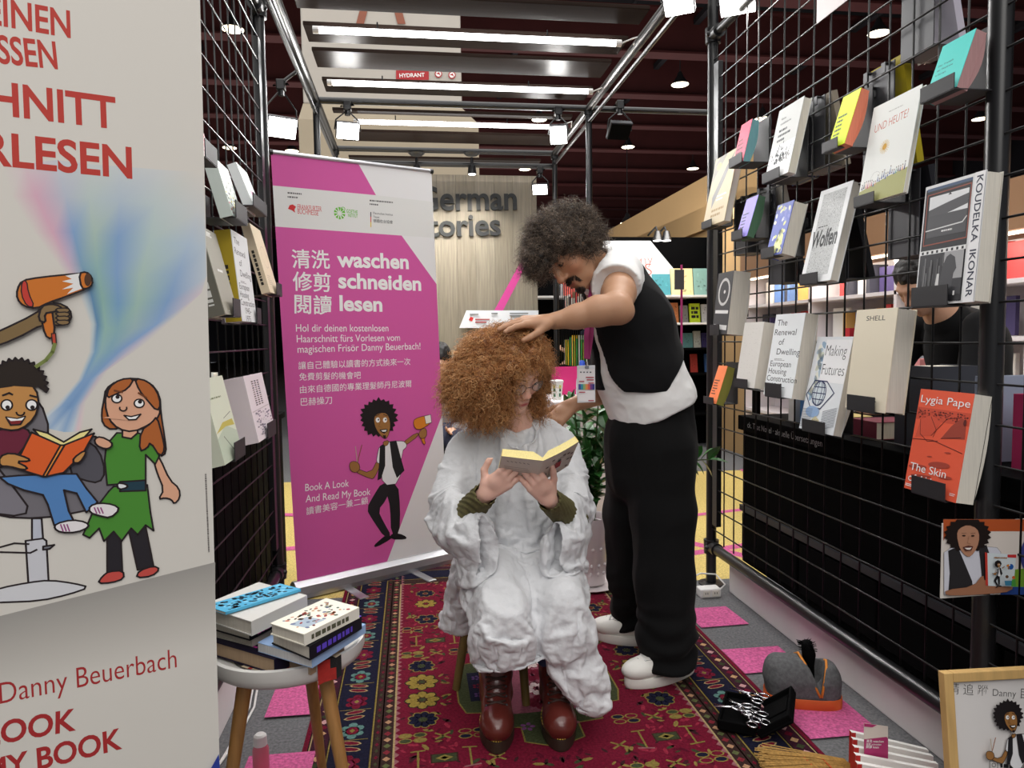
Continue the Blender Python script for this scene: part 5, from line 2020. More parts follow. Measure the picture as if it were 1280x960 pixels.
# near arm reaching over the reader's head, with the hand
sh, el, wr_ = P(775, 350, 2.36), P(771, 386, 2.13), P(694, 401, 2.16)
sd = SDF(P(600, 440, 2.1) - Vector((.02, .12, .02)), P(810, 320, 2.45) + Vector((.03, .1, .05)), .0032)
mid = el.lerp(wr_, .3)
sd.chain([(sh, .058), (sh.lerp(el, .5), .054), (el, .046)], .02)
sd.chain([(el, .046), (mid + Vector((0, 0, .004)), .046), (el.lerp(wr_, .65), .036), (wr_, .0265)], .02)
sd.ell(el + Vector((.018, -.01, -.012)), (.03, .03, .028), None, .02)
sd.cone(wr_, wr_ + Vector((-.03, 0, 0)), .0265, .024, .01, flat=((0, .3, 1), .8))
hand(sd, wr_ + Vector((-.012, .0, .0)), (-1, -.12, -.02), (-.05, -.35, 1), -1, [(.10, .18, .12), (.12, .15, .1), (.2, .22, .12), (.32, .25, .15)], 1.02, (.75, .4, -.4, .3), .16)
a1 = sd.mesh()
# far arm, hand behind the reader's shoulder
sh2, el2, wr2 = P(752, 372, 2.66), P(800, 476, 2.70), P(716, 506, 2.52)
sd = SDF(P(670, 560, 2.45) - Vector((.03, .1, .03)), P(815, 340, 2.75) + Vector((.05, .1, .05)), .0035)
sd.chain([(sh2, .058), (el2, .046)], .02)
sd.chain([(el2, .046), (el2.lerp(wr2, .3), .046), (wr2, .027)], .02)
hand(sd, wr2, (-.75, -.25, -.55), (-.3, -.6, .6), 1, [.35, .4, .4, .45], 1.0)
a2 = sd.mesh()
# trunk and legs under the clothes
sd = SDF(P(740, 880, 2.3) - Vector((.08, .12, 0)), P(880, 330, 2.6) + Vector((.05, .2, .05)), .008)
sd.chain([(P(765, 362, 2.47), .10), (P(792, 410, 2.47), .12), (P(812, 500, 2.47), .115), (P(818, 550, 2.47), .12)], .04)
sd.chain([(P(822, 560, 2.42), .085), (P(828, 690, 2.38), .06), (P(838, 820, 2.30), .042)], .03)
sd.chain([(P(806, 560, 2.55), .085), (P(784, 690, 2.6), .06), (P(795, 780, 2.66), .042)], .03)
tr = sd.mesh()
# ankles inside the shoes
V, F = join_np([hv, a1, a2, tr])
col = face_cols(V, linv(Hm, axm, 1.0), SKM, (160, 96, 84), (204, 142, 112), (54, 40, 34))
body = npmesh('body', V, F, 'skin', man, col)
# eyes, brows
L = lcl(Hm, axm)
for s in (-1, 1):
    b = MB()
    pts = [L(s * (.033 + .0135 * math.cos(a)), .0885 - .004 * abs(math.cos(a)), .0 - .004 - .004 * math.sin(a)) for a in np.linspace(0, math.pi, 9)]
    b.tube(pts, .0016, 5)
    b.build('eyelashes', 'eye_dark', man, True)
    b = MB()
    b.ball(L(s * .033, .0835, -.003), .0085, 8)
    b.build('eye', 'eye_dark', man, True)
    b = MB()
    b.tube([L(s * .014, .0955, .023), L(s * .03, .091, .030), L(s * .05, .076, .026)], [.0035, .0042, .002], 6)
    b.build('eyebrow', 'eye_dark', man, True)
# beard: moustache and goatee of short hair
r_ = np.random.default_rng(5)
bi = hv[0]
q = linv(Hm, axm, 1.0)(bi)
isb = (((q - np.array((0, .09, -.108))) / np.array((.019, .035, .013))) ** 2).sum(1) < 1
isb |= ((((q - np.array((0, .098, -.0605))) / np.array((.031, .024, .0078))) ** 2).sum(1) < 1)
for s in (-1, 1):
    isb |= ((((q - np.array((s * .029, .085, -.075))) / np.array((.0045, .03, .014))) ** 2).sum(1) < 1)
nn = vnormals(*hv)
ii = r_.choice(np.where(isb)[0], 900)
dd = nn[ii] * .7 + np.array(Um)[None] * -.5 + r_.normal(size=(900, 3)) * .35
dd /= np.linalg.norm(dd, axis=1)[:, None]
bv, bf, bc = ringlets(bi[ii] - nn[ii] * .001, dd, 5, (.005, .009), (.0006, .0012), (.3, .8), .0007, [(40, 30, 26), (60, 46, 40)], 3, .2)
npmesh('beard', bv, bf, 'hair', man, bc)
# hair
sd = SDF(Hm - Vector((.3, .3, .3)), Hm + Vector((.3, .3, .3)), .006)
for (px, py, y, r) in ((705, 305, 2.40, .088), (690, 300, 2.37, .075), (722, 305, 2.42, .085), (685, 318, 2.34, .062), (712, 290, 2.40, .08), (731, 318, 2.44, .062), (676, 326, 2.31, .046)):
    sd.ell(P(px, py, y), r, None, .02)
li = linv(Hm, axm, 1.0)
for s in (-1, 1):
    sd.ell(L(s * .060, .03, .035), (.030, .045, .040), None, .02)
    sd.ell(L(s * .066, -.02, -.012), (.028, .034, .044), np.array([[axm[j][i] for j in range(3)] for i in range(3)]), .02)
sd.ell(L(0, .12, -.055), (.062, .075, .085), np.array([[axm[j][i] for j in range(3)] for i in range(3)]), .01, True)


def keep_m(V):
    q = li(V)
    return ~((q[:, 1] > .045) & (q[:, 2] < .022) & (np.abs(q[:, 0]) < .085)) & ~((q[:, 2] < -.075))


make_hair(man, sd, keep_m, P(708, 315, 2.4), 6500, [(54, 44, 37), (82, 68, 57), (112, 96, 82), (66, 54, 46), (136, 118, 102)], (40, 33, 29), (.03, .066), (.0035, .008), (1.6, 3.4), .0007, 11, .1, .012, 40)

# t-shirt: body, two short sleeves with rolled hems, neckline
sd = SDF(P(730, 540, 2.35) - Vector((.05, .2, .02)), P(870, 295, 2.65) + Vector((.05, .2, .02)), .005)
sd.chain([(P(767, 355, 2.48), .105), (P(788, 405, 2.485), .137), (P(800, 470, 2.485), .149), (P(814, 500, 2.48), .151), (P(816, 515, 2.48), .152)], .04)
sd.cone(P(760, 352, 2.46), P(752, 338, 2.45), .085, .072, .03)
sd.cone(P(772, 345, 2.42), P(769, 352, 2.33), .085, .078, .04)
sd.cone(P(768, 342, 2.40), P(771, 366, 2.245), .080, .076, .03)
sd.cone(P(756, 368, 2.6), P(768, 400, 2.68), .085, .078, .03)
# rolled cuff and opening
d = (P(771, 386, 2.13) - P(775, 350, 2.36)).normalized()
ce = P(771, 366, 2.245) + d * .058
sd.cone(ce - d * .012, ce + d * .004, .083, .083, .006)
sd.cone(ce + d * .012, ce + d * .12, .14, .14, 0, True)
sd.cone(ce - d * .03, ce + d * .06, .069, .071, .004, True)
# neckline and hem
nd = (Hm - nb).normalized()
sd.cone(nb + nd * .055, nb + nd * .16, .072, .1, .01, True)
hc, hn = P(815, 509, 2.48), Vector((.36, .0, -.93))
sd.box(hc + hn * .12, (.5, .5, .1), np.array([[.933, 0, -.36], [0, 1, 0], [.36, 0, .933]]), .002, .004, True)
V, F = sd.mesh()
N = vnormals(V, F)
V = folds(V, N, [((.4, 0, 1), 16, .35, .003, 1.0), ((1, 0, -.5), 26, .3, .0018, 1.0), ((0, 1, .3), 34, .4, .001, 1.0)], 4)
npmesh('t_shirt', V, F, 'tshirt_white', man)

# vest: open at the front and round the arms
sd = SDF(P(725, 540, 2.3) - Vector((.06, .2, .02)), P(870, 295, 2.65) + Vector((.06, .25, .02)), .005)
sd.chain([(P(769, 357, 2.485), .120), (P(788, 405, 2.485), .151), (P(800, 470, 2.485), .164), (P(806, 500, 2.485), .162)], .04)
fd = Vector((-.80, -.60, 0))
# V opening down the front
for (px, py, y, r) in ((744, 345, 2.36, .075), (744, 385, 2.36, .062), (748, 430, 2.35, .047), (754, 470, 2.36, .042), (762, 505, 2.38, .055), (770, 525, 2.38, .07)):
    pass
sd.chain([(P(738, 330, 2.38), .085), (P(741, 372, 2.43), .036), (P(744, 400, 2.445), .022), (P(750, 445, 2.434), .022), (P(760, 475, 2.41), .030), (P(772, 505, 2.38), .055)], .004, None, True)
# arm holes
sd.cone(P(765, 342, 2.44), P(768, 352, 2.2), .092, .11, .012, True)
sd.cone(P(752, 362, 2.58), P(764, 392, 2.78), .09, .1, .01, True)
sd.cone(nb + nd * .02, nb + nd * .2, .085, .12, .01, True)
# hem: longer at the back and in points at the front
vh = Vector((.79, 0, -.61))
sd.box(P(832, 460, 2.48) + vh * .15, (.4, .5, .15), np.array([[.61, 0, -.79], [0, 1, 0], [.79, 0, .61]]), .002, .004, True)
sd.box(P(790, 486, 2.48) + Vector((0, 0, -.15)), (.4, .5, .15), None, .002, .004, True)
V, F = sd.mesh()
N = vnormals(V, F)
V = folds(V, N, [((.3, 0, 1), 9, .4, .003, 1.0), ((1, 0, -.6), 14, .35, .002, 1.0)], 9)
npmesh('vest', V, F, 'cloth_black', man)

# trousers: wide pleated legs
sd = SDF(P(740, 850, 2.25) - Vector((.09, .16, 0)), P(880, 480, 2.7) + Vector((.07, .2, .05)), .006)
sd.cone(P(818, 506, 2.48), P(816, 560, 2.48), .130, .148, .03)
sd.cone(P(811, 548, 2.48), P(812, 585, 2.48), .156, .150, .03)
nl = [(P(826, 565, 2.42), .120), (P(828, 640, 2.40), .112), (P(830, 720, 2.36), .100), (P(834, 790, 2.32), .091), (P(836, 822, 2.30), .088)]
fl2 = [(P(800, 565, 2.54), .120), (P(793, 640, 2.58), .106), (P(790, 720, 2.62), .088), (P(792, 770, 2.65), .080), (P(794, 790, 2.66), .078)]
sd.chain(nl, .03)
sd.chain(fl2, .03)
sd.cone(P(834, 831, 2.30), P(835, 860, 2.29), .06, .09, .01, True)
sd.cone(P(796, 803, 2.66), P(797, 825, 2.66), .055, .08, .01, True)
sd.box(hc + hn * -.115 + Vector((0, 0, .03)), (.5, .5, .1), np.array([[.933, 0, -.36], [0, 1, 0], [.36, 0, .933]]), .002, .004, True)
V, F = sd.mesh()
N = vnormals(V, F)
V = folds(V, N, [((.05, 0, 1), 11, .12, .007, 1.0), ((.8, 0, .5), 9, .5, .005, 1.0)], 21)
zl = V[:, 2]
ring = np.clip((.30 - zl) / .22, 0, 1)
V = V + N * (.010 * ring * np.sin(zl * 90 + 4 * noise3(V, 9, 2)))[:, None]
npmesh('trousers', V, F, 'trouser_black', man)


from mathutils.bvhtree import BVHTree


def on_top(V, F, o, d):
    bt = BVHTree.FromPolygons([tuple(v) for v in V], [tuple(int(i) for i in f) for f in F])
    def f(p):
        h = bt.ray_cast(p + d * .12, -d)
        return h[0] if h[0] is not None else p
    return f


def sneaker(parent, toe, heel, h0=0.0):
    toe, heel = Vector(toe), Vector(heel)
    f = (toe - heel)
    L_ = f.length
    f.normalize()
    s = Vector((-f.y, f.x, 0))
    z = Vector((0, 0, 1))
    R = np.array([[s.x, f.x, 0], [s.y, f.y, 0], [s.z, f.z, 1]])
    g = lambda a, b_, c: heel + f * (a * L_) + s * b_ + z * (c + h0)
    lo = heel.lerp(toe, .5) - Vector((.22, .22, .02))
    hi = heel.lerp(toe, .5) + Vector((.22, .22, .2))
    sd = SDF(lo, hi, .0035)
    sd.ell(g(.78, 0, .055), (.046, .075, .036), R, .02)
    sd.ell(g(.5, 0, .06), (.041, .09, .045), R, .025)
    sd.ell(g(.2, 0, .065), (.038, .06, .05), R, .02)
    sd.cone(g(.2, 0, .08), g(.16, 0, .14), .040, .038, .02)
    sd.cone(g(.4, 0, .09), g(.3, 0, .12), .034, .034, .02)
    sd.box(g(.5, 0, -.04 + .028), (.3, .3, .042), None, .001, .002, True)
    V, F = sd.mesh()
    o = npmesh('shoe', V, F, 'leather_white', parent)
    st = on_top(V, F, None, (z + f * .5).normalized())
    b = MB()
    out = []
    for k in range(40):
        w = 2 * math.pi * k / 40
        a = .5 + .5 * math.cos(w)
        wd = .034 + .016 * math.sin(max(0, min(1, a)) * math.pi * .55 + .35) ** 2
        out.append((a * 1.03 - .015, math.sin(w) * wd))
    prof = [(0.0, .97), (.004, 1.0), (.012, 1.02), (.030, 1.02), (.034, .985), (.035, .8)]
    vv, ff = [], []
    for (zz, m) in prof:
        for a, bb in out:
            vv.append(g(.5 + (a - .5) * (1 + (m - 1) * .5), bb * m, zz))
    n = len(out)
    for i in range(len(prof) - 1):
        for k in range(n):
            ff.append((i * n + k, i * n + (k + 1) % n, (i + 1) * n + (k + 1) % n, (i + 1) * n + k))
    ff.append(tuple(range(n - 1, -1, -1)))
    ff.append(tuple((len(prof) - 1) * n + k for k in range(n)))
    b.raw(vv, ff)
    b.build('sole', 'sole_white', o, True, .7)
    b = MB()
    for k in range(4):
        a = .50 + .065 * k
        b.tube([st(g(a + .012 * j, -.026 + .013 * j, .07)) + z * .0015 for j in range(5)], .0026, 6)
    for j in (-1, 1):
        b.tube([st(g(.5, 0, .07)), st(g(.53, j * .02, .07)) + z * .006, st(g(.58, j * .03, .07)) + z * .003, st(g(.55, j * .012, .07)) + z * .003], .002, 6)
    b.build('laces', 'tshirt_white', o, True)
    b = MB()
    for side in (-1, 1):
        b.tube([st(g(.45, side * .034, .06)), st(g(.60, side * .030, .06)), st(g(.72, side * .022, .06)), st(g(.76, 0, .05))], .0009, 5)
    b.build('seam', 'holder_grey', o, True)
    return o


Z8 = Vector((0, 0, .0085))
sneaker(man, onz(783, 862) + Z8, onz(866, 842) + Z8)
sneaker(man, onz(746, 800) + Z8, onz(826, 808) + Z8)

# ================================================================== the reader
girl = thing('person', 'person with big ginger curls and glasses in a white gown, seated with a paperback', 'person', (.33, 2.35, 0))
SKG2 = (232, 186, 168)
Hg = P(641, 462, 2.21)
axg = frame(math.radians(30), math.radians(32), math.radians(10))
ng = P(648, 528, 2.30)
sd = SDF(Hg - Vector((.2, .25, .25)), Hg + Vector((.2, .25, .2)), .0026)
head_sdf(sd, Hg, axg, .95, ng, (.048, .052), True)
gh = sd.mesh()
# arms with hands holding the book
hw1, hw2 = P(607, 617, 2.02), P(686, 624, 2.02)
sd = SDF(P(590, 690, 2.0) - Vector((.05, .16, .02)), P(650, 570, 2.2) + Vector((.03, .1, .03)), .0026)
sd.chain([(P(572, 655, 2.2), .042), (P(572, 655, 2.2).lerp(hw1, .7), .030), (hw1, .024)], .015)
hand(sd, hw1 + Vector((.0, .0, .0)), (.70, -.38, .62), (-.25, -.9, -.2), -1, [(.45, .55, .35), (.5, .6, .35), (.55, .6, .4), (.6, .6, .4)], .92, (.55, .8, -.25, .75), .08)
g1 = sd.mesh()
sd = SDF(P(640, 690, 2.0) - Vector((.05, .16, .02)), P(720, 570, 2.2) + Vector((.05, .1, .03)), .0026)
sd.chain([(P(716, 650, 2.2), .042), (P(716, 650, 2.2).lerp(hw2, .7), .030), (hw2, .024)], .015)
hand(sd, hw2, (-.55, -.42, .72), (.15, -.9, -.3), 1, [(.5, .5, .3), (.45, .5, .3), (.4, .5, .35), (.45, .5, .4)], .92, (.75, .6, .1, .4), .08)
g2 = sd.mesh()
sd = SDF(P(540, 930, 1.9) - Vector((.02, .2, 0)), P(740, 530, 2.5) + Vector((.05, .2, .05)), .008)
sd.chain([(P(648, 550, 2.37), .07), (P(642, 620, 2.38), .09), (P(645, 700, 2.38), .10)], .04)
for s, hx, kx, ax_ in ((0, 618, 628, 627), (1, 680, 704, 700)):
    an_ = (onz(622, 946) + Vector((.009, .19, .1))) if s == 0 else (onz(702, 943) + Vector((.023, .19, .1)))
    sd.chain([(P(hx, 705, 2.33), .075), (P(kx, 776, 2.02), .046), (an_ + Vector((0, 0, .115)), .046), (an_, .040)], .03)
for s, shx, elx, wy in ((0, 592, 567, 655), (1, 690, 718, 650)):
    sd.chain([(P(shx, 562, 2.36), .036), (P(elx, 640, 2.27), .036), (P(572 if s == 0 else 716, wy, 2.2), .042)], .02)
gt = sd.mesh()
V, F = join_np([gh, g1, g2, gt])
col = face_cols(V, linv(Hg, axg, .95), SKG2, (186, 92, 92), (236, 168, 150))
npmesh('body', V, F, 'skin', girl, col)
L = lcl(Hg, axg, .95)
for s in (-1, 1):
    b = MB()
    pts = [L(s * (.033 + .0135 * math.cos(a)), .0895 - .004 * abs(math.cos(a)), -.006 - .003 * math.sin(a)) for a in np.linspace(0, math.pi, 9)]
    b.tube(pts, .0011, 5)
    b.build('eyelashes', 'lace_brown', girl, True)
    b = MB()
    b.ball(L(s * .033, .0815, -.004), .0085, 8)
    b.build('eye', 'eye_dark', girl, True)
    b = MB()
    b.tube([L(s * .014, .0965, .022), L(s * .03, .0945, .029), L(s * .05, .081, .025)], [.0016, .0020, .001], 6)
    b.build('eyebrow', 'leather_brown', girl, True)
gl = MB()
for s in (-1, 1):
    pts = [L(s * (.035 + .0225 * math.cos(a)), .104 - .008 * abs(math.cos(a)) * (1 if math.cos(a) > 0 else .3), -.004 + .0185 * math.sin(a)) for a in np.linspace(0, 2 * math.pi, 25)]
    gl.tube(pts, .0011, 6, cap=False)
    gl.tube([L(s * .0575, .096, .004), L(s * .072, .07, .006), L(s * .08, .0, .0)], .0011, 6)
gl.tube([L(-.0125, .104, .0), L(0, .108, .003), L(.0125, .104, .0)], .0011, 6)
go = gl.build('glasses', 'glass_frame', girl, True)
for s in (-1, 1):
    lm_ = MB()
    rim = [L(s * (.035 + .0215 * math.cos(a)), .104 - .008 * abs(math.cos(a)) * (1 if math.cos(a) > 0 else .3), -.004 + .0175 * math.sin(a)) for a in np.linspace(0, 2 * math.pi, 24, endpoint=False)]
    lm_.face(rim)
    lm_.face([q - (axg[1] * .0008) for q in rim][::-1])
    lm_.build('lens', 'lens_glass', go)

# hair: a wide cloud of ginger curls, parted from the face
sd = SDF(P(610, 480, 2.2) - Vector((.3, .3, .28)), P(625, 470, 2.3) + Vector((.3, .3, .28)), .0065)
for (px, py, y, r) in ((622, 458, 2.28, .105), (598, 480, 2.25, .098), (640, 448, 2.27, .095), (589, 493, 2.24, .066), (603, 498, 2.20, .064), (612, 450, 2.22, .080), (658, 457, 2.28, .062), (664, 482, 2.28, .044),
                       (666, 505, 2.30, .034), (630, 500, 2.36, .09), (608, 478, 2.16, .062), (618, 504, 2.19, .046), (645, 436, 2.2, .066)):
    sd.ell(P(px, py, y), r, None, .025)
Rg = np.array([[axg[j][i] for j in range(3)] for i in range(3)])
for q_, r_2 in (((.050, .050, .055), .042), ((-.02, .05, .082), .034), ((.062, .045, .0), .034), ((-.064, .03, .045), .030)):
    sd.ell(L(*q_), r_2, None, .02)
sd.ell(L(-.014, .125, -.046), (.050, .105, .086), Rg, .010, True)
sd.cone(L(-.012, .05, -.09), L(-.03, .2, -.2), .046, .09, .01, True)
lig = linv(Hg, axg, .95)


def keep_g(V):
    q = lig(V)
    return ~((q[:, 1] > .05) & (q[:, 2] < .044) & (q[:, 0] > -.062) & (q[:, 0] < .036))


make_hair(girl, sd, keep_g, P(625, 475, 2.28), 9500, [(178, 120, 68), (198, 140, 86), (216, 162, 108), (152, 96, 52), (188, 128, 74), (228, 180, 126)], (134, 86, 50), (.03, .065), (.0035, .0085), (1.6, 3.4), .00075, 12, .3, .016, 34)

# sweater cuffs, jeans
sd = SDF(P(560, 700, 2.0) - Vector((.05, .16, .02)), P(740, 580, 2.3) + Vector((.03, .1, .03)), .004)
for (a, b_) in ((P(572, 655, 2.2), hw1), (P(716, 650, 2.2), hw2)):
    d = (b_ - a).normalized()
    sd.cone(a, b_ - d * .012, .050, .036, .004)
    sd.cone(b_ - d * .02, b_ + d * .02, .030, .032, .002, True)
V, F = sd.mesh()
N = vnormals(V, F)
V = V + N * (.0018 * np.sin((V @ A3((.7, .3, .65))) * 900 * .6))[:, None]
npmesh('sweater_cuffs', V, F, 'knit_olive', girl)
sd = SDF(P(590, 940, 1.9) - Vector((.02, .15, 0)), P(740, 740, 2.3) + Vector((.05, .2, .05)), .005)
for kn_, an_ in ((P(628, 780, 2.03), onz(622, 946) + Vector((.009, .19, .215))), (P(704, 782, 2.04), onz(702, 943) + Vector((.023, .19, .215)))):
    sd.cone(kn_, an_, .058, .055, .01)
    d = (an_ - kn_).normalized()
    sd.cone(an_ - d * .012, an_, .060, .060, .004)
V, F = sd.mesh()
N = vnormals(V, F)
V = folds(V, N, [((1, 0, .2), 20, .3, .004, 1.0)], 6)
npmesh('jeans', V, F, 'denim', girl)


def boot(parent, toe, heel):
    toe, heel = Vector(toe), Vector(heel)
    f = (toe - heel)
    L_ = f.length
    f.normalize()
    s = Vector((-f.y, f.x, 0))
    R = np.array([[s.x, f.x, 0], [s.y, f.y, 0], [0, 0, 1]])
    g = lambda a, b_, c: heel + f * (a * L_) + s * b_ + Vector((0, 0, c))
    lo = heel.lerp(toe, .5) - Vector((.2, .22, .02))
    hi = heel.lerp(toe, .5) + Vector((.2, .22, .32))
    sd = SDF(lo, hi, .0035)
    sd.ell(g(.79, 0, .062), (.049, .065, .046), R, .02)
    sd.ell(g(.55, 0, .066), (.044, .075, .052), R, .025)
    sd.ell(g(.22, 0, .07), (.042, .06, .055), R, .02)
    sd.cone(g(.22, 0, .09), g(.25, 0, .205), .050, .053, .025)
    sd.cone(g(.5, 0, .095), g(.36, 0, .15), .038, .042, .025)
    sd.box(g(.5, 0, -.04 + .03), (.3, .3, .042), None, .001, .002, True)
    sd.cone(g(.25, 0, .225), g(.25, 0, .30), .05, .06, .002, True)
    V, F = sd.mesh()
    N = vnormals(V, F)
    V = folds(V, N, [((1, 0, .1), 26, .5, .0015, 1.0)], 8)
    o = npmesh('boot', V, F, 'leather_brown', parent)
    dv = (f * .78 + Vector((0, 0, .62))).normalized()
    st = on_top(V, F, None, dv)
    out = []
    for k in range(44):
        w = 2 * math.pi * k / 44
        a = .5 + .5 * math.cos(w)
        wd = .038 + .016 * math.sin(max(0, min(1, a)) * math.pi * .55 + .35) ** 2
        out.append((a * 1.05 - .025, math.sin(w) * wd))
    n = len(out)

    def ringmesh(prof, mb):
        vv, ff = [], []
        for (zz, m) in prof:
            for a, bb in out:
                vv.append(g(.5 + (a - .5) * (1 + (m - 1) * .6), bb * m, zz))
        for i in range(len(prof) - 1):
            for k in range(n):
                ff.append((i * n + k, i * n + (k + 1) % n, (i + 1) * n + (k + 1) % n, (i + 1) * n + k))
        ff.append(tuple(range(n - 1, -1, -1)))
        ff.append(tuple((len(prof) - 1) * n + k for k in range(n)))
        mb.raw(vv, ff)
    b = MB()
    ringmesh([(0, .97), (.006, 1.0), (.012, .985), (.018, 1.0), (.024, .985), (.033, 1.01), (.036, 1.0), (.038, .8)], b)
    b.build('sole', 'sole_brown', o, True, .7)
    b = MB()
    for k in range(n):
        a0, b0 = out[k]
        a1, b1 = out[(k + 1) % n]
        p0 = g(.5 + (a0 - .5) * .995, b0 * .97, .039)
        p1 = g(.5 + (a1 - .5) * .995, b1 * .97, .039)
        b.tube([p0.lerp(p1, .15), p0.lerp(p1, .75)], .0016, 5)
    b.build('welt_stitching', 'stitch_yellow', o, True)
    b = MB()
    for k in range(7):
        t_ = k / 6
        ax0 = lambda y_, e: g(.60 - .33 * t_, y_, .085 + .108 * t_ + e)
        b.tube([st(ax0(-.027 + .0135 * j, .004 * j)) + dv * .0015 for j in range(5)], .0034, 6)
        b.tube([st(ax0(.027 - .0135 * j, .004 * j)) + dv * .003 for j in range(5)], .0030, 6)
    tp = st(g(.275, 0, .193)) + dv * .002
    for sd_ in (-1, 1):
        b.tube([tp, tp + s * (sd_ * .018) + dv * .012 + Vector((0, 0, .006)), tp + s * (sd_ * .032) + dv * .008 - Vector((0, 0, .016)), tp + s * (sd_ * .014) + dv * .004 - Vector((0, 0, .012)), tp], .0024, 6)
        b.tube([tp, tp + s * (sd_ * .012) + dv * .006 - Vector((0, 0, .03))], .0022, 6)
    b.build('laces', 'lace_brown', o, True)
    b = MB()
    for sd_ in (-1, 1):
        for k in range(6):
            t_ = k / 5
            b.ball(st(g(.60 - .33 * t_, sd_ * .030, .085 + .108 * t_)), .004, 5)
    b.build('eyelets', 'dark_grey_metal', o, True)
    return o


boot(girl, onz(622, 946) + Z8, onz(628, 946) + Vector((.012, .25, 0)) + Z8)
boot(girl, onz(702, 943) + Z8, onz(702, 943) + Vector((.03, .25, 0)) + Z8)

# the white gown
def gown_sdf(h_):
    sd = SDF(P(535, 900, 2.0) - Vector((.02, .3, .05)), P(765, 500, 2.5) + Vector((.03, .25, .05)), h_)
    sd.cone(P(647, 517, 2.285), P(645, 540, 2.315), .060, .082, .02)
    sd.cone(P(645, 530, 2.31), P(642, 575, 2.335), .075, .125, .04, flat=((0, 1, 0), .85))
    sd.chain([(P(622, 565, 2.34), .110), (P(640, 640, 2.34), .135), (P(645, 705, 2.35), .165)], .05)
    sd.cone(P(668, 562, 2.34), P(655, 640, 2.34), .105, .135, .05)
    # sleeves: wide, hanging from the forearm
    sd.chain([(P(603, 543, 2.34), .066), (P(578, 566, 2.33), .068), (P(562, 622, 2.24), .070)], .03)
    sd.chain([(P(562, 622, 2.24), .070), (P(572, 640, 2.15), .078), (P(587, 640, 2.07), .088)], .03, flat=((.62, .72, 0), .62))
    sd.cone(P(566, 652, 2.21), P(590, 668, 2.09), .045, .062, .03, flat=((.62, .72, 0), .55))
    sd.chain([(P(682, 539, 2.35), .062), (P(705, 560, 2.34), .064), (P(717, 612, 2.25), .066)], .03)
    sd.chain([(P(717, 612, 2.25), .066), (P(714, 640, 2.16), .074), (P(704, 645, 2.08), .082)], .03, flat=((-.6, .74, 0), .62))
    sd.cone(P(716, 655, 2.22), P(702, 668, 2.10), .042, .058, .03, flat=((-.6, .74, 0), .55))
    # lap, thighs and the drape over the knees
    sd.chain([(P(612, 700, 2.32), .110), (P(618, 725, 2.12), .095), (P(628, 760, 1.985), .082)], .035)
    sd.chain([(P(680, 695, 2.33), .110), (P(696, 722, 2.14), .095), (P(704, 752, 2.01), .078)], .035)
    sd.chain([(P(648, 700, 2.3), .12), (P(662, 748, 2.08), .075)], .05)
    sd.cone(P(629, 762, 1.99), P(634, 808, 2.02), .086, .098, .03, flat=((0, 1, 0), .85))
    sd.chain([(P(704, 755, 2.00), .078), (P(722, 812, 1.99), .070), (P(737, 850, 1.97), .042), (P(744, 872, 1.965), .024)], .03, flat=((0, 1, 0), .6))
    # back skirt hanging over the stool
    sd.chain([(P(598, 690, 2.36), .09), (P(581, 745, 2.42), .070), (P(578, 772, 2.43), .072)], .04)
    sd.chain([(P(690, 690, 2.40), .10), (P(700, 750, 2.42), .085)], .04)
    # hem cuts and hollows
    sd.box(P(634, 838, 2.0), (.135, .2, .050), np.array([[.993, 0, -.12], [0, 1, 0], [.12, 0, .993]]), .002, .004, True)
    sd.cone(P(632, 785, 2.02), P(635, 850, 2.05), .072, .088, .006, True)
    sd.box(P(575, 792, 2.43), (.2, .15, .040), np.array([[.98, 0, .17], [0, 1, 0], [-.17, 0, .98]]), .002, .003, True)
    sd.cone(P(578, 752, 2.43), P(577, 800, 2.43), .045, .062, .003, True)
    sd.cone(P(708, 800, 2.03), P(728, 850, 2.03), .045, .045, .01, True)
    # sleeve mouths: cut square, then hollowed
    for (a, fwd, thin) in ((P(596, 645, 2.045), (.60, -.70, -.1), (.62, .72, 0)), (P(696, 648, 2.05), (-.58, -.75, -.1), (-.6, .74, 0))):
        f_ = Vector(fwd).normalized()
        sd.cone(a + f_ * .055, a + f_ * .2, .05, .2, 0, True)
        u0 = Vector((0, 0, -1))
        for o_ in (-.035, 0, .04):
            sd.cone(a - f_ * .045 + u0 * o_, a + f_ * .06 + u0 * o_, .027, .044, .004, True, flat=(thin, .8))
    # neck opening
    nu = (Hg - ng).normalized()
    sd.cone(ng + nu * .046, ng + nu * .12, .050, .060, .004, True)
    return sd


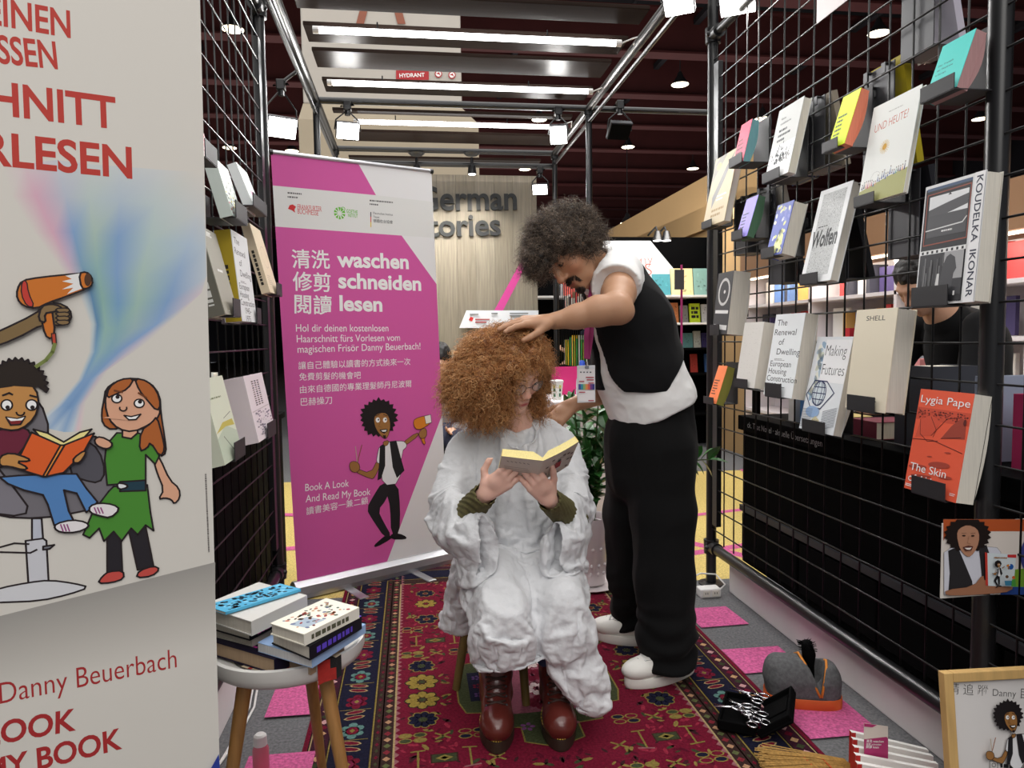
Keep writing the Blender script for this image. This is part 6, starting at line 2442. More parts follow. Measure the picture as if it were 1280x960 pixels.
def drape(V, F, sd_, lo, hi, ex, steps=130, seed=1):
    """let surplus cloth buckle into folds: edges want to be longer than they are, gravity pulls, and a shell keeps the garment's shape"""
    e = np.concatenate([F[:, [0, 1]], F[:, [1, 2]], F[:, [2, 3]], F[:, [3, 0]], F[:, [0, 2]], F[:, [1, 3]]])
    e = np.unique(np.sort(e, 1), axis=0)
    d = V[e[:, 1]] - V[e[:, 0]]
    L0 = np.linalg.norm(d, axis=1)
    rest = L0 * ex(V[e].mean(1), d / (L0[:, None] + 1e-12))
    deg = np.bincount(e.ravel(), minlength=len(V))[:, None].astype(float)
    an_g = np.arctan2(V[:, 0] - ng.x, -(V[:, 1] - ng.y - .12))
    fl_g = np.clip((ng.z - V[:, 2]) / .05, 0, 1) * np.clip(1 - (ng.z - V[:, 2] - .1) / .3, 0, 1)
    X = V + .0015 * np.stack([noise3(V, 40, seed + k) for k in range(3)], 1) + vnormals(V, F) * (fl_g * (.009 if steps > 100 else 0) * np.sin(an_g * 15 + 2 * noise3(V, 5, 2)))[:, None]
    pv = X.copy()
    f, h, o = sd_.f, sd_.h, sd_.lo
    G = np.gradient(f)
    mx = np.array(f.shape) - 1
    for it in range(steps):
        v = (X - pv) * .86
        pv = X.copy()
        X = X + v + np.array([0, 0, -9.8]) * 1.2e-5
        for _ in range(3):
            q = X[e[:, 1]] - X[e[:, 0]]
            l = np.linalg.norm(q, axis=1) + 1e-12
            c = q * ((l - rest) / l * .5)[:, None]
            dx = np.stack([np.bincount(e[:, 0], c[:, k], len(X)) - np.bincount(e[:, 1], c[:, k], len(X)) for k in range(3)], 1)
            X = X + dx / deg * 1.6
        ix = np.clip(np.rint((X - o) / h).astype(int), 0, mx)
        ii = tuple(ix.T)
        g = np.stack([G[k][ii] for k in range(3)], 1)
        gn = np.linalg.norm(g, axis=1)[:, None] + 1e-9
        g = g / gn
        fv = f[ii] + ((X - (o + ix * h)) * g).sum(1)
        X = X + g * (np.maximum(lo - fv, 0) - np.maximum(fv - hi, 0))[:, None]
    return X


mx0 = P(642, 640, 2.2).x


def surplus(m, t):
    sl = np.clip((np.abs(m[:, 0] - mx0) - .14) / .05, 0, 1) * np.clip((m[:, 2] - .62) / .05, 0, 1)
    lp = np.clip((.68 - m[:, 2]) / .06, 0, 1)
    ch = np.clip(1 - sl - lp, 0, 1)
    tz = t[:, 2] ** 2
    return 1 + ch * (.34 * (1 - tz)) + sl * (.14 + .12 * tz) + lp * (.18 * (1 - tz) + .09)


from mathutils.kdtree import KDTree
sc_ = gown_sdf(.0105)
Vc, Fc = sc_.mesh()
Vc = relax(Vc, Fc, 2)
Xc = drape(Vc, Fc, sc_, -.017, .019, surplus)
Dc = relax(Xc - Vc, Fc, 1, .4)
sd = gown_sdf(.0045)
V, F = sd.mesh()
V = relax(V, F, 2)
kd = KDTree(len(Vc))
for i_, v_ in enumerate(Vc):
    kd.insert(v_, i_)
kd.balance()
D = np.zeros_like(V)
for i_, v_ in enumerate(V):
    r3 = kd.find_n(v_, 4)
    w3 = np.array([1 / (a_[2] ** 2 + 2e-6) for a_ in r3])
    D[i_] = (Dc[[a_[1] for a_ in r3]] * w3[:, None]).sum(0) / w3.sum()
V = V + D
V = relax(V, F, 1, .5)
N = vnormals(V, F)
ang = np.arctan2(V[:, 0] - ng.x, -(V[:, 1] - ng.y - .12))
dz = ng.z - V[:, 2]
fall = np.clip(dz / .04, 0, 1) * np.clip(1 - (dz - .10) / .30, 0, 1)
V = V + N * (.0075 * fall * (1 - 2 * np.abs(np.sin(ang * 9 + 1.6 * noise3(V, 5, 2))) ** .8))[:, None]
V = V + N * (.0013 * (1 - 2 * np.abs(noise3(V, 52, 38))) + .0022 * (1 - 2 * np.abs(noise3(V * np.array([1, 1, .45]), 30, 39))))[:, None]
N = vnormals(V, F)
npmesh('gown', V, F, 'gown_white', girl)
# ------------------------------------------------------------------ rug
mat('rug_wool', rough=0.95, attr=True, noise=0.34, nscale=120, spec=0.1, bump=0.5, bscale=400, bdist=0.003)
RX0, RX1, RY0, RY1 = -.345, 1.135, .95, 3.70
CRIM, NAVY, DKR, YELR, GRNR, TURQ, PNK = rgb(104, 20, 42), rgb(25, 25, 44), rgb(36, 24, 27), rgb(128, 112, 58), rgb(58, 64, 42), rgb(88, 122, 116), rgb(138, 90, 94)
CREAM = rgb(160, 140, 100)
rb_ = MB()
rb_.span((RX0, RY0, 0.0012), (RX1, RY1, 0.008), DKR)
rp = Panel(rb_, (0, 0, .008), (1, 0, 0), (0, 1, 0), eps=.00012)
rp.lay = 1


def rr_(x0, y0, x1, y1, c):
    rp.poly([(x0, y0), (x1, y0), (x1, y1), (x0, y1)], c, False)
    rp.lay -= 1


def ring_band(d0, d1, c):
    rr_(RX0 + d0, RY0 + d0, RX0 + d1, RY1 - d0, c)
    rr_(RX1 - d1, RY0 + d0, RX1 - d0, RY1 - d0, c)
    rr_(RX0 + d1, RY0 + d0, RX1 - d1, RY0 + d1, c)
    rr_(RX0 + d1, RY1 - d1, RX1 - d1, RY1 - d0, c)


ring_band(0, .014, CRIM)
ring_band(.018, .022, CREAM)
ring_band(.022, .07, rgb(58, 26, 40))
ring_band(.074, .078, YELR)
ring_band(.08, .195, NAVY)
ring_band(.197, .202, YELR)
ring_band(.205, .262, rgb(54, 36, 34))
ring_band(.225, .229, GRNR)
ring_band(.262, .268, CREAM)
rr_(RX0 + .268, RY0 + .268, RX1 - .268, RY1 - .268, CRIM)
rp.lay += 1


def dia(x, y, rx, ry, c):
    rp.poly([(x - rx, y), (x, y - ry), (x + rx, y), (x, y + ry)], c, False)
    rp.lay -= 1


def petals(x, y, r, n, c, wid=.5, ink=None, r0=.25):
    for k in range(n):
        a = 2 * math.pi * k / n
        cx_, cy_ = x + r * .62 * math.cos(a), y + r * .62 * math.sin(a)
        if ink:
            rp.lay -= .5
            rp.ell((cx_, cy_), r * .44, r * wid * .5, ink, False, a, 8)
            rp.lay -= .5
        rp.ell((cx_, cy_), r * .36, r * wid * .36, c, False, a, 8)
        rp.lay -= 1


def palmette(x, y, s, c, c2):
    for (dx, dy, r) in ((0, 0, 1), (-.8, .5, .55), (.8, .5, .55), (-.8, -.5, .55), (.8, -.5, .55), (0, 1, .6), (0, -1, .6)):
        rp.ell((x + dx * s * .6, y + dy * s * .7), s * r * .55, s * r * .55, c, False, 0, 7)
        rp.lay -= 1
    rp.lay += 1
    rp.ell((x, y), s * .45, s * .5, c2, False, 0, 6)
    dia(x, y, s * .2, s * .25, YELR)


rp.lay = 3
cxr = (RX0 + RX1) / 2
for side in (0, 1):
    fx = (lambda d: RX0 + d) if side == 0 else (lambda d: RX1 - d)
    y = RY0 + .14
    k = 0
    while y < RY1 - .1:
        rp.lay = 3
        j = k % 4
        if j == 0:
            palmette(fx(.137), y, .045, TURQ, CRIM)
        elif j == 2:
            palmette(fx(.137), y, .045, CRIM, rgb(110, 30, 60))
        else:
            rp.lay = 3
            for dy in (-.012, .02):
                rp.ell((fx(.137), y + dy), .034, .012, CREAM, False, .2 * (1 if j == 1 else -1), 8)
                rp.ell((fx(.137), y + dy), .028, .009, CRIM, False, .2 * (1 if j == 1 else -1), 8)
            rr_(fx(.137) - .05, y + .035, fx(.137) + .05, y + .038, YELR)
        y += .088
        k += 1
    rp.lay = 3
    y = RY0 + .04
    k = 0
    while y < RY1 - .04:
        c = [CRIM, rgb(196, 150, 150), GRNR, rgb(190, 150, 110)][k % 4]
        dia(fx(.046), y, .014, .014, c)
        c2 = [rgb(170, 130, 100), rgb(120, 40, 50), rgb(90, 96, 60)][k % 3]
        dia(fx(.245), y, .012, .012, c2)
        dia(fx(.215), y + .012, .006, .010, [CRIM, GRNR][k % 2])
        rp.poly([(fx(.268), y), (fx(.268), y + .03), (fx(.282), y + .015)], PNK, False)
        rp.lay -= 1
        y += .033
        k += 1
YC = 2.36
for sx in (-1, 1):
    for sy in (-1, 1):
        X = lambda dx: cxr + sx * dx
        Yf_ = lambda dy: YC + sy * dy
        rp.lay = 4
        petals(X(.388), Yf_(.062), .058, 8, rgb(142, 122, 56), .75, rgb(50, 40, 30))
        rp.lay = 6
        rp.ell((X(.388), Yf_(.062)), .012, .012, GRNR, False, 0, 8)
        rp.lay = 4
        petals(X(.388), Yf_(.185), .048, 9, NAVY, .7, YELR)
        rp.lay = 6
        rp.ell((X(.388), Yf_(.185)), .014, .014, GRNR, False, 0, 8)
        # blocks and little crosses
        for (dx, dy, c1, c2) in ((.42, .285, GRNR, YELR), (.24, .285, NAVY, CRIM), (.42, .52, NAVY, CRIM), (.22, .54, GRNR, YELR)):
            for a in (-1, 1):
                for b_ in (-1, 1):
                    rp.lay = 4
                    rp.ell((X(dx + .022 * a), Yf_(dy + .014 * b_)), .022, .014, YELR, False, 0, 8)
                    rp.ell((X(dx + .022 * a), Yf_(dy + .014 * b_)), .017, .010, c1 if a == b_ else c2, False, 0, 8)
        for (dx, dy) in ((.33, .285), (.31, .53), (.18, .42), (.13, .54)):
            for a in range(4):
                w = math.pi / 4 + a * math.pi / 2
                rp.lay = 4
                rp.stroke([(X(dx), Yf_(dy)), (X(dx) + .03 * math.cos(w), Yf_(dy) + .022 * math.sin(w))], .007, YELR, False)
        rp.lay = 4
        rr_(X(.33) - .04, Yf_(.40) - .022, X(.33) + .04, Yf_(.40) + .022, rgb(60, 34, 30))
        rp.lay = 5
        rr_(X(.33) - .035, Yf_(.40) - .018, X(.33) + .035, Yf_(.40) + .018, GRNR)
        rp.lay = 6
        dia(X(.33), Yf_(.40), .026, .015, YELR)
        dia(X(.33), Yf_(.40), .012, .007, CRIM)
        for a in (-1, 1):
            rp.stroke([(X(.33 + .075 * a), Yf_(.36)), (X(.33 + .075 * a), Yf_(.45))], .006, YELR, False)
            rp.stroke([(X(.33 + .055 * a), Yf_(.452)), (X(.33 + .1 * a), Yf_(.445))], .006, YELR if a > 0 else PNK, False)
            rp.stroke([(X(.33 + .055 * a), Yf_(.357)), (X(.33 + .095 * a), Yf_(.36))], .006, YELR, False)
        rp.lay = 4
        petals(X(.36), Yf_(.62), .05, 6, NAVY, .9, YELR)
        petals(X(.30), Yf_(.66), .02, 5, GRNR, .8, YELR)
        petals(X(.42), Yf_(.66), .02, 5, YELR, .8, GRNR)
        petals(X(.20), Yf_(.68), .04, 8, rgb(142, 122, 56), .7, rgb(50, 40, 30))
        petals(X(.36), Yf_(.80), .05, 8, rgb(142, 122, 56), .75, rgb(50, 40, 30))
        petals(X(.36), Yf_(.93), .045, 9, NAVY, .7, YELR)
        petals(X(.15), Yf_(.86), .045, 9, NAVY, .7, YELR)
rs_ = random.Random(40)
rp.lay = 3
for k in range(420):
    dx, dy = rs_.uniform(0, .45), rs_.uniform(.02, 1.08)
    if dx < .29 and dy < .42:
        continue
    c_ = rs_.choice([rgb(84, 16, 36), rgb(84, 16, 36), GRNR, rgb(60, 30, 34), rgb(140, 40, 60), rgb(130, 112, 60)])
    r_s = rs_.uniform(.006, .013)
    an = rs_.uniform(0, 3)
    for sx in (-1, 1):
        for sy in (-1, 1):
            rp.ell((cxr + sx * dx, YC + sy * dy), r_s * 1.5, r_s * .6, c_, False, an * sx * sy, 6)
            rp.lay -= 1
# centre medallion
md = [(.0, .40), (.09, .36), (.09, .28), (.17, .27), (.17, .18), (.25, .17), (.27, .1), (.27, 0)]
full = []
for sx, sy in ((1, 1), (1, -1), (-1, -1), (-1, 1)):
    q = [(cxr + sx * a, YC + sy * b_) for a, b_ in md]
    full += q if sx * sy > 0 else q[::-1]
rp.lay = 3
rp.poly(full, rgb(62, 68, 44), False)
rp.stroke(full, .005, YELR, False, True)
rp.lay = 5
for sx in (-1, 1):
    rr_(cxr + sx * .17 - .06, YC - .10, cxr + sx * .17 + .06, YC + .10, NAVY)
    rp.lay = 6
    rp.stroke([(cxr + sx * .17, YC - .1), (cxr + sx * .17, YC + .1)], .004, YELR, False)
    for dy in (-.06, 0, .06):
        for dx in (-.03, .03):
            rp.lay = 6
            petals(cxr + sx * .17 + dx, YC + dy, .018, 5, [CRIM, rgb(90, 60, 110), PNK][int(dy * 20 + 3) % 3], .8)
    rp.lay = 5
    rr_(cxr + sx * .05 - .055, YC - .2, cxr + sx * .05 + .055, YC + .2, rgb(140, 80, 96))
rp.lay = 6
for dy, c in ((-.14, CRIM), (-.05, rgb(210, 190, 190)), (.05, CRIM), (.14, rgb(210, 190, 190))):
    petals(cxr, YC + dy, .045, 7, c, .8, rgb(120, 24, 50))
    rp.lay = 6
for sy in (-1, 1):
    for dx in (-.07, 0, .07):
        petals(cxr + dx, YC + sy * .28, .025, 5, [PNK, YELR, rgb(120, 70, 120)][int(dx * 10 + 3) % 3], .8)
        rp.lay = 6
tag(rb_.build('rug', 'rug_wool'), 'red and navy patterned wool rug under the seated reader', 'rug')

# ------------------------------------------------------------------ seats
mat('wood_leg', (168, 122, 70), 0.5, noise=0.2, nscale=6, stretch=(14, 14, 1))
mat('wood_olive', (112, 92, 48), 0.5, noise=0.2, nscale=6, stretch=(14, 14, 1))
mat('stool_white', (226, 224, 220), 0.35)
SC = Vector((-.318, 1.761, 0))
t = thing('stool', 'round white stool with wooden legs, loaded with books', 'stool', SC)
b = MB()
b.lathe([(0, .425), (.165, .425), (.178, .435), (.184, .45), (.184, .473), (.176, .475), (.172, .462), (.165, .45), (0, .446)], SC, 48, cap=False)
b.build('seat', 'stool_white', t, True, .7)
for a in (78, 322, 224):
    w = math.radians(a)
    d = Vector((math.cos(w), math.sin(w), 0))
    b = MB()
    b.tube([SC + d * .115 + Vector((0, 0, .43)), SC + d * .205 + Vector((0, 0, 0 if a == 224 else .0085))], [.018, .012], 14)
    b.build('leg', 'wood_leg', t, True, .7)
SG = Vector((.303, 2.39, 0))
t = thing('stool', 'small wooden stool under the reader, mostly hidden by the white gown', 'stool', SG)
b = MB()
b.lathe([(0, .39), (.15, .39), (.165, .40), (.165, .415), (.155, .42), (0, .42)], SG, 40, cap=False)
b.build('seat', 'wood_olive', t, True, .7)
for a in (192, 282, 12, 102):
    w = math.radians(a)
    d = Vector((math.cos(w), math.sin(w), 0))
    b = MB()
    b.tube([SG + d * .11 + Vector((0, 0, .40)), SG + d * .185 + Vector((0, 0, .008))], [.019, .013], 14)
    b.build('leg', 'wood_olive', t, True, .7)

# ------------------------------------------------------------------ books on the white stool
def flat_book(label, Lp, Fp, Rp, z, th, cover, prints=None, spine=None, spine_txt=None, page=(216, 210, 198), hard=True, stx=WHITE):
    L_, F_, R_ = onz(*Lp, z), onz(*Fp, z), onz(*Rp, z)
    v, u = F_ - R_, L_ - F_
    W, H = u.length, v.length
    t = make_book(label, R_, u.normalized(), v.normalized(), W, H, th, cover, prints, None, page_col=page, spine=spine, hard=hard, group='books stacked on the white stool')
    if spine_txt:
        mb = MB()
        un, vn = u.normalized(), v.normalized()
        q = Panel(mb, F_ - un * .0003 - Vector((0, 0, th * .72)), -vn, (0, 0, 1), -un, eps=.0004)
        dashes(q, (H * .12, 0), (H * .8, 0), th * .4, stx, False, int(th * 1e4))
        mb.build('spine_lettering', 'print', t)
    return t


def pr_illu(p, W, H):
    r = random.Random(12)
    p.poly([(.15 * W, .55 * H), (.6 * W, .6 * H), (.6 * W, .9 * H), (.2 * W, .85 * H)], rgb(170, 186, 200), False)
    for k in range(70):
        x, y = r.uniform(.12, .85) * W, r.uniform(.1, .9) * H
        p.ell((x, y), r.uniform(.02, .06) * W, r.uniform(.015, .03) * H, rgb(*r.choice([(190, 110, 80), (110, 120, 150), (90, 70, 60), (200, 160, 120), (160, 60, 60), (80, 100, 80)])), False, r.uniform(0, 3), 7)
        p.lay -= 1


def pr_turq(p, W, H):
    r = random.Random(3)
    for k in range(110):
        x, y = r.uniform(.1, .9) * W, r.uniform(.05, .95) * H
        p.ell((x, y), r.uniform(.04, .1) * W, r.uniform(.01, .03) * H, rgb(*r.choice([(20, 24, 30), (30, 60, 80), (140, 210, 240), (20, 24, 30)])), False, r.uniform(0, 3), 7)
        p.lay -= 1


def pr_blue(p, W, H):
    scrib(p, .1 * W, .1 * H, .7 * W, .7 * H, 12, rgb(120, 140, 190), 3, .002)


def pr_purple(p, W, H):
    p.rect(0, 0, W, .3 * H, rgb(110, 70, 200))


def pr_pinkt(p, W, H):
    scrib(p, .1 * W, .78 * H, .6 * W, .1 * H, 1, rgb(220, 70, 170), 3)


flat_book('thick brownish paperback with pink lettering at the bottom of the stool pile', (262, 800), (343, 824), (398, 794), .492, .036, (36, 30, 52), pr_pinkt, page=(176, 150, 122))
flat_book('beige paperback under the light blue book on the stool', (338, 806), (388, 826), (430, 800), .490, .034, (190, 160, 130), None, page=(180, 156, 128), hard=False)
flat_book('grey-edged book in the lower left pile on the stool', (256, 782), (315, 797), (384, 764), .515, .022, (206, 200, 192), None)
flat_book('light blue large paperback under the right-hand pile on the stool', (322, 803), (390, 823), (457, 780), .516, .022, (160, 190, 232), pr_blue, hard=False, page=(216, 216, 216))
flat_book('black book with a pink-lettered spine in the left pile on the stool', (252, 772), (312, 789), (384, 752), .540, .023, (28, 26, 30), None, (24, 22, 26), True, stx=rgb(220, 80, 170))
flat_book('black book with purple lettering and a purple spine end on the stool', (339, 788), (387, 808), (452, 770), .550, .032, (24, 24, 28), pr_purple, (26, 24, 34), True, stx=rgb(96, 70, 200))
flat_book('pale grey book second from the top of the left pile on the stool', (252, 757), (314, 777), (384, 744), .576, .034, (214, 212, 208), None, (210, 208, 204))
flat_book('white illustrated book on top of the right pile on the stool', (337.5, 779), (380, 793), (449, 759), .578, .026, (240, 236, 222), pr_illu, (236, 232, 220), True, stx=rgb(90, 90, 70))
flat_book('turquoise and black booklet on top of the left pile on the stool', (256, 757), (282, 765), (376, 736), .586, .007, (90, 180, 220), pr_turq, hard=False)

# patterned cloth under the books, hanging over the rim
mat('kilim', rough=0.95, attr=True, noise=0.15, nscale=90, bump=0.4, bscale=300, bdist=0.002)
b = MB()
RDK, BLK_, CRM = rgb(176, 44, 38), rgb(28, 26, 28), rgb(216, 198, 170)
N1, N2 = 34, 18
for i in range(N1):
    for j in range(N2):
        def cp(a, c):
            th_ = math.radians(200 + 160 * a)
            r = .165 * c ** .8 if c < .8 else .165
            z = .455
            lip = 0
            if c > .8:
                r = .165 + .024 * min(1, (c - .8) / .08)
                z = .4775 - (0 if c < .9 else (c - .9) * .5) + .002 * math.sin(a * 60)
            return SC + Vector((r * math.cos(th_), r * math.sin(th_), z))
        a0, a1, c0, c1 = i / N1, (i + 1) / N1, j / N2, (j + 1) / N2
        hang = .62 < (a0 + a1) / 2 < .74
        if c1 > .82 and not hang:
            continue
        zig = (j + (i % 4 if i % 8 < 4 else 4 - i % 4)) % 9
        col = RDK if zig < 5 else (CRM if zig < 7 else BLK_)
        b.face([cp(a0, c0), cp(a0, c1), cp(a1, c1), cp(a1, c0)], col)
tag(b.build('patterned_cloth', 'kilim'), 'red, cream and black woven cloth under the books on the white stool', 'cloth')

# ------------------------------------------------------------------ the paperback being read
t = thing('paperback', 'open cream-coloured paperback in the hands of the seated reader', 'book', P(676, 590, 1.95))
bd = Vector((0, -.83, .56)).normalized()
tl, ts, trr = P(627, 570, 1.92), P(679, 576, 1.90), P(723, 551, 1.92)
hgt = .165
mc = rgb(226, 218, 206)
cv = MB()
pg = MB()
nC = 8


def half(a, c, bulge, th, flip):
    """cover from a (spine) to c (edge) along the top edge; the page block lies towards the reader"""
    ax_ = (c - a)
    W_ = ax_.length
    nrm = ax_.cross(bd).normalized()
    if nrm.y < 0:
        nrm = -nrm
    out_ = []
    for i in range(nC + 1):
        f_ = i / nC
        q = a + ax_ * f_ + nrm * (bulge * math.sin(math.pi * f_ * .8))
        tt = th * (1 - .12 * f_) * (.35 + .65 * min(1, f_ * 4))
        out_.append((q, q + nrm * tt))
    for (q0, i0), (q1, i1) in zip(out_, out_[1:]):
        cv.face([q0, q1, q1 - bd * hgt, q0 - bd * hgt], mc)
        e0, e1 = q0 + nrm * .0008, q1 + nrm * .0008
        s_ = -bd * .002
        pg.face([e0 + s_, e1 + s_, i1 + s_, i0 + s_], rgb(244, 226, 156))
        pg.face([e0 - bd * (hgt - .002), e1 - bd * (hgt - .002), i1 - bd * (hgt - .002), i0 - bd * (hgt - .002)], rgb(236, 216, 160))
        pg.face([i0 + s_, i1 + s_, i1 - bd * (hgt - .002), i0 - bd * (hgt - .002)], rgb(240, 230, 200))
    q, i_ = out_[-1]
    pg.face([q, i_, i_ - bd * hgt, q - bd * hgt], rgb(240, 222, 160))
    return nrm


half(ts, tl, .0, .026, False)
half(ts, trr, -.004, .022, True)
p = Panel(cv, ts - bd * hgt, (tl - ts) * -1, bd, None, eps=.0003)
if p.n.y > 0:
    p.n = -p.n
Wl = (tl - ts).length
p.O = tl - bd * hgt
for i in range(5):
    p.stroke([((.12 + .02 * (i % 2)) * Wl, (.62 - .07 * i) * hgt), ((.7 + .05 * (i % 3)) * Wl, (.60 - .07 * i) * hgt)], .0022, rgb(170, 160, 152), False)
for i in range(6):
    p.stroke([((.15 + .1 * i) * Wl, .86 * hgt), ((.2 + .1 * i) * Wl, .83 * hgt)], .0022, rgb(110, 100, 96), False)
p = Panel(cv, ts - bd * hgt, trr - ts, bd, None, eps=.0003)
if p.n.y > 0:
    p.n = -p.n
p.O = p.O + p.n * .0055
Wr = (trr - ts).length
p.poly([(.40 * Wr, .34 * hgt), (.62 * Wr, .34 * hgt), (.60 * Wr, .58 * hgt), (.44 * Wr, .60 * hgt)], rgb(178, 40, 44), False)
p.poly([(.44 * Wr, .14 * hgt), (.60 * Wr, .14 * hgt), (.60 * Wr, .34 * hgt), (.42 * Wr, .34 * hgt)], rgb(234, 228, 222), False)
p.ell((.52 * Wr, .65 * hgt), .05 * Wr, .05 * hgt, rgb(50, 36, 34), False)
p.ell((.5 * Wr, .12 * hgt), .14 * Wr, .04 * hgt, rgb(100, 110, 84), False)
for (x, y) in ((.75, .78), (.86, .7), (.8, .52), (.9, .5), (.16, .66), (.18, .36), (.1, .14), (.84, .2), (.62, .82), (.3, .84)):
    p.ell((x * Wr, y * hgt), .045 * Wr, .035 * hgt, rgb(90, 70, 64), False, .5, 7)
    p.lay -= 1
for (x, y) in ((.3, .74), (.44, .78), (.58, .74), (.2, .52), (.22, .46), (.84, .3)):
    p.stroke([(x * Wr, y * hgt), ((x + .09) * Wr, (y + .02) * hgt)], .002, rgb(70, 60, 58), False)
cv.build('cover', 'print', t)
pg.build('pages', 'paper_side', t)

# ------------------------------------------------------------------ badge on its ribbon
t = thing('name_badge', 'exhibitor badge on a magenta ribbon hanging from the neck of the standing person', 'badge', P(733, 480, 2.26))
b = MB()
for (pts) in ([P(741, 352, 2.36), P(738, 372, 2.33), P(733, 420, 2.28), P(733, 448, 2.26)], [P(746, 350, 2.42), P(741, 380, 2.36), P(739, 420, 2.30), P(734.5, 449, 2.262)]):
    for a, c in zip(pts, pts[1:]):
        s_ = Vector((.0075, -.002, 0))
        b.face([a - s_, a + s_, c + s_, c - s_])
        b.face([a - s_ + Vector((0, .0015, 0)), c - s_ + Vector((0, .0015, 0)), c + s_ + Vector((0, .0015, 0)), a + s_ + Vector((0, .0015, 0))])
b.build('ribbon', 'ribbon_magenta', t)
b = MB()
c = P(733.5, 452, 2.26)
b.tube([c, c - Vector((0, 0, .014))], .004, 8)
b.box(c - Vector((0, 0, .018)), (.014, .004, .010), bev=.001)
b.build('clip', 'chrome', t)
mat('badge_plastic', (226, 228, 232), 0.15, spec=0.6)
b = MB()
tlb, brb = P(721.5, 457, 2.26), P(744.5, 503, 2.26)
b.span((tlb.x, 2.262, brb.z), (brb.x, 2.265, tlb.z), bev=.0015)
b.build('sleeve', 'badge_plastic', t)
b = MB()
p = Panel(b, (0, 2.2612, 0), (1, 0, 0), (0, 0, 1), eps=.0003)
p.lay = 0
p.poly([(723, 461), (743, 461.5), (743, 502), (722.5, 501)], rgb(238, 234, 236))
for i in range(4):
    p.poly([(725 + 4 * i, 464.5), (727 + 4 * i, 464.5), (727 + 4 * i, 466), (725 + 4 * i, 466)], rgb(90, 90, 100))
for i, c in enumerate(((70, 70, 150), (60, 150, 170), (150, 180, 120), (230, 150, 90), (220, 100, 90), (120, 70, 140), (60, 60, 130))):
    p.poly([(723 + 2.85 * i, 480), (723 + 2.85 * (i + 1), 480), (723 + 2.85 * (i + 1), 487), (723 + 2.85 * i, 487)], rgb(*c))
for (x0, x1, y) in ((732, 742, 471), (733, 742, 474), (723.5, 730, 476), (735, 742, 478), (723.5, 731, 489.5), (735, 742, 500)):
    p.poly([(x0, y), (x1, y), (x1, y + 1.2), (x0, y + 1.2)], rgb(180, 60, 80))
b.build('card', 'print', t)

# ------------------------------------------------------------------ plant
mat('leaf', (52, 104, 48), 0.28, spec=0.6, noise=0.3, nscale=9)
mat('leaf_stem', (78, 96, 50), 0.5, noise=0.2)
mat('pot_white', (232, 224, 226), 0.3, coat=0.2, bump=0.15, bscale=60, bdist=0.004)
mat('soil', (52, 38, 30), 0.95, bump=0.6, bscale=80)
PC = Vector((.823, 3.278, 0))
t = thing('potted_plant', 'glossy green potted plant in a tall white pot, behind the standing person', 'plant', PC)
b = MB()
b.lathe([(0, .022), (.075, .022), (.078, .03), (.098, .30), (.103, .34), (.101, .345), (.094, .335), (.092, .31), (0, .30)], PC, 40, cap=False)
for k in range(14):
    w = 2 * math.pi * k / 14
    for z_ in (.08, .12, .2):
        rr2 = .079 + (z_ - .03) * .074
        b.ball(PC + Vector((rr2 * math.cos(w + z_), rr2 * math.sin(w + z_), z_)), (.008, .008, .010), 5)
b.build('pot', 'pot_white', t, True, .8)
b = MB()
b.lathe([(0, .009), (.12, .009), (.145, .018), (.147, .022), (.14, .02), (.118, .014), (0, .014)], PC, 40, cap=False)
b.build('saucer', 'pot_white', t, True, .8)
b = MB()
b.lathe([(0, .312), (.092, .308)], PC, 24, cap=False)
b.build('soil', 'soil', t)
pr_ = random.Random(21)
stems = [(-.10, -.14, .62), (-.04, -.10, .52), (.02, -.13, .66), (.07, -.05, .55), (-.08, .05, .56), (.10, .08, .60), (-.14, -.04, .48), (.0, .1, .58), (.05, -.16, .5), (-.05, -.16, .40), (.03, -.08, .42), (.50, -.25, .53), (-.07, -.12, .34), (.01, -.14, .30)]
for si, (dx, dy, hh) in enumerate(stems):
    base = PC + Vector((dx * .25, dy * .25, .31))
    tip = PC + Vector((dx, dy, .31 + hh * (.95 if abs(dx) < .3 else .62)))
    n_ = 12
    pts = []
    for i in range(n_ + 1):
        f_ = i / n_
        q = base.lerp(tip, f_)
        q += Vector((0, 0, (1 - f_) * f_ * (.10 if abs(dx) < .3 else .34)))
        pts.append(q)
    b = MB()
    b.tube(pts, [.0075 * (1 - .65 * i / n_) for i in range(n_ + 1)], 7)
    so = b.build('stem', 'leaf_stem', t, True)
    lv = MB()
    i0 = 3 if abs(dx) < .3 else 5
    for i in range(i0, n_ + 1):
        for s_ in (-1, 1):
            if i == n_ and s_ < 0:
                dirv = (pts[-1] - pts[-2]).normalized()
            else:
                tg = (pts[min(i + 1, n_)] - pts[i - 1]).normalized()
                sv = tg.cross(Vector((math.cos(si * 2.4), math.sin(si * 2.4), .15))).normalized() * s_
                dirv = (sv * .8 + tg * .55 + Vector((0, 0, pr_.uniform(-.2, .25)))).normalized()
            L_ = pr_.uniform(.070, .098)
            wd = L_ * .29
            nrm = dirv.cross(Vector((pr_.uniform(-.4, .4), pr_.uniform(-.4, .4), 1)).cross(dirv)).normalized()
            side = dirv.cross(nrm).normalized()
            o = pts[i]
            rows = []
            for f_, wf in ((0, .12), (.2, .75), (.45, 1.0), (.7, .8), (.9, .35), (1.0, .03)):
                c_ = o + dirv * (L_ * f_) - nrm * (L_ * .18 * f_ * f_)
                rows.append((c_ - side * wd * wf + nrm * .006 * wf, c_, c_ + side * wd * wf + nrm * .006 * wf))
            for r0, r1 in zip(rows, rows[1:]):
                lv.face([r0[0], r0[1], r1[1], r1[0]])
                lv.face([r0[1], r0[2], r1[2], r1[1]])
    lv.build('leaves', 'leaf', so, True)

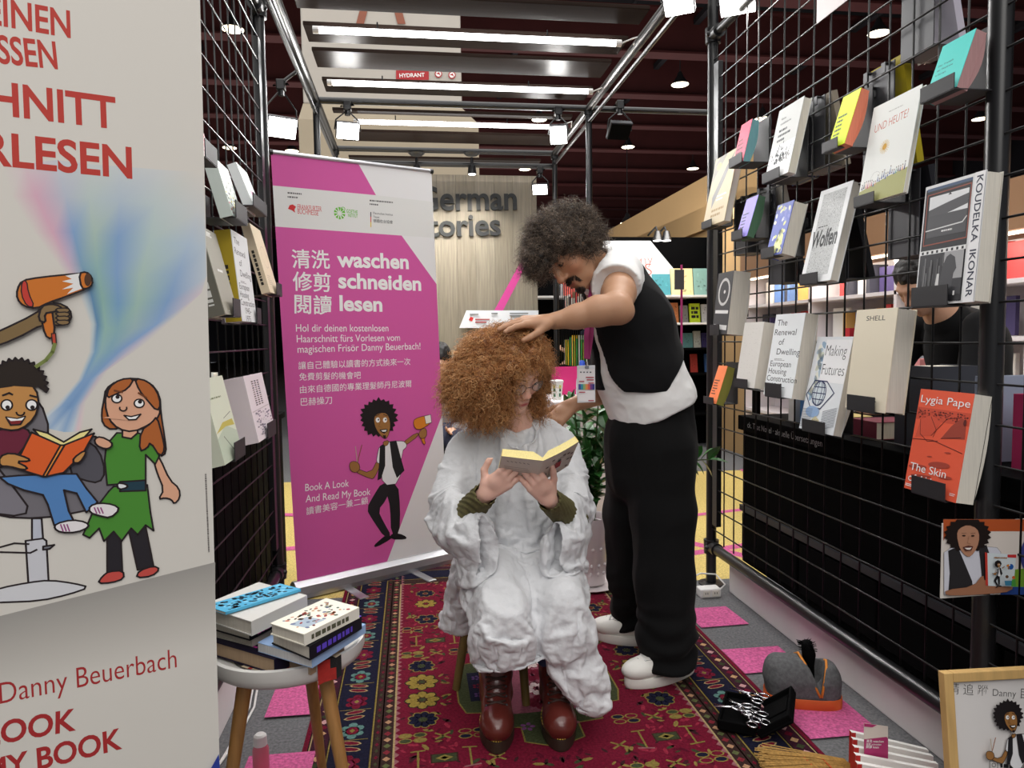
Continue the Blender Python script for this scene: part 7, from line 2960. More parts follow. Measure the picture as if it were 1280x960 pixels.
# ------------------------------------------------------------------ small things on the floor at the right
mat('felt_grey', (92, 92, 94), 0.95, noise=0.3, nscale=90, bump=0.4, bscale=250, bdist=0.003)
mat('leather_orange', (206, 92, 38), 0.5, noise=0.1, nscale=20)
mat('zip_orange', (226, 140, 50), 0.5)
BC = onz(1022, 896) + Vector((0, .09, 0))
t = thing('tool_bag', 'grey felt bag with an orange leather base and open zip, by the white skirting', 'bag', BC)
Rb = Matrix.Rotation(math.radians(-18), 3, 'Z')
bl_ = lambda x, y, z: BC + Rb @ Vector((x, y, z))
RbN = np.array(Rb)
sd = SDF(BC - Vector((.16, .13, .01)), BC + Vector((.16, .13, .2)), .004)
sd.box(bl_(0, 0, .065), (.115, .058, .06), RbN, .045, .01)
sd.box(bl_(-.045, .0, .105), (.07, .052, .05), RbN, .04, .03)
sd.box(bl_(.06, .0, .10), (.048, .05, .042), RbN, .035, .02)
sd.cone(bl_(.035, -.02, .175), bl_(.045, -.055, .055), .034, .006, .006, True)
sd.cone(bl_(.03, .0, .18), bl_(.03, .0, .09), .045, .03, .006, True)
sd.box(bl_(0, 0, -.03), (.3, .3, .032), None, .001, .001, True)
V, F = sd.mesh()
npmesh('body', V, F, 'felt_grey', t)
b = MB()
out = []
for k in range(36):
    w = 2 * math.pi * k / 36
    cx_, sy_ = math.cos(w), math.sin(w)
    out.append((.119 * np.sign(cx_) * abs(cx_) ** .6, .062 * np.sign(sy_) * abs(sy_) ** .6))
vv = [bl_(x * m, y * m, z) for (z, m) in ((.001, .96), (.004, 1.0), (.038, 1.0), (.040, .985), (.038, .96)) for x, y in out]
ff = [(i * 36 + k, i * 36 + (k + 1) % 36, (i + 1) * 36 + (k + 1) % 36, (i + 1) * 36 + k) for i in range(4) for k in range(36)]
ff.append(tuple(range(35, -1, -1)))
b.raw(vv, ff)
b.build('leather_base', 'leather_orange', t, True, .8)
b = MB()
b.tube([bl_(.042, -.060, .05), bl_(.018, -.052, .10), bl_(.0, -.03, .145), bl_(-.012, .01, .162), bl_(-.015, .05, .14)], .004, 7)
b.tube([bl_(.046, -.060, .05), bl_(.056, -.052, .10), bl_(.066, -.03, .138), bl_(.072, .0, .146), bl_(.07, .04, .13)], .004, 7)
b.build('zip', 'zip_orange', t, True)
t = thing('hair_brush', 'black hairbrush sticking out of the grey felt bag', 'brush', bl_(.03, .0, .12))
b = MB()
hp = [bl_(.035, .02, .07), bl_(.030, .015, .12), bl_(.022, .012, .155), bl_(.012, .01, .20)]
b.tube(hp, [.008, .01, .022, .016], 12)
b.build('handle', 'black_matte', t, True)
b = MB()
for k in range(70):
    a = pr_.uniform(0, 6.28)
    z_ = pr_.uniform(.3, 1)
    q = hp[2].lerp(hp[3], z_)
    d = Vector((math.cos(a), math.sin(a), .15))
    b.tube([q + d * .014, q + d * .030], .0009, 4)
b.build('bristles', 'black_matte', t)

KC = onz(965, 925) + Vector((0, .07, .0085))
t = thing('scissors_case', 'open black zip case full of hairdressing scissors, on the edge of the rug', 'case', KC)
Rk = Matrix.Rotation(math.radians(-32), 3, 'Z')
kl = lambda x, y, z: KC + Rk @ Vector((x, y, z))
b = MB()
b.box(kl(-.06, 0, .016), (.11, .19, .018), Rk, bev=.008)
for (x, y, sx, sy) in ((-.06, .092, .11, .008), (-.06, -.092, .11, .008), (-.112, 0, .008, .19)):
    b.box(kl(x, y, .026), (sx, sy, .03), Rk, bev=.003)
b.build('tray', 'black_matte', t)
Rl = Rk @ Matrix.Rotation(math.radians(-38), 3, 'Y')
b = MB()
lc = kl(.05, 0, .044)
b.box(lc, (.115, .19, .014), Rl, bev=.006)
for sy in (-1, 1):
    b.box(lc + Rl @ Vector((0, sy * .09, .012)), (.115, .008, .018), Rl, bev=.003)
b.box(lc + Rl @ Vector((.054, 0, .012)), (.008, .19, .018), Rl, bev=.003)
b.box(lc + Rl @ Vector((0, .02, .009)), (.075, .09, .004), Rl, bev=.001)
b.build('lid', 'black_matte', t)


def scissors(c, ang, L_, label):
    t = thing('scissors', label, 'scissors', c, 'scissors in the black case')
    R_ = Matrix.Rotation(ang, 3, 'Z')
    f_ = lambda x, y, z=0: c + R_ @ Vector((x, y, z))
    for s_ in (-1, 1):
        b = MB()
        P_ = [f_(0, 0, .001 * s_), f_(L_ * .5, s_ * .004 + s_ * L_ * .03, .001 * s_)]
        b.tube([f_(-L_ * .15, -s_ * .012, .001 * s_), f_(0, 0, .001 * s_), f_(L_ * .45, s_ * .010, .001 * s_)], [.0035, .0045, .001], 6)
        b.build('blade', 'chrome', t, True)
        b = MB()
        b.tube([f_(-L_ * .15, -s_ * .012), f_(-L_ * .3, -s_ * .016)], .003, 6)
        b.tube([f_(-L_ * .38 + .017 * math.cos(a), -s_ * .022 + .013 * math.sin(a)) for a in np.linspace(0, 6.28, 15)], .0025, 6, cap=False)
        b.build('handle', 'chrome', t, True)
    b = MB()
    b.lathe([(0, .004), (.004, .004), (.004, -.003), (0, -.003)], f_(0, 0), 10, cap=False)
    b.build('screw', 'chrome', t)


for k, (x, y, a, L_, w) in enumerate(((-.07, .03, 2.0, .13, 'topmost'), (-.05, -.02, 2.3, .14, 'middle'), (-.03, -.05, 1.7, .13, 'nearest'), (-.08, -.04, 2.7, .12, 'leftmost'), (-.045, .05, 2.2, .12, 'farthest'))):
    scissors(kl(x, y, .034 + .008 * k), a, L_, 'steel hairdressing scissors in the black zip case, the %s pair' % w)

# straw broom head lying at the bottom edge
mat('straw', (186, 148, 84), 0.8, attr=False, noise=0.35, nscale=6, stretch=(30, 4, 30))
t = thing('straw_broom', 'straw broom lying on the carpet below the scissors case', 'broom', onz(1020, 958))
hb = MB()
o_ = onz(1075, 985)
for k in range(900):
    u_ = pr_.gauss(0, .36)
    w_ = pr_.gauss(0, .22)
    L_ = pr_.uniform(.19, .24)
    d = Vector((-1, .15 + u_ * .38, 0)).normalized()
    z0 = .03 + .022 * w_
    s = o_ + Vector((0, .05 * u_ + .02, max(z0, .008)))
    e = s + d * L_ + Vector((0, 0, pr_.uniform(-.012, .006)))
    e.z = max(e.z, .004)
    m_ = s.lerp(e, .5) + Vector((0, 0, .012 * (1 - abs(u_))))
    hb.tube([s, m_, e], .0016, 3, cap=False)
hb.build('straw', 'straw', t)
b = MB()
b.tube([o_ + Vector((-.11, -.06, .045)), o_ + Vector((-.115, .0, .052)), o_ + Vector((-.11, .08, .045)), o_ + Vector((-.105, .12, .02))], .002, 5)
b.tube([o_ + Vector((-.07, -.05, .05)), o_ + Vector((-.075, .0, .056)), o_ + Vector((-.07, .06, .05))], .002, 5)
b.build('binding_cord', 'leather_orange', t, True)
b = MB()
b.tube([o_ + Vector((.0, .02, .035)), o_ + Vector((.5, -.2, .03))], .013, 10)
b.build('handle', 'wood_leg', t, True)

# stack of red and white leaflets
for k in range(5):
    y = 1.70 - .033 * k
    z = .10
    x0, x1 = ony(1064 + 2.0 * k, 925, y).x, ony(1152 + 6 * k, 925, y).x
    zt = ony(1064, (915, 924, 934, 944, 955)[k], y).z
    zt2 = ony(1152, (930, 938, 948, 958, 969)[k], y).z
    t = thing('magazine', 'white magazine with a red spine by the framed drawing, %s' % ('rearmost', 'second from the back', 'middle one', 'second from the front', 'frontmost')[k], 'magazine', ((x0 + x1) / 2, y, 0), 'magazines standing on the floor')
    b = MB()
    O = Vector((x0, y, .002))
    u_ = Vector((x1 - x0, -.03, 0)).normalized()
    W_ = x1 - x0
    n_ = Vector((u_.y, -u_.x, 0))
    hL = zt
    for d_, c_ in ((0, rgb(238, 234, 230)), (.012, rgb(238, 234, 230))):
        q = [O - n_ * d_, O + u_ * W_ - n_ * d_, O + u_ * W_ - n_ * d_ + Vector((0, 0, zt2 - .002)), O - n_ * d_ + Vector((0, 0, zt - .002))]
        b.face(q if d_ == 0 else q[::-1], c_)
    b.face([O, O + Vector((0, 0, zt - .002)), O - n_ * .012 + Vector((0, 0, zt - .002)), O - n_ * .012], rgb(190, 44, 40))
    b.face([O + Vector((0, 0, zt - .002)), O + u_ * W_ + Vector((0, 0, zt2 - .002)), O + u_ * W_ - n_ * .012 + Vector((0, 0, zt2 - .002)), O - n_ * .012 + Vector((0, 0, zt - .002))], rgb(240, 238, 234))
    b.face([O + u_ * W_, O + u_ * W_ - n_ * .012, O + u_ * W_ - n_ * .012 + Vector((0, 0, zt2 - .002)), O + u_ * W_ + Vector((0, 0, zt2 - .002))], rgb(240, 238, 234))
    p = Panel(b, O, u_, (0, 0, 1), n_, eps=.0006)
    p.rect(0, 0, .012, zt - .004, rgb(190, 44, 40))
    p.poly([(W_ * .72, zt2 - .018), (W_ * .8, zt2 - .010), (W_ * .98, zt2 - .012), (W_ * .98, zt2 - .024), (W_ * .85, zt2 - .026)], rgb(196, 50, 46), False)
    b.build('cover', 'print', t)
y = 1.613
t = thing('flyer', 'pink and beige flyer tucked between the magazines by the framed drawing', 'flyer', ony(1095, 930, y))
b = MB()
q = [ony(1080, 985, y), ony(1110, 987, y), ony(1110, 908, y), ony(1080, 904, y)]
b.face(q, rgb(226, 214, 204))
b.face([a + Vector((0, .001, 0)) for a in q][::-1], rgb(226, 214, 204))
p = Panel(b, q[0], (1, 0, 0), (0, 0, 1), eps=.0005)
p.poly([(1080, 924), (1108, 921), (1110, 923), (1110, 962), (1080, 960)], rgb(178, 52, 110))
p.poly([(1080, 904), (1096, 906), (1090, 909), (1080, 908)], rgb(178, 52, 110))
for i, s in enumerate(('清洗 waschen', '修剪 schneiden', '閱讀 lesen')):
    p.text(s, (1082, 927.5 + 3.6 * i), (1104 - 3 * i, 927.8 + 3.6 * i), None, WHITE, .01)
b.build('sheet', 'print', t)

# framed drawing leaning at the right
mat('frame_wood', (206, 168, 108), 0.5, noise=0.15, nscale=4, stretch=(20, 2, 2))
FY = 1.42
fl_o = ony(1176, 838, FY)
t = thing('framed_drawing', 'wood-framed white board with a drawn hairdresser, standing by the near black post', 'picture', (fl_o.x + .2, FY, 0))
u_ = Vector((1, -.06, 0)).normalized()
lean = Vector((0, .12, 1)).normalized()
W_, Hh = .38, fl_o.z - .004
n_ = u_.cross(lean)
O = Vector((fl_o.x, FY - .12 * Hh, .004))
Rf = Matrix((u_, -n_, lean)).transposed()
fw = .022
for nm, (a, b0, w2, h2) in (('l', (fw / 2, Hh / 2, fw, Hh)), ('r', (W_ - fw / 2, Hh / 2, fw, Hh)), ('t', (W_ / 2, Hh - fw / 2, W_ - 2 * fw, fw)), ('b', (W_ / 2, fw / 2, W_ - 2 * fw, fw))):
    b = MB()
    b.box(O + u_ * a + lean * b0, (w2, .022, h2), Rf, bev=.002)
    b.build('frame_bar', 'frame_wood', t)
b = MB()
p = Panel(b, O, u_, lean, n_, eps=.0003)
p.lay = 0
p.rect(fw, fw, W_ - fw, Hh - fw, rgb(224, 220, 218))
p.rect(fw, Hh - fw - .004, W_ - fw, Hh - fw, rgb(176, 170, 164))
for (s, p0, p1) in (('請 追 蹤', (1187, 866), (1236, 868.5)), ('Danny', (1242, 869), (1271, 870.5)), ('自', (1277, 871), (1287, 871.6))):
    p.text(s, p0, p1, None, rgb(50, 48, 50), -.012)
p.lay = 8
p.stroke([(1237, 950), (1247, 950.5), (1247, 960), (1237, 959.5)], .0012, BLACK, True, True)
p.stroke(arc(1242, 955, 2.4, 0, 360, 12), .001, BLACK)
dashes(p, (1250, 958), (1290, 960), .008, BLACK)
cartoon(p, 1261, 957, .8, .0012)
b.build('sheet', 'print', t)

# photograph tied to the near post
PY = 1.46
t = thing('photo_print', 'photo of a curly-haired man holding a picture book, tied to the right grid', 'photo', ony(1227, 700, PY))
b = MB()
p0, p1 = ony(1176, 746, PY), ony(1330, 646, PY)
b.span((p0.x, PY, p0.z - .004), (p1.x, PY + .003, p1.z), rgb(222, 216, 208))
p = Panel(b, (0, PY, 0), (1, 0, 0), (0, 0, 1), eps=.0003)
p.poly([(1179, 649), (1325, 649), (1325, 743), (1179, 743)], rgb(214, 204, 196))
p.poly([(1179, 649), (1325, 649), (1325, 664), (1238, 664), (1179, 672)], rgb(178, 84, 44))
p.poly([(1179, 664), (1184, 664), (1179, 676)], rgb(178, 84, 44))
p.poly([(1265, 712), (1325, 706), (1325, 738), (1262, 736)], rgb(110, 150, 50))
p.poly([(1250, 733), (1325, 734), (1325, 743), (1250, 743)], rgb(40, 66, 130))
p.ell((1284, 694), 9, 20, rgb(60, 66, 130))
p.ell((1286, 694), 6, 17, rgb(224, 220, 216))
p.shape([(1179, 690), (1190, 683), (1204, 682), (1222, 682), (1245, 684), (1250, 690), (1246, 720), (1240, 743), (1179, 743)], rgb(206, 206, 216), .0005)
p.poly([(1184, 688), (1196, 683), (1214, 726), (1216, 743), (1184, 743), (1186, 716)], rgb(44, 42, 44))
p.poly([(1222, 682), (1232, 681), (1238, 700), (1236, 743), (1228, 743), (1224, 700)], rgb(44, 42, 44))
hh2 = [(1208 + (30 if k % 2 else 26) * math.cos(2 * math.pi * k / 40), 668 + (23 if k % 2 else 20) * math.sin(2 * math.pi * k / 40)) for k in range(40)]
hh2 = [(x, max(y_, 649)) for x, y_ in hh2]
p.poly(hh2, rgb(34, 26, 24))
p.shape([(1194, 668), (1197, 660), (1208, 655), (1220, 660), (1223, 670), (1220, 684), (1212, 695), (1206, 695), (1198, 686)], rgb(178, 130, 104), .0004, rgb(120, 80, 60), True, 1)
for ex in (1203, 1214):
    p.ell((ex, 669), 2.2, 1, rgb(50, 34, 30))
    p.stroke([(ex - 3, 666), (ex + 3, 665.5)], .0006, rgb(40, 30, 26))
p.stroke([(1209, 669), (1207, 678), (1211, 679)], .0006, rgb(130, 88, 66))
p.poly([(1201, 683), (1208, 681), (1214, 682), (1212, 687), (1205, 688)], rgb(90, 50, 44))
p.poly([(1203, 684), (1212, 683.5), (1210, 686), (1206, 686)], rgb(236, 226, 220))
p.shape([(1179, 736), (1214, 732), (1226, 716), (1228, 726), (1252, 730), (1264, 726), (1262, 738), (1236, 741), (1200, 743), (1179, 743)], rgb(156, 108, 82), .0004, rgb(110, 74, 56), True, 1)
p.poly([(1230, 690), (1267, 692), (1264, 732), (1231, 731)], rgb(206, 214, 218))
p.poly([(1228, 689), (1231, 690), (1232, 731), (1229, 730)], rgb(190, 60, 50))
p.poly([(1256, 692), (1267, 692), (1267, 696), (1256, 695.5)], rgb(190, 50, 50))
dashes(p, (1239, 696.5), (1255, 697), .003, rgb(150, 100, 50))
p.ell((1260, 707), 3.4, 3.4, rgb(40, 90, 160))
p.lay += 1
cartoon(p, 1242, 718, .19, .0003)
p.poly([(1246, 722), (1258, 722), (1257, 728), (1247, 728)], rgb(60, 120, 150))
p.ell((1249, 717), 2, 2, rgb(90, 60, 40))
p.ell((1257, 718), 2, 2, rgb(190, 90, 40))
p.poly([(1255, 720), (1259, 720), (1260, 729), (1254, 729)], rgb(70, 140, 60))
b.build('print', 'print_gloss', t)

# white sheet at the top of the right grid wall
t = thing('paper_sign', 'white paper sheet hung at the top of the right grid wall', 'sign', onx(1040, 5, XR - .012))
b = MB()
a0, a1 = onx(1021, 30, XR - .012), onx(1066, 5, XR - .012)
b.span((XR - .013, a1.y, a0.z), (XR - .0115, a0.y, 2.50))
b.build('sheet', 'white_paint', t)

# socket block and cable at the foot of the far post
t = thing('power_strip', 'white socket block with its cable at the foot of the far right post', 'power strip', onz(889, 748))
c = onz(889, 748) + Vector((0, .03, .022))
b = MB()
b.box(c, (.098, .06, .042), bev=.006)
b.build('body', 'white_plastic', t)
for dx in (-.022, .022):
    b = MB()
    b.box(c + Vector((dx, -.0305, 0)), (.034, .003, .028), bev=.001)
    s_ = b.build('socket', 'paper', t)
    b = MB()
    for ex in (-.005, .005):
        b.box(c + Vector((dx + ex, -.0325, .002)), (.0022, .002, .009))
    b.build('slot', 'black_matte', s_)
b = MB()
b.tube([c + Vector((.049, 0, 0)), c + Vector((.09, .02, .02)), c + Vector((.07, .08, .05)), c + Vector((0, .09, .055)), c + Vector((-.07, .05, .05)), c + Vector((-.085, .0, .02)), c + Vector((-.05, .03, .0))], .004, 7)
b.build('cable', 'white_plastic', t, True)

# bottle under the stool and cable along the left skirting
mat('pink_liquid', (214, 110, 130), 0.15, spec=0.6)
c = onz(327, 968)
t = thing('spray_bottle', 'small pink bottle with a white cap on the carpet under the white stool', 'bottle', c)
b = MB()
b.lathe([(0, 0), (.020, 0), (.022, .006), (.022, .075), (.016, .088), (0, .088)], c, 24, cap=False)
b.build('body', 'pink_liquid', t, True, .7)
b = MB()
b.lathe([(0, .118), (.012, .117), (.017, .112), (.018, .086), (0, .086)], c, 24, cap=False)
b.build('cap', 'white_plastic', t, True, .7)
b = MB()
b.tube([(-.575, 2.9, .16), (-.555, 2.5, .03), (-.54, 2.35, .006), (-.55, 2.15, .006), (-.575, 2.0, .006), (-.56, 1.6, .006)], .004, 7)
b.tube([(-.585, 2.9, .14), (-.57, 2.5, .028), (-.555, 2.35, .006), (-.565, 2.1, .006), (-.585, 1.9, .006)], .003, 7)
tag(b.build('cable', 'white_plastic', None, True), 'white cable along the skirting behind the white stool', 'cable')
# ------------------------------------------------------------------ counter, cup and bottle behind the reader
mat('counter_white', (236, 228, 230), 0.5)
t = thing('counter', 'white counter behind the reader carrying a cup and a bottle', 'counter', (.98, 4.1, 0))
b = MB()
b.span((.70, 3.9, 0), (1.2, 4.35, .80), bev=.003)
b.build('body', 'counter_white', t)
b = MB()
b.span((.66, 3.84, .80), (1.22, 4.4, .845), bev=.004)
b.build('top', 'counter_white', t)
c = P(696, 497, 4.0)
c.z = .845
t = thing('paper_cup', 'white and green paper coffee cup on the counter behind the reader', 'cup', c)
b = MB()
k_ = .9
b.lathe([(0, 0), (.029 * k_, 0), (.031 * k_, .004), (.041 * k_, .10), (0, .10)], c, 24, rgb(238, 238, 232), cap=False)
for a in range(6):
    w = a * 1.05 - 2.2
    rr2 = .038 * k_
    for zz, cc in ((.03, rgb(60, 110, 80)), (.06, rgb(40, 90, 66)), (.08, rgb(190, 190, 90))):
        r_c = (.031 + .1 * zz) * k_ + .0008
        b.face([c + Vector((r_c * math.cos(w + d), r_c * math.sin(w + d), zz + e)) for d, e in ((-.2, -.012), (.2, -.012), (.2, .012), (-.2, .012))], cc)
b.build('body', 'print', t)
b = MB()
b.lathe([(.0435 * k_, .098), (.045 * k_, .102), (.0435 * k_, .110), (.036 * k_, .114), (.034 * k_, .110), (0, .110)], c, 24, cap=False)
b.build('lid', 'white_plastic', t, True, .7)
mat('clear_plastic', (196, 206, 216), 0.1, spec=0.7, alpha=.75)
mat('cap_blue', (40, 80, 190), 0.4)
c = P(728, 500, 4.1)
c.z = .845
t = thing('water_bottle', 'water bottle with a blue cap on the counter, behind the badge', 'bottle', c)
b = MB()
b.lathe([(0, 0), (.036, 0), (.038, .006), (.038, .05), (.035, .055), (.038, .06), (.036, .10), (.022, .15), (.014, .165), (.014, .18), (0, .18)], c, 24, cap=False)
b.build('body', 'clear_plastic', t, True, .7)
b = MB()
b.lathe([(0, .22), (.010, .22), (.016, .21), (.018, .175), (0, .175)], c, 20, cap=False)
b.build('cap', 'cap_blue', t, True, .7)
t = thing('pink_sign', 'magenta card behind the paper cup on the counter', 'card', (.95, 4.3, .845))
b = MB()
q0, q1 = P(690, 497, 4.3), P(722, 470, 4.3)
b.span((q0.x, 4.3, .846), (q1.x, 4.304, q1.z + .06), rgb(196, 40, 110))
b.build('sheet', 'print', t)

# white sheet with logos hanging in front of the wood wall
t = thing('logo_sheet', 'white sheet with printed logos on the lower edge of the wood wall', 'sign', P(620, 400, 6.3))
b = MB()
p = Panel(b, (0, 6.36, 0), (1, 0, 0), (0, 0, 1), eps=.002)
p.lay = 0
p.poly([(583, 388), (673, 388), (673, 410), (574, 410)], rgb(228, 232, 240))
p.poly([(586, 400), (588, 396), (592, 397), (590, 402)], rgb(205, 50, 52))
for (x0, x1, y) in ((594, 612, 398.5), (594, 608, 402), (587, 598, 392), (614, 622, 391), (637, 660, 391), (637, 664, 394)):
    p.poly([(x0, y), (x1, y), (x1, y + 1.5), (x0, y + 1.5)], rgb(170, 80, 84) if y > 395 else rgb(130, 134, 140))
o_ = b.build('sheet', 'print', t)
sm_ = o_.modifiers.new('t', 'SOLIDIFY')
sm_.thickness = .004

# ------------------------------------------------------------------ side rack between the canopy posts, with its books
def book_block(label, lo, hi, col, group, title=None, tilt=0.0):
    """a closed book seen as cover or spine; lo, hi corners"""
    t = thing('book', label, 'book', ((lo[0] + hi[0]) / 2, (lo[1] + hi[1]) / 2, lo[2]), group)
    R_ = Matrix.Rotation(tilt, 3, 'Y')
    c = Vector([(a + b_) / 2 for a, b_ in zip(lo, hi)])
    s = [abs(b_ - a) for a, b_ in zip(lo, hi)]
    b = MB()
    k = min(range(3), key=lambda i: s[i])
    s2 = list(s)
    cc = rgb(*col)
    th = s[k]
    for sg in (-1, 1):
        o = [0, 0, 0]
        o[k] = sg * (th / 2 - .001)
        q = list(s)
        q[k] = .002
        b.box(c + R_ @ Vector(o), q, R_, cc)
    # spine on the side facing the aisle
    sp = 1 if k == 0 else 0
    o = [0, 0, 0]
    o[sp] = -(s[sp] / 2 - .001)
    q = [s[0] - .0022, s[1] - .0022, s[2]]
    q[sp] = .002
    q[k] = th - .004
    b.box(c + R_ @ Vector(o), q, R_, cc)
    b.build('cover', 'print', t)
    b = MB()
    q = [x - .008 for x in s]
    q[k] = th - .004
    b.box(c, q, R_, rgb(228, 222, 208))
    b.build('pages', 'paper_side', t)
    return t


RKX = CX1 + .02
t = thing('side_rack', 'black wire rack with book shelves between the right canopy posts', 'rack', (RKX + .15, 5.45, 0))
b = MB()
k = 0
yy = 4.95
while yy < 6.05:
    b.tube([(RKX - .02, yy, .1), (RKX - .02, yy, 1.95)], .004, 5)
    yy += .075
for zz in (.1, .7, 1.3, 1.95):
    b.tube([(RKX - .02, 4.9, zz), (RKX - .02, 6.05, zz)], .005, 5)
b.build('wire_grid', 'black_wire', t)
for zz in (.55, .95, 1.3):
    b = MB()
    b.span((RKX, 4.92, zz), (RKX + .34, 6.04, zz + .02))
    b.build('shelf', 'black_panel', t)
b = MB()
b.span((RKX + .34, 4.92, .0), (RKX + .36, 6.04, 1.56))
b.build('back', 'black_panel', t)
rr3 = random.Random(31)
ORD = ['first', 'second', 'third', 'fourth', 'fifth', 'sixth', 'seventh', 'eighth', 'ninth', 'tenth', 'eleventh', 'twelfth', 'thirteenth']
seen_ = {}


def nth(key):
    seen_[key] = seen_.get(key, -1) + 1
    return ORD[min(seen_[key], 12)]


nm = {(40, 140, 60): 'green', (230, 190, 40): 'yellow', (226, 224, 220): 'white', (200, 60, 60): 'red', (60, 80, 140): 'blue', (60, 60, 64): 'charcoal', (150, 120, 90): 'tan'}
for si, (zz, cols) in enumerate(((.97, [(40, 140, 60), (40, 140, 60), (230, 190, 40), (40, 140, 60), (230, 190, 40), (226, 224, 220)]), (1.32, [(226, 224, 220), (200, 60, 60), (60, 60, 64), (226, 224, 220), (150, 120, 90)]), (.57, [(60, 60, 64), (60, 80, 140), (200, 60, 60)]))):
    yy = 4.97
    j = 0
    while yy < 5.95:
        th = rr3.uniform(.025, .05)
        col = cols[j % len(cols)]
        h = rr3.uniform(.19, .25)
        sn_ = ('lower middle', 'upper middle', 'lowest', 'top')[si]
        book_block('%s %s book from the near end, %s shelf of the side rack' % (nth((nm[col], sn_)), nm[col], sn_), (RKX + .03, yy, zz + .001), (RKX + .2, yy + th, zz + h), col, '%s books on the %s shelf of the side rack' % (nm[col], ('lower middle', 'upper middle', 'lowest', 'top')[si]))
        yy += th + .006
        j += 1

# ------------------------------------------------------------------ black bookshelf stand at the back right
BX0, BX1, BY = 1.15, 3.26, 7.5
t = thing('bookcase', 'black bookcase with lit shelves at the back of the hall aisle', 'bookcase', ((BX0 + BX1) / 2, BY, 0))
b = MB()
b.span((BX0, BY + .0, 0), (BX1, BY + .03, 2.28))
b.build('back', 'black_panel', t)
for x in (BX0, BX1):
    b = MB()
    b.span((x - .02, BY - .36, 0), (x + .02, BY, 2.28))
    b.build('side_panel', 'black_panel', t)
for zz in (.35, .78, 1.05, 1.32, 1.61):
    b = MB()
    b.span((BX0, BY - .32, zz), (BX1, BY, zz + .022), bev=.002)
    b.build('shelf', 'white_plastic' if zz > 1.2 else 'black_panel', t)
b = MB()
p = Panel(b, (0, BY - .003, 0), (1, 0, 0), (0, 0, 1), eps=.002)
p.poly([(700, 301), (813, 301), (842, 336), (858, 374), (700, 374)], rgb(226, 228, 232))
for (s, p0, p1) in (('Danny', (772, 333), (816, 330)), ('is', (800, 345), (815, 344))):
    p.text(s, p0, p1, None, rgb(206, 120, 110), -.02)
b.build('sign_panel', 'print', t)
area_light('bookcase_light', (2.5, BY - .7, 2.5), (2.5, BY, 1.4), 1.4, 14, (1, .97, .92), .2)
bk = [  # px0, px1, shelf z, height, colour, label
    (815, 838, 1.632, .24, (70, 140, 150), 'turquoise picture book with gold lettering'), (838, 866, 1.632, .30, (226, 206, 150), 'cream picture book with a black pattern'), (866, 888, 1.632, .30, (124, 160, 150), 'green map-like picture book'),
    (828, 848, 1.342, .22, (196, 120, 70), 'wavy patterned orange and black book'), (849, 860, 1.342, .19, (130, 130, 126), 'grey book'), (861, 875, 1.342, .21, (196, 220, 40), 'lime green book with black print'), (876, 888, 1.342, .2, (216, 214, 212), 'white book with a round drawing'),
    (852, 866, 1.072, .16, (90, 140, 140), 'teal paperback'), (866, 876, 1.072, .18, (190, 190, 180), 'pale paperback'), (876, 889, 1.072, .16, (60, 50, 100), 'violet patterned book'),
    (862, 872, .802, .2, (190, 60, 50), 'red book with figures'), (880, 889, .802, .2, (80, 120, 180), 'light blue book'), (720, 740, 1.632, .16, (150, 170, 120), 'green flowered picture book'), (704, 719, 1.632, .18, (200, 90, 80), 'red picture book'), (742, 752, 1.632, .2, (70, 80, 160), 'blue book'),
    (760, 772, 1.632, .2, (220, 210, 190), 'ivory book')]
for (a, b_, zz, h, col, lab) in bk:
    x0, x1 = P(a, 380, BY - .1).x, P(b_, 380, BY - .1).x
    tt = thing('book', '%s on the black bookcase at the back' % lab, 'book', ((x0 + x1) / 2, BY - .1, zz), 'books facing out on the black bookcase')
    b = MB()
    b.box(((x0 + x1) / 2, BY - .10, zz + h / 2), (x1 - x0 - .01, .022, h), Matrix.Rotation(-.14, 3, 'X'), rgb(*col))
    r2 = random.Random(int(a))
    p = Panel(b, Vector((x0 + .005, BY - .112 - .0 + .0, zz)), (1, 0, 0), Vector((0, .139, .99)), None, eps=.0015)
    p.O = Vector((x0 + .005, BY - .1 - .011 - math.sin(.14) * h / 2 * 1.0, zz + .002))
    W_ = x1 - x0 - .01
    for k in range(16):
        cxx, cyy = r2.uniform(.1, .9) * W_, r2.uniform(.1, .9) * h
        f_ = r2.uniform(.4, 1.3)
        p.ell((cxx, cyy), .08 * W_, .03 * h, tuple(min(1, q * f_) for q in rgb(*col)[:3]) + (1,), False, r2.uniform(0, 3), 7)
        p.lay -= 1
    p.lay += 1
    if 'lime' in lab:
        for i in range(3):
            dashes(p, (.15 * W_, (.68 - .22 * i) * h), (.85 * W_, (.68 - .22 * i) * h), .03, BLACK, False, i)
    b.build('cover', 'print', tt)
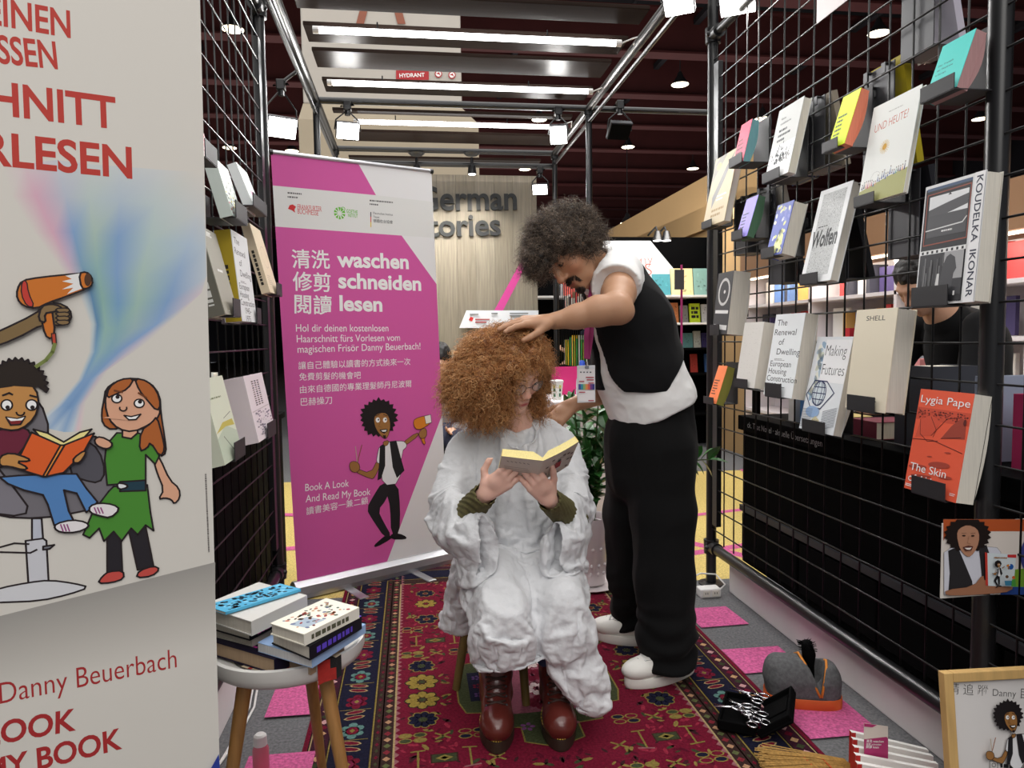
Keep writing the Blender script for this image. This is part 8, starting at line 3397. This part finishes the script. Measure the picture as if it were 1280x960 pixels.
# pink pole sign
t = thing('pole_sign', 'thin pink pole with a small grey card, in front of the black bookcase', 'sign', P(852, 440, 6.8))
b = MB()
q0, q1 = P(852, 331, 6.8), P(852, 437, 6.8)
b.tube([(q0.x, 6.8, 0), (q0.x, 6.8, q0.z)], .012, 8)
b.build('pole', 'ribbon_magenta', t, True, .7)
b = MB()
q0, q1 = P(843, 362, 6.79), P(855, 337, 6.79)
b.span((q0.x, 6.785, q0.z), (q1.x, 6.79, q1.z))
b.build('card', 'dark_grey_metal', t)
b = MB()
b.lathe([(0, 0), (.12, 0), (.12, .01), (.02, .016)], (P(852, 440, 6.8).x, 6.8, 0), 20)
b.build('base', 'ribbon_magenta', t)
for px in (822, 833):
    c = P(px, 295, 7.2)
    t = thing('clip_lamp', 'small black spot lamp over the black bookcase, %s' % ('the side-on one' if px < 830 else 'the one shining down'), 'spot lamp', c)
    b = MB()
    b.tube([c + Vector((0, .3, .05)), c + Vector((0, .05, .1)), c + Vector((0, 0, .04))], .01, 8)
    b.lathe([(0, .05), (.03, .05), (.055, -.05), (.05, -.05), (0, -.02)], c, 14, cap=False)
    b.build('lamp_body', 'black_steel', t, True, .7)
    b = MB()
    b.lathe([(0, -.04), (.045, -.045), (.045, -.05), (0, -.05)], c, 14, cap=False)
    b.build('bulb', 'lamp_glow', t)

# ------------------------------------------------------------------ stand across the right-hand aisle
SX = 3.1
t = thing('shelf_stand', 'white lit bookshelves of the stand beyond the right grid wall', 'shelves', (SX, 4.4, 0))
mat('valance', (150, 112, 80), 0.7)
mat('strip_glow', (255, 240, 214), 0.5, emit=5)
b = MB()
b.span((SX + .3, 1.2, 0), (SX + .33, 6.3, 1.72))
b.build('back', 'counter_white', t)
b = MB()
b.span((SX - .05, 1.2, 1.72), (SX + .33, 6.3, 1.98))
b.build('valance', 'valance', t)
b = MB()
b.span((SX + .0, 1.3, 1.705), (SX + .03, 6.2, 1.718))
b.build('strip_light', 'strip_glow', t)
area_light('shelf_strip_light', (SX, 3.7, 1.69), (SX + .25, 3.7, 1.0), 4.6, 16, (1, .94, .84), .05)
for zz in (.5, .85, 1.15, 1.45):
    b = MB()
    b.span((SX, 1.2, zz), (SX + .3, 6.3, zz + .025))
    b.build('shelf', 'counter_white', t)
for yy in (1.2, 2.2, 3.2, 4.2, 5.2, 6.28):
    b = MB()
    b.span((SX, yy, 0), (SX + .3, yy + .025, 1.72))
    b.build('divider', 'counter_white', t)
pal = [((226, 206, 170), 'cream'), ((60, 60, 70), 'charcoal'), ((190, 60, 60), 'red'), ((150, 170, 90), 'green'), ((90, 120, 170), 'blue'), ((230, 226, 220), 'white'), ((200, 150, 80), 'ochre'), ((70, 60, 100), 'violet')]
for zi, zz in enumerate((.877, 1.177, 1.477)):
    yy = 2.35
    while yy < 6.1:
        (col, cn_n) = rr3.choice(pal)
        w = rr3.choice((.13, .16, .2, .04, .05))
        h = rr3.uniform(.17, .22)
        if not any(a - .01 < yy + w and yy < a + .035 for a in (3.2, 4.2, 5.2)):
            sh_n = ('lowest lit', 'middle', 'top')[zi]
            if w < .1:
                book_block('%s %s spine-out book from the near end, %s shelf beyond the right grid' % (nth((cn_n, sh_n, 0)), cn_n, sh_n), (SX + .06, yy, zz + .001), (SX + .2, yy + w, zz + h), col, '%s spine-out books on the %s shelf beyond the grid' % (cn_n, sh_n))
            else:
                book_block('%s %s facing book from the near end, %s shelf beyond the right grid' % (nth((cn_n, sh_n, 1)), cn_n, sh_n), (SX + .12, yy, zz + .001), (SX + .145, yy + w, zz + h), col, '%s facing books on the %s shelf beyond the grid' % (cn_n, sh_n))
        yy += w + .02
# red and navy things on a low table in front of it
t = thing('flag_book', 'tall red book with a white edge, seen through the grid beside the Shell Reader', 'book', (2.2, 3.4, .8))
tb = thing('side_table', 'black table beyond the right grid wall carrying books', 'table', (2.45, 3.4, 0))
b = MB()
b.span((2.25, 3.08, .86), (2.75, 4.6, .89), bev=.003)
b.build('top', 'black_panel', tb)
for yy in (3.14, 4.5):
    for xx in (2.3, 2.7):
        b = MB()
        b.span((xx - .02, yy - .02, 0), (xx + .02, yy + .02, .86))
        b.build('leg', 'black_panel', tb)
bpy.data.objects.remove(t)
for k, (yy, w, h, col, lab) in enumerate(((3.66, .05, .34, (180, 40, 50), 'red'), (3.58, .035, .36, (40, 44, 90), 'navy'), (3.53, .035, .36, (44, 46, 96), 'dark navy'), (3.48, .035, .36, (36, 40, 84), 'deep navy'), (3.32, .12, .2, (90, 96, 110), 'slate'), (3.22, .06, .24, (160, 170, 180), 'silver grey'), (3.1, .1, .18, (230, 150, 150), 'salmon'))):
    book_block('%s book standing on the black table beyond the right grid wall' % lab, (2.42, yy, .8915), (2.58, yy + w, .8915 + h), col, None)
for k, (y, w, h, col, lab) in enumerate(((2.72, .05, .22, (222, 220, 216), 'white'), (2.62, .06, .2, (60, 110, 160), 'blue'), (2.45, .16, .05, (214, 190, 120), 'straw-coloured'), (2.2, .14, .06, (120, 40, 60), 'wine red'), (1.95, .16, .26, (64, 66, 74), 'slate grey'), (1.75, .03, .24, (150, 160, 180), 'pale blue'), (1.6, .05, .2, (170, 40, 90), 'magenta'))):
    book_block('%s book on the lettered black counter behind the right grid' % lab, (1.56, y, .8365), (1.72, y + w, .8365 + h), col, None)

# ------------------------------------------------------------------ behind the left grid wall
t = thing('side_table', 'black table behind the left grid wall carrying books', 'table', (-1.05, 2.9, 0))
b = MB()
b.span((-1.3, 1.3, .80), (-.68, 3.9, .83), bev=.003)
b.build('top', 'black_panel', t)
b = MB()
b.span((-1.25, 1.32, 0), (-.69, 3.85, .80))
b.build('body', 'black_matte', t)
for (y, x, w, h, col, lab) in ((2.56, -.98, .10, .25, (60, 90, 190), 'royal blue'), (2.80, -1.0, .06, .24, (150, 180, 200), 'pale blue'), (2.88, -1.0, .04, .22, (120, 70, 120), 'plum'), (2.94, -1.0, .05, .22, (140, 100, 80), 'brown'), (3.06, -1.0, .06, .26, (234, 234, 228), 'white'), (3.16, -1.0, .08, .24, (228, 230, 224), 'off-white')):
    book_block('%s book behind the left grid wall, above the two lowest books' % lab, (x, y, .8315), (x + .16, y + w, .8315 + h), col, None)
t = thing('leafy_plant', 'small bright green leafy plant behind the left grid wall', 'plant', (-1.1, 3.5, .83))
b = MB()
b.lathe([(0, .831), (.05, .831), (.065, .93), (0, .93)], (-1.1, 3.5, 0), 20, cap=False)
b.build('pot', 'white_plastic', t, True, .7)
lv = MB()
for k in range(60):
    w = rr3.uniform(0, 6.28)
    e = rr3.uniform(.2, 1.3)
    d = Vector((math.cos(w) * math.cos(e), math.sin(w) * math.cos(e), math.sin(e)))
    o = Vector((-1.1, 3.5, .92)) + d * rr3.uniform(.03, .14)
    s_ = d.cross(Vector((.3, .2, 1))).normalized() * .018
    lv.face([o, o + d * .04 + s_, o + d * .08, o + d * .04 - s_])
mat('leaf_lime', (150, 200, 70), 0.4)
lv.build('leaves', 'leaf_lime', t, True)

# ------------------------------------------------------------------ people in the background
mat('cloth_navy', (30, 34, 56), 0.85, noise=.15, nscale=10)
mat('cloth_grey', (150, 150, 154), 0.85, noise=.1, nscale=20)
mat('hair_black', (26, 22, 22), 0.5, noise=.3, nscale=60, bump=.5, bscale=120, bdist=.004)


def passer(label, base, joints, top, legs, hair_m='hair_black', skin=(206, 160, 134), seat=False):
    """simple full figure from joint positions: head, neck, chest, hip, shoulders, elbows, wrists, knees, ankles"""
    t = thing('person', label, 'person', base)
    J = {k: Vector(v) for k, v in joints.items()}
    lo = Vector([min(v[i] for v in J.values()) - .25 for i in range(3)])
    hi = Vector([max(v[i] for v in J.values()) + .25 for i in range(3)])
    lo.z = max(lo.z, -.02)
    sd = SDF(lo, hi, .008)
    F_ = J['look'].normalized()
    S_ = F_.cross(Vector((0, 0, 1))).normalized()
    ax = (S_, F_, S_.cross(F_))
    head_sdf(sd, J['head'], ax, 1.0, J['neck'])
    sd.chain([(J['neck'], .06), (J['chest'], .12), (J['hip'], .12)], .05)
    for s in 'lr':
        sd.chain([(J['sh' + s], .05), (J['el' + s], .04), (J['wr' + s], .028)], .02)
        f_ = (J['wr' + s] - J['el' + s]).normalized()
        hand(sd, J['wr' + s], f_, f_.cross(Vector((.3, .8, .1))), 1, [.2, .25, .3, .35])
        sd.chain([(J['hip'], .09), (J['kn' + s], .06), (J['an' + s], .045)], .03)
    V, F = sd.mesh()
    npmesh('body', V, F, 'skin', t, np.tile(np.array(rgb(*skin)[:3]), (len(V), 1)))
    sd = SDF(lo, hi, .009)
    sd.chain([(J['neck'] - (J['neck'] - J['chest']) * .25, .085), (J['chest'], .150), (J['hip'], .150)], .06)
    for s in 'lr':
        sd.chain([(J['sh' + s], .072), (J['el' + s], .062), (J['wr' + s].lerp(J['el' + s], .1), .046)], .04)
    V, F = sd.mesh()
    N = vnormals(V, F)
    V = folds(V, N, [((0, .3, 1), 12, .4, .006, 1.0)], 3)
    npmesh('jacket', V, F, top, t)
    sd = SDF(lo, hi, .009)
    for s in 'lr':
        sd.chain([(J['hip'], .135), (J['kn' + s], .090), (J['an' + s] + Vector((0, 0, .03)), .07)], .03)
    sd.box((J['hip'].x, J['hip'].y, J['hip'].z + .5), (1, 1, .42), None, .01, .01, True)
    V, F = sd.mesh()
    npmesh('trousers', V, F, legs, t)
    sd = SDF(J['head'] - Vector((.2, .2, .2)), J['head'] + Vector((.2, .2, .2)), .006)
    L = lcl(J['head'], ax)
    R = np.array([[ax[j][i] for j in range(3)] for i in range(3)])
    sd.ell(L(0, -.022, .045), (.088, .105, .088), R, .01)
    sd.ell(L(0, -.05, -.03), (.078, .07, .09), R, .02)
    sd.ell(L(0, .125, -.04), (.062, .08, .085), R, .008, True)
    V, F = sd.mesh()
    N = vnormals(V, F)
    V = V + N * (.006 * noise3(V, 50, 2))[:, None]
    npmesh('hair', V, F, hair_m, t)
    for s in 'lr':
        a = J['an' + s]
        d = Vector((F_.x, F_.y, 0)).normalized()
        sd = SDF(a - Vector((.3, .3, .16)), a + Vector((.3, .3, .1)), .008)
        sd.cone(Vector((a.x, a.y, .05)) - d * .03, Vector((a.x, a.y, .035)) + d * .15, .046, .036, .02)
        sd.box((a.x, a.y, -.05), (.4, .4, .052), None, .001, .002, True)
        V, F = sd.mesh()
        npmesh('shoe', V, F, 'black_matte', t)
    return t


h = P(1150, 352, 2.75)
passer('person in a black jacket bending over books beyond the right grid wall', (h.x + .2, 2.8, 0), dict(
    head=h, look=(-.7, -.1, -.6), neck=h + Vector((.12, .02, -.13)), chest=h + Vector((.26, .04, -.28)), hip=h + Vector((.34, .06, -.58)),
    shl=h + Vector((.16, -.16, -.20)), shr=h + Vector((.16, .22, -.20)), ell=h + Vector((.05, -.24, -.46)), elr=h + Vector((.05, .28, -.46)), wrl=h + Vector((-.16, -.1, -.52)), wrr=h + Vector((-.16, .2, -.52)),
    knl=(h.x + .30, h.y - .05, .50), knr=(h.x + .30, h.y + .18, .50), anl=(h.x + .36, h.y - .06, .08), anr=(h.x + .36, h.y + .18, .08)), 'cloth_black', 'trouser_black')
h = P(727, 388, 6.6)
passer('person in navy reaching to the side rack behind the standing person', (h.x + .1, 6.7, 0), dict(
    head=h, look=(-.8, .1, -.5), neck=h + Vector((.08, .0, -.15)), chest=h + Vector((.14, .02, -.34)), hip=h + Vector((.16, .04, -.62)),
    shl=h + Vector((.1, -.17, -.24)), shr=h + Vector((.1, .2, -.24)), ell=h + Vector((.02, -.22, -.46)), elr=h + Vector((.02, .26, -.46)), wrl=h + Vector((-.14, -.16, -.40)), wrr=h + Vector((-.1, .2, -.5)),
    knl=(h.x + .14, h.y - .1, .46), knr=(h.x + .14, h.y + .12, .46), anl=(h.x + .18, h.y - .1, .08), anr=(h.x + .18, h.y + .12, .08)), 'cloth_navy', 'cloth_navy')
h = P(548, 452, 5.0)
t = thing('chair', 'plain chair under the person sitting behind the pink banner', 'chair', (h.x + .02, 5.05, 0))
b = MB()
b.span((h.x - .2, 4.86, .40), (h.x + .24, 5.3, .43), bev=.005)
b.build('seat', 'black_panel', t)
for dx in (-.18, .22):
    for dy in (4.88, 5.28):
        b = MB()
        b.tube([(h.x + dx, dy, 0), (h.x + dx, dy, .41)], .012, 8)
        b.build('leg', 'black_steel', t, True)
passer('person in a grey top and navy trousers, sitting behind the pink banner', (h.x, 5.0, 0), dict(
    head=h, look=(-.3, -.9, -.4), neck=h + Vector((.0, .04, -.16)), chest=h + Vector((.0, .08, -.32)), hip=(h.x + .01, 5.1, .54),
    shl=h + Vector((.18, .05, -.24)), shr=h + Vector((-.18, .05, -.24)), ell=h + Vector((.22, -.04, -.46)), elr=h + Vector((-.22, -.04, -.46)), wrl=h + Vector((.1, -.24, -.46)), wrr=h + Vector((-.1, -.24, -.46)),
    knl=(h.x + .12, 4.66, .50), knr=(h.x - .1, 4.66, .50), anl=(h.x + .12, 4.68, .08), anr=(h.x - .1, 4.68, .08)), 'cloth_grey', 'cloth_navy')
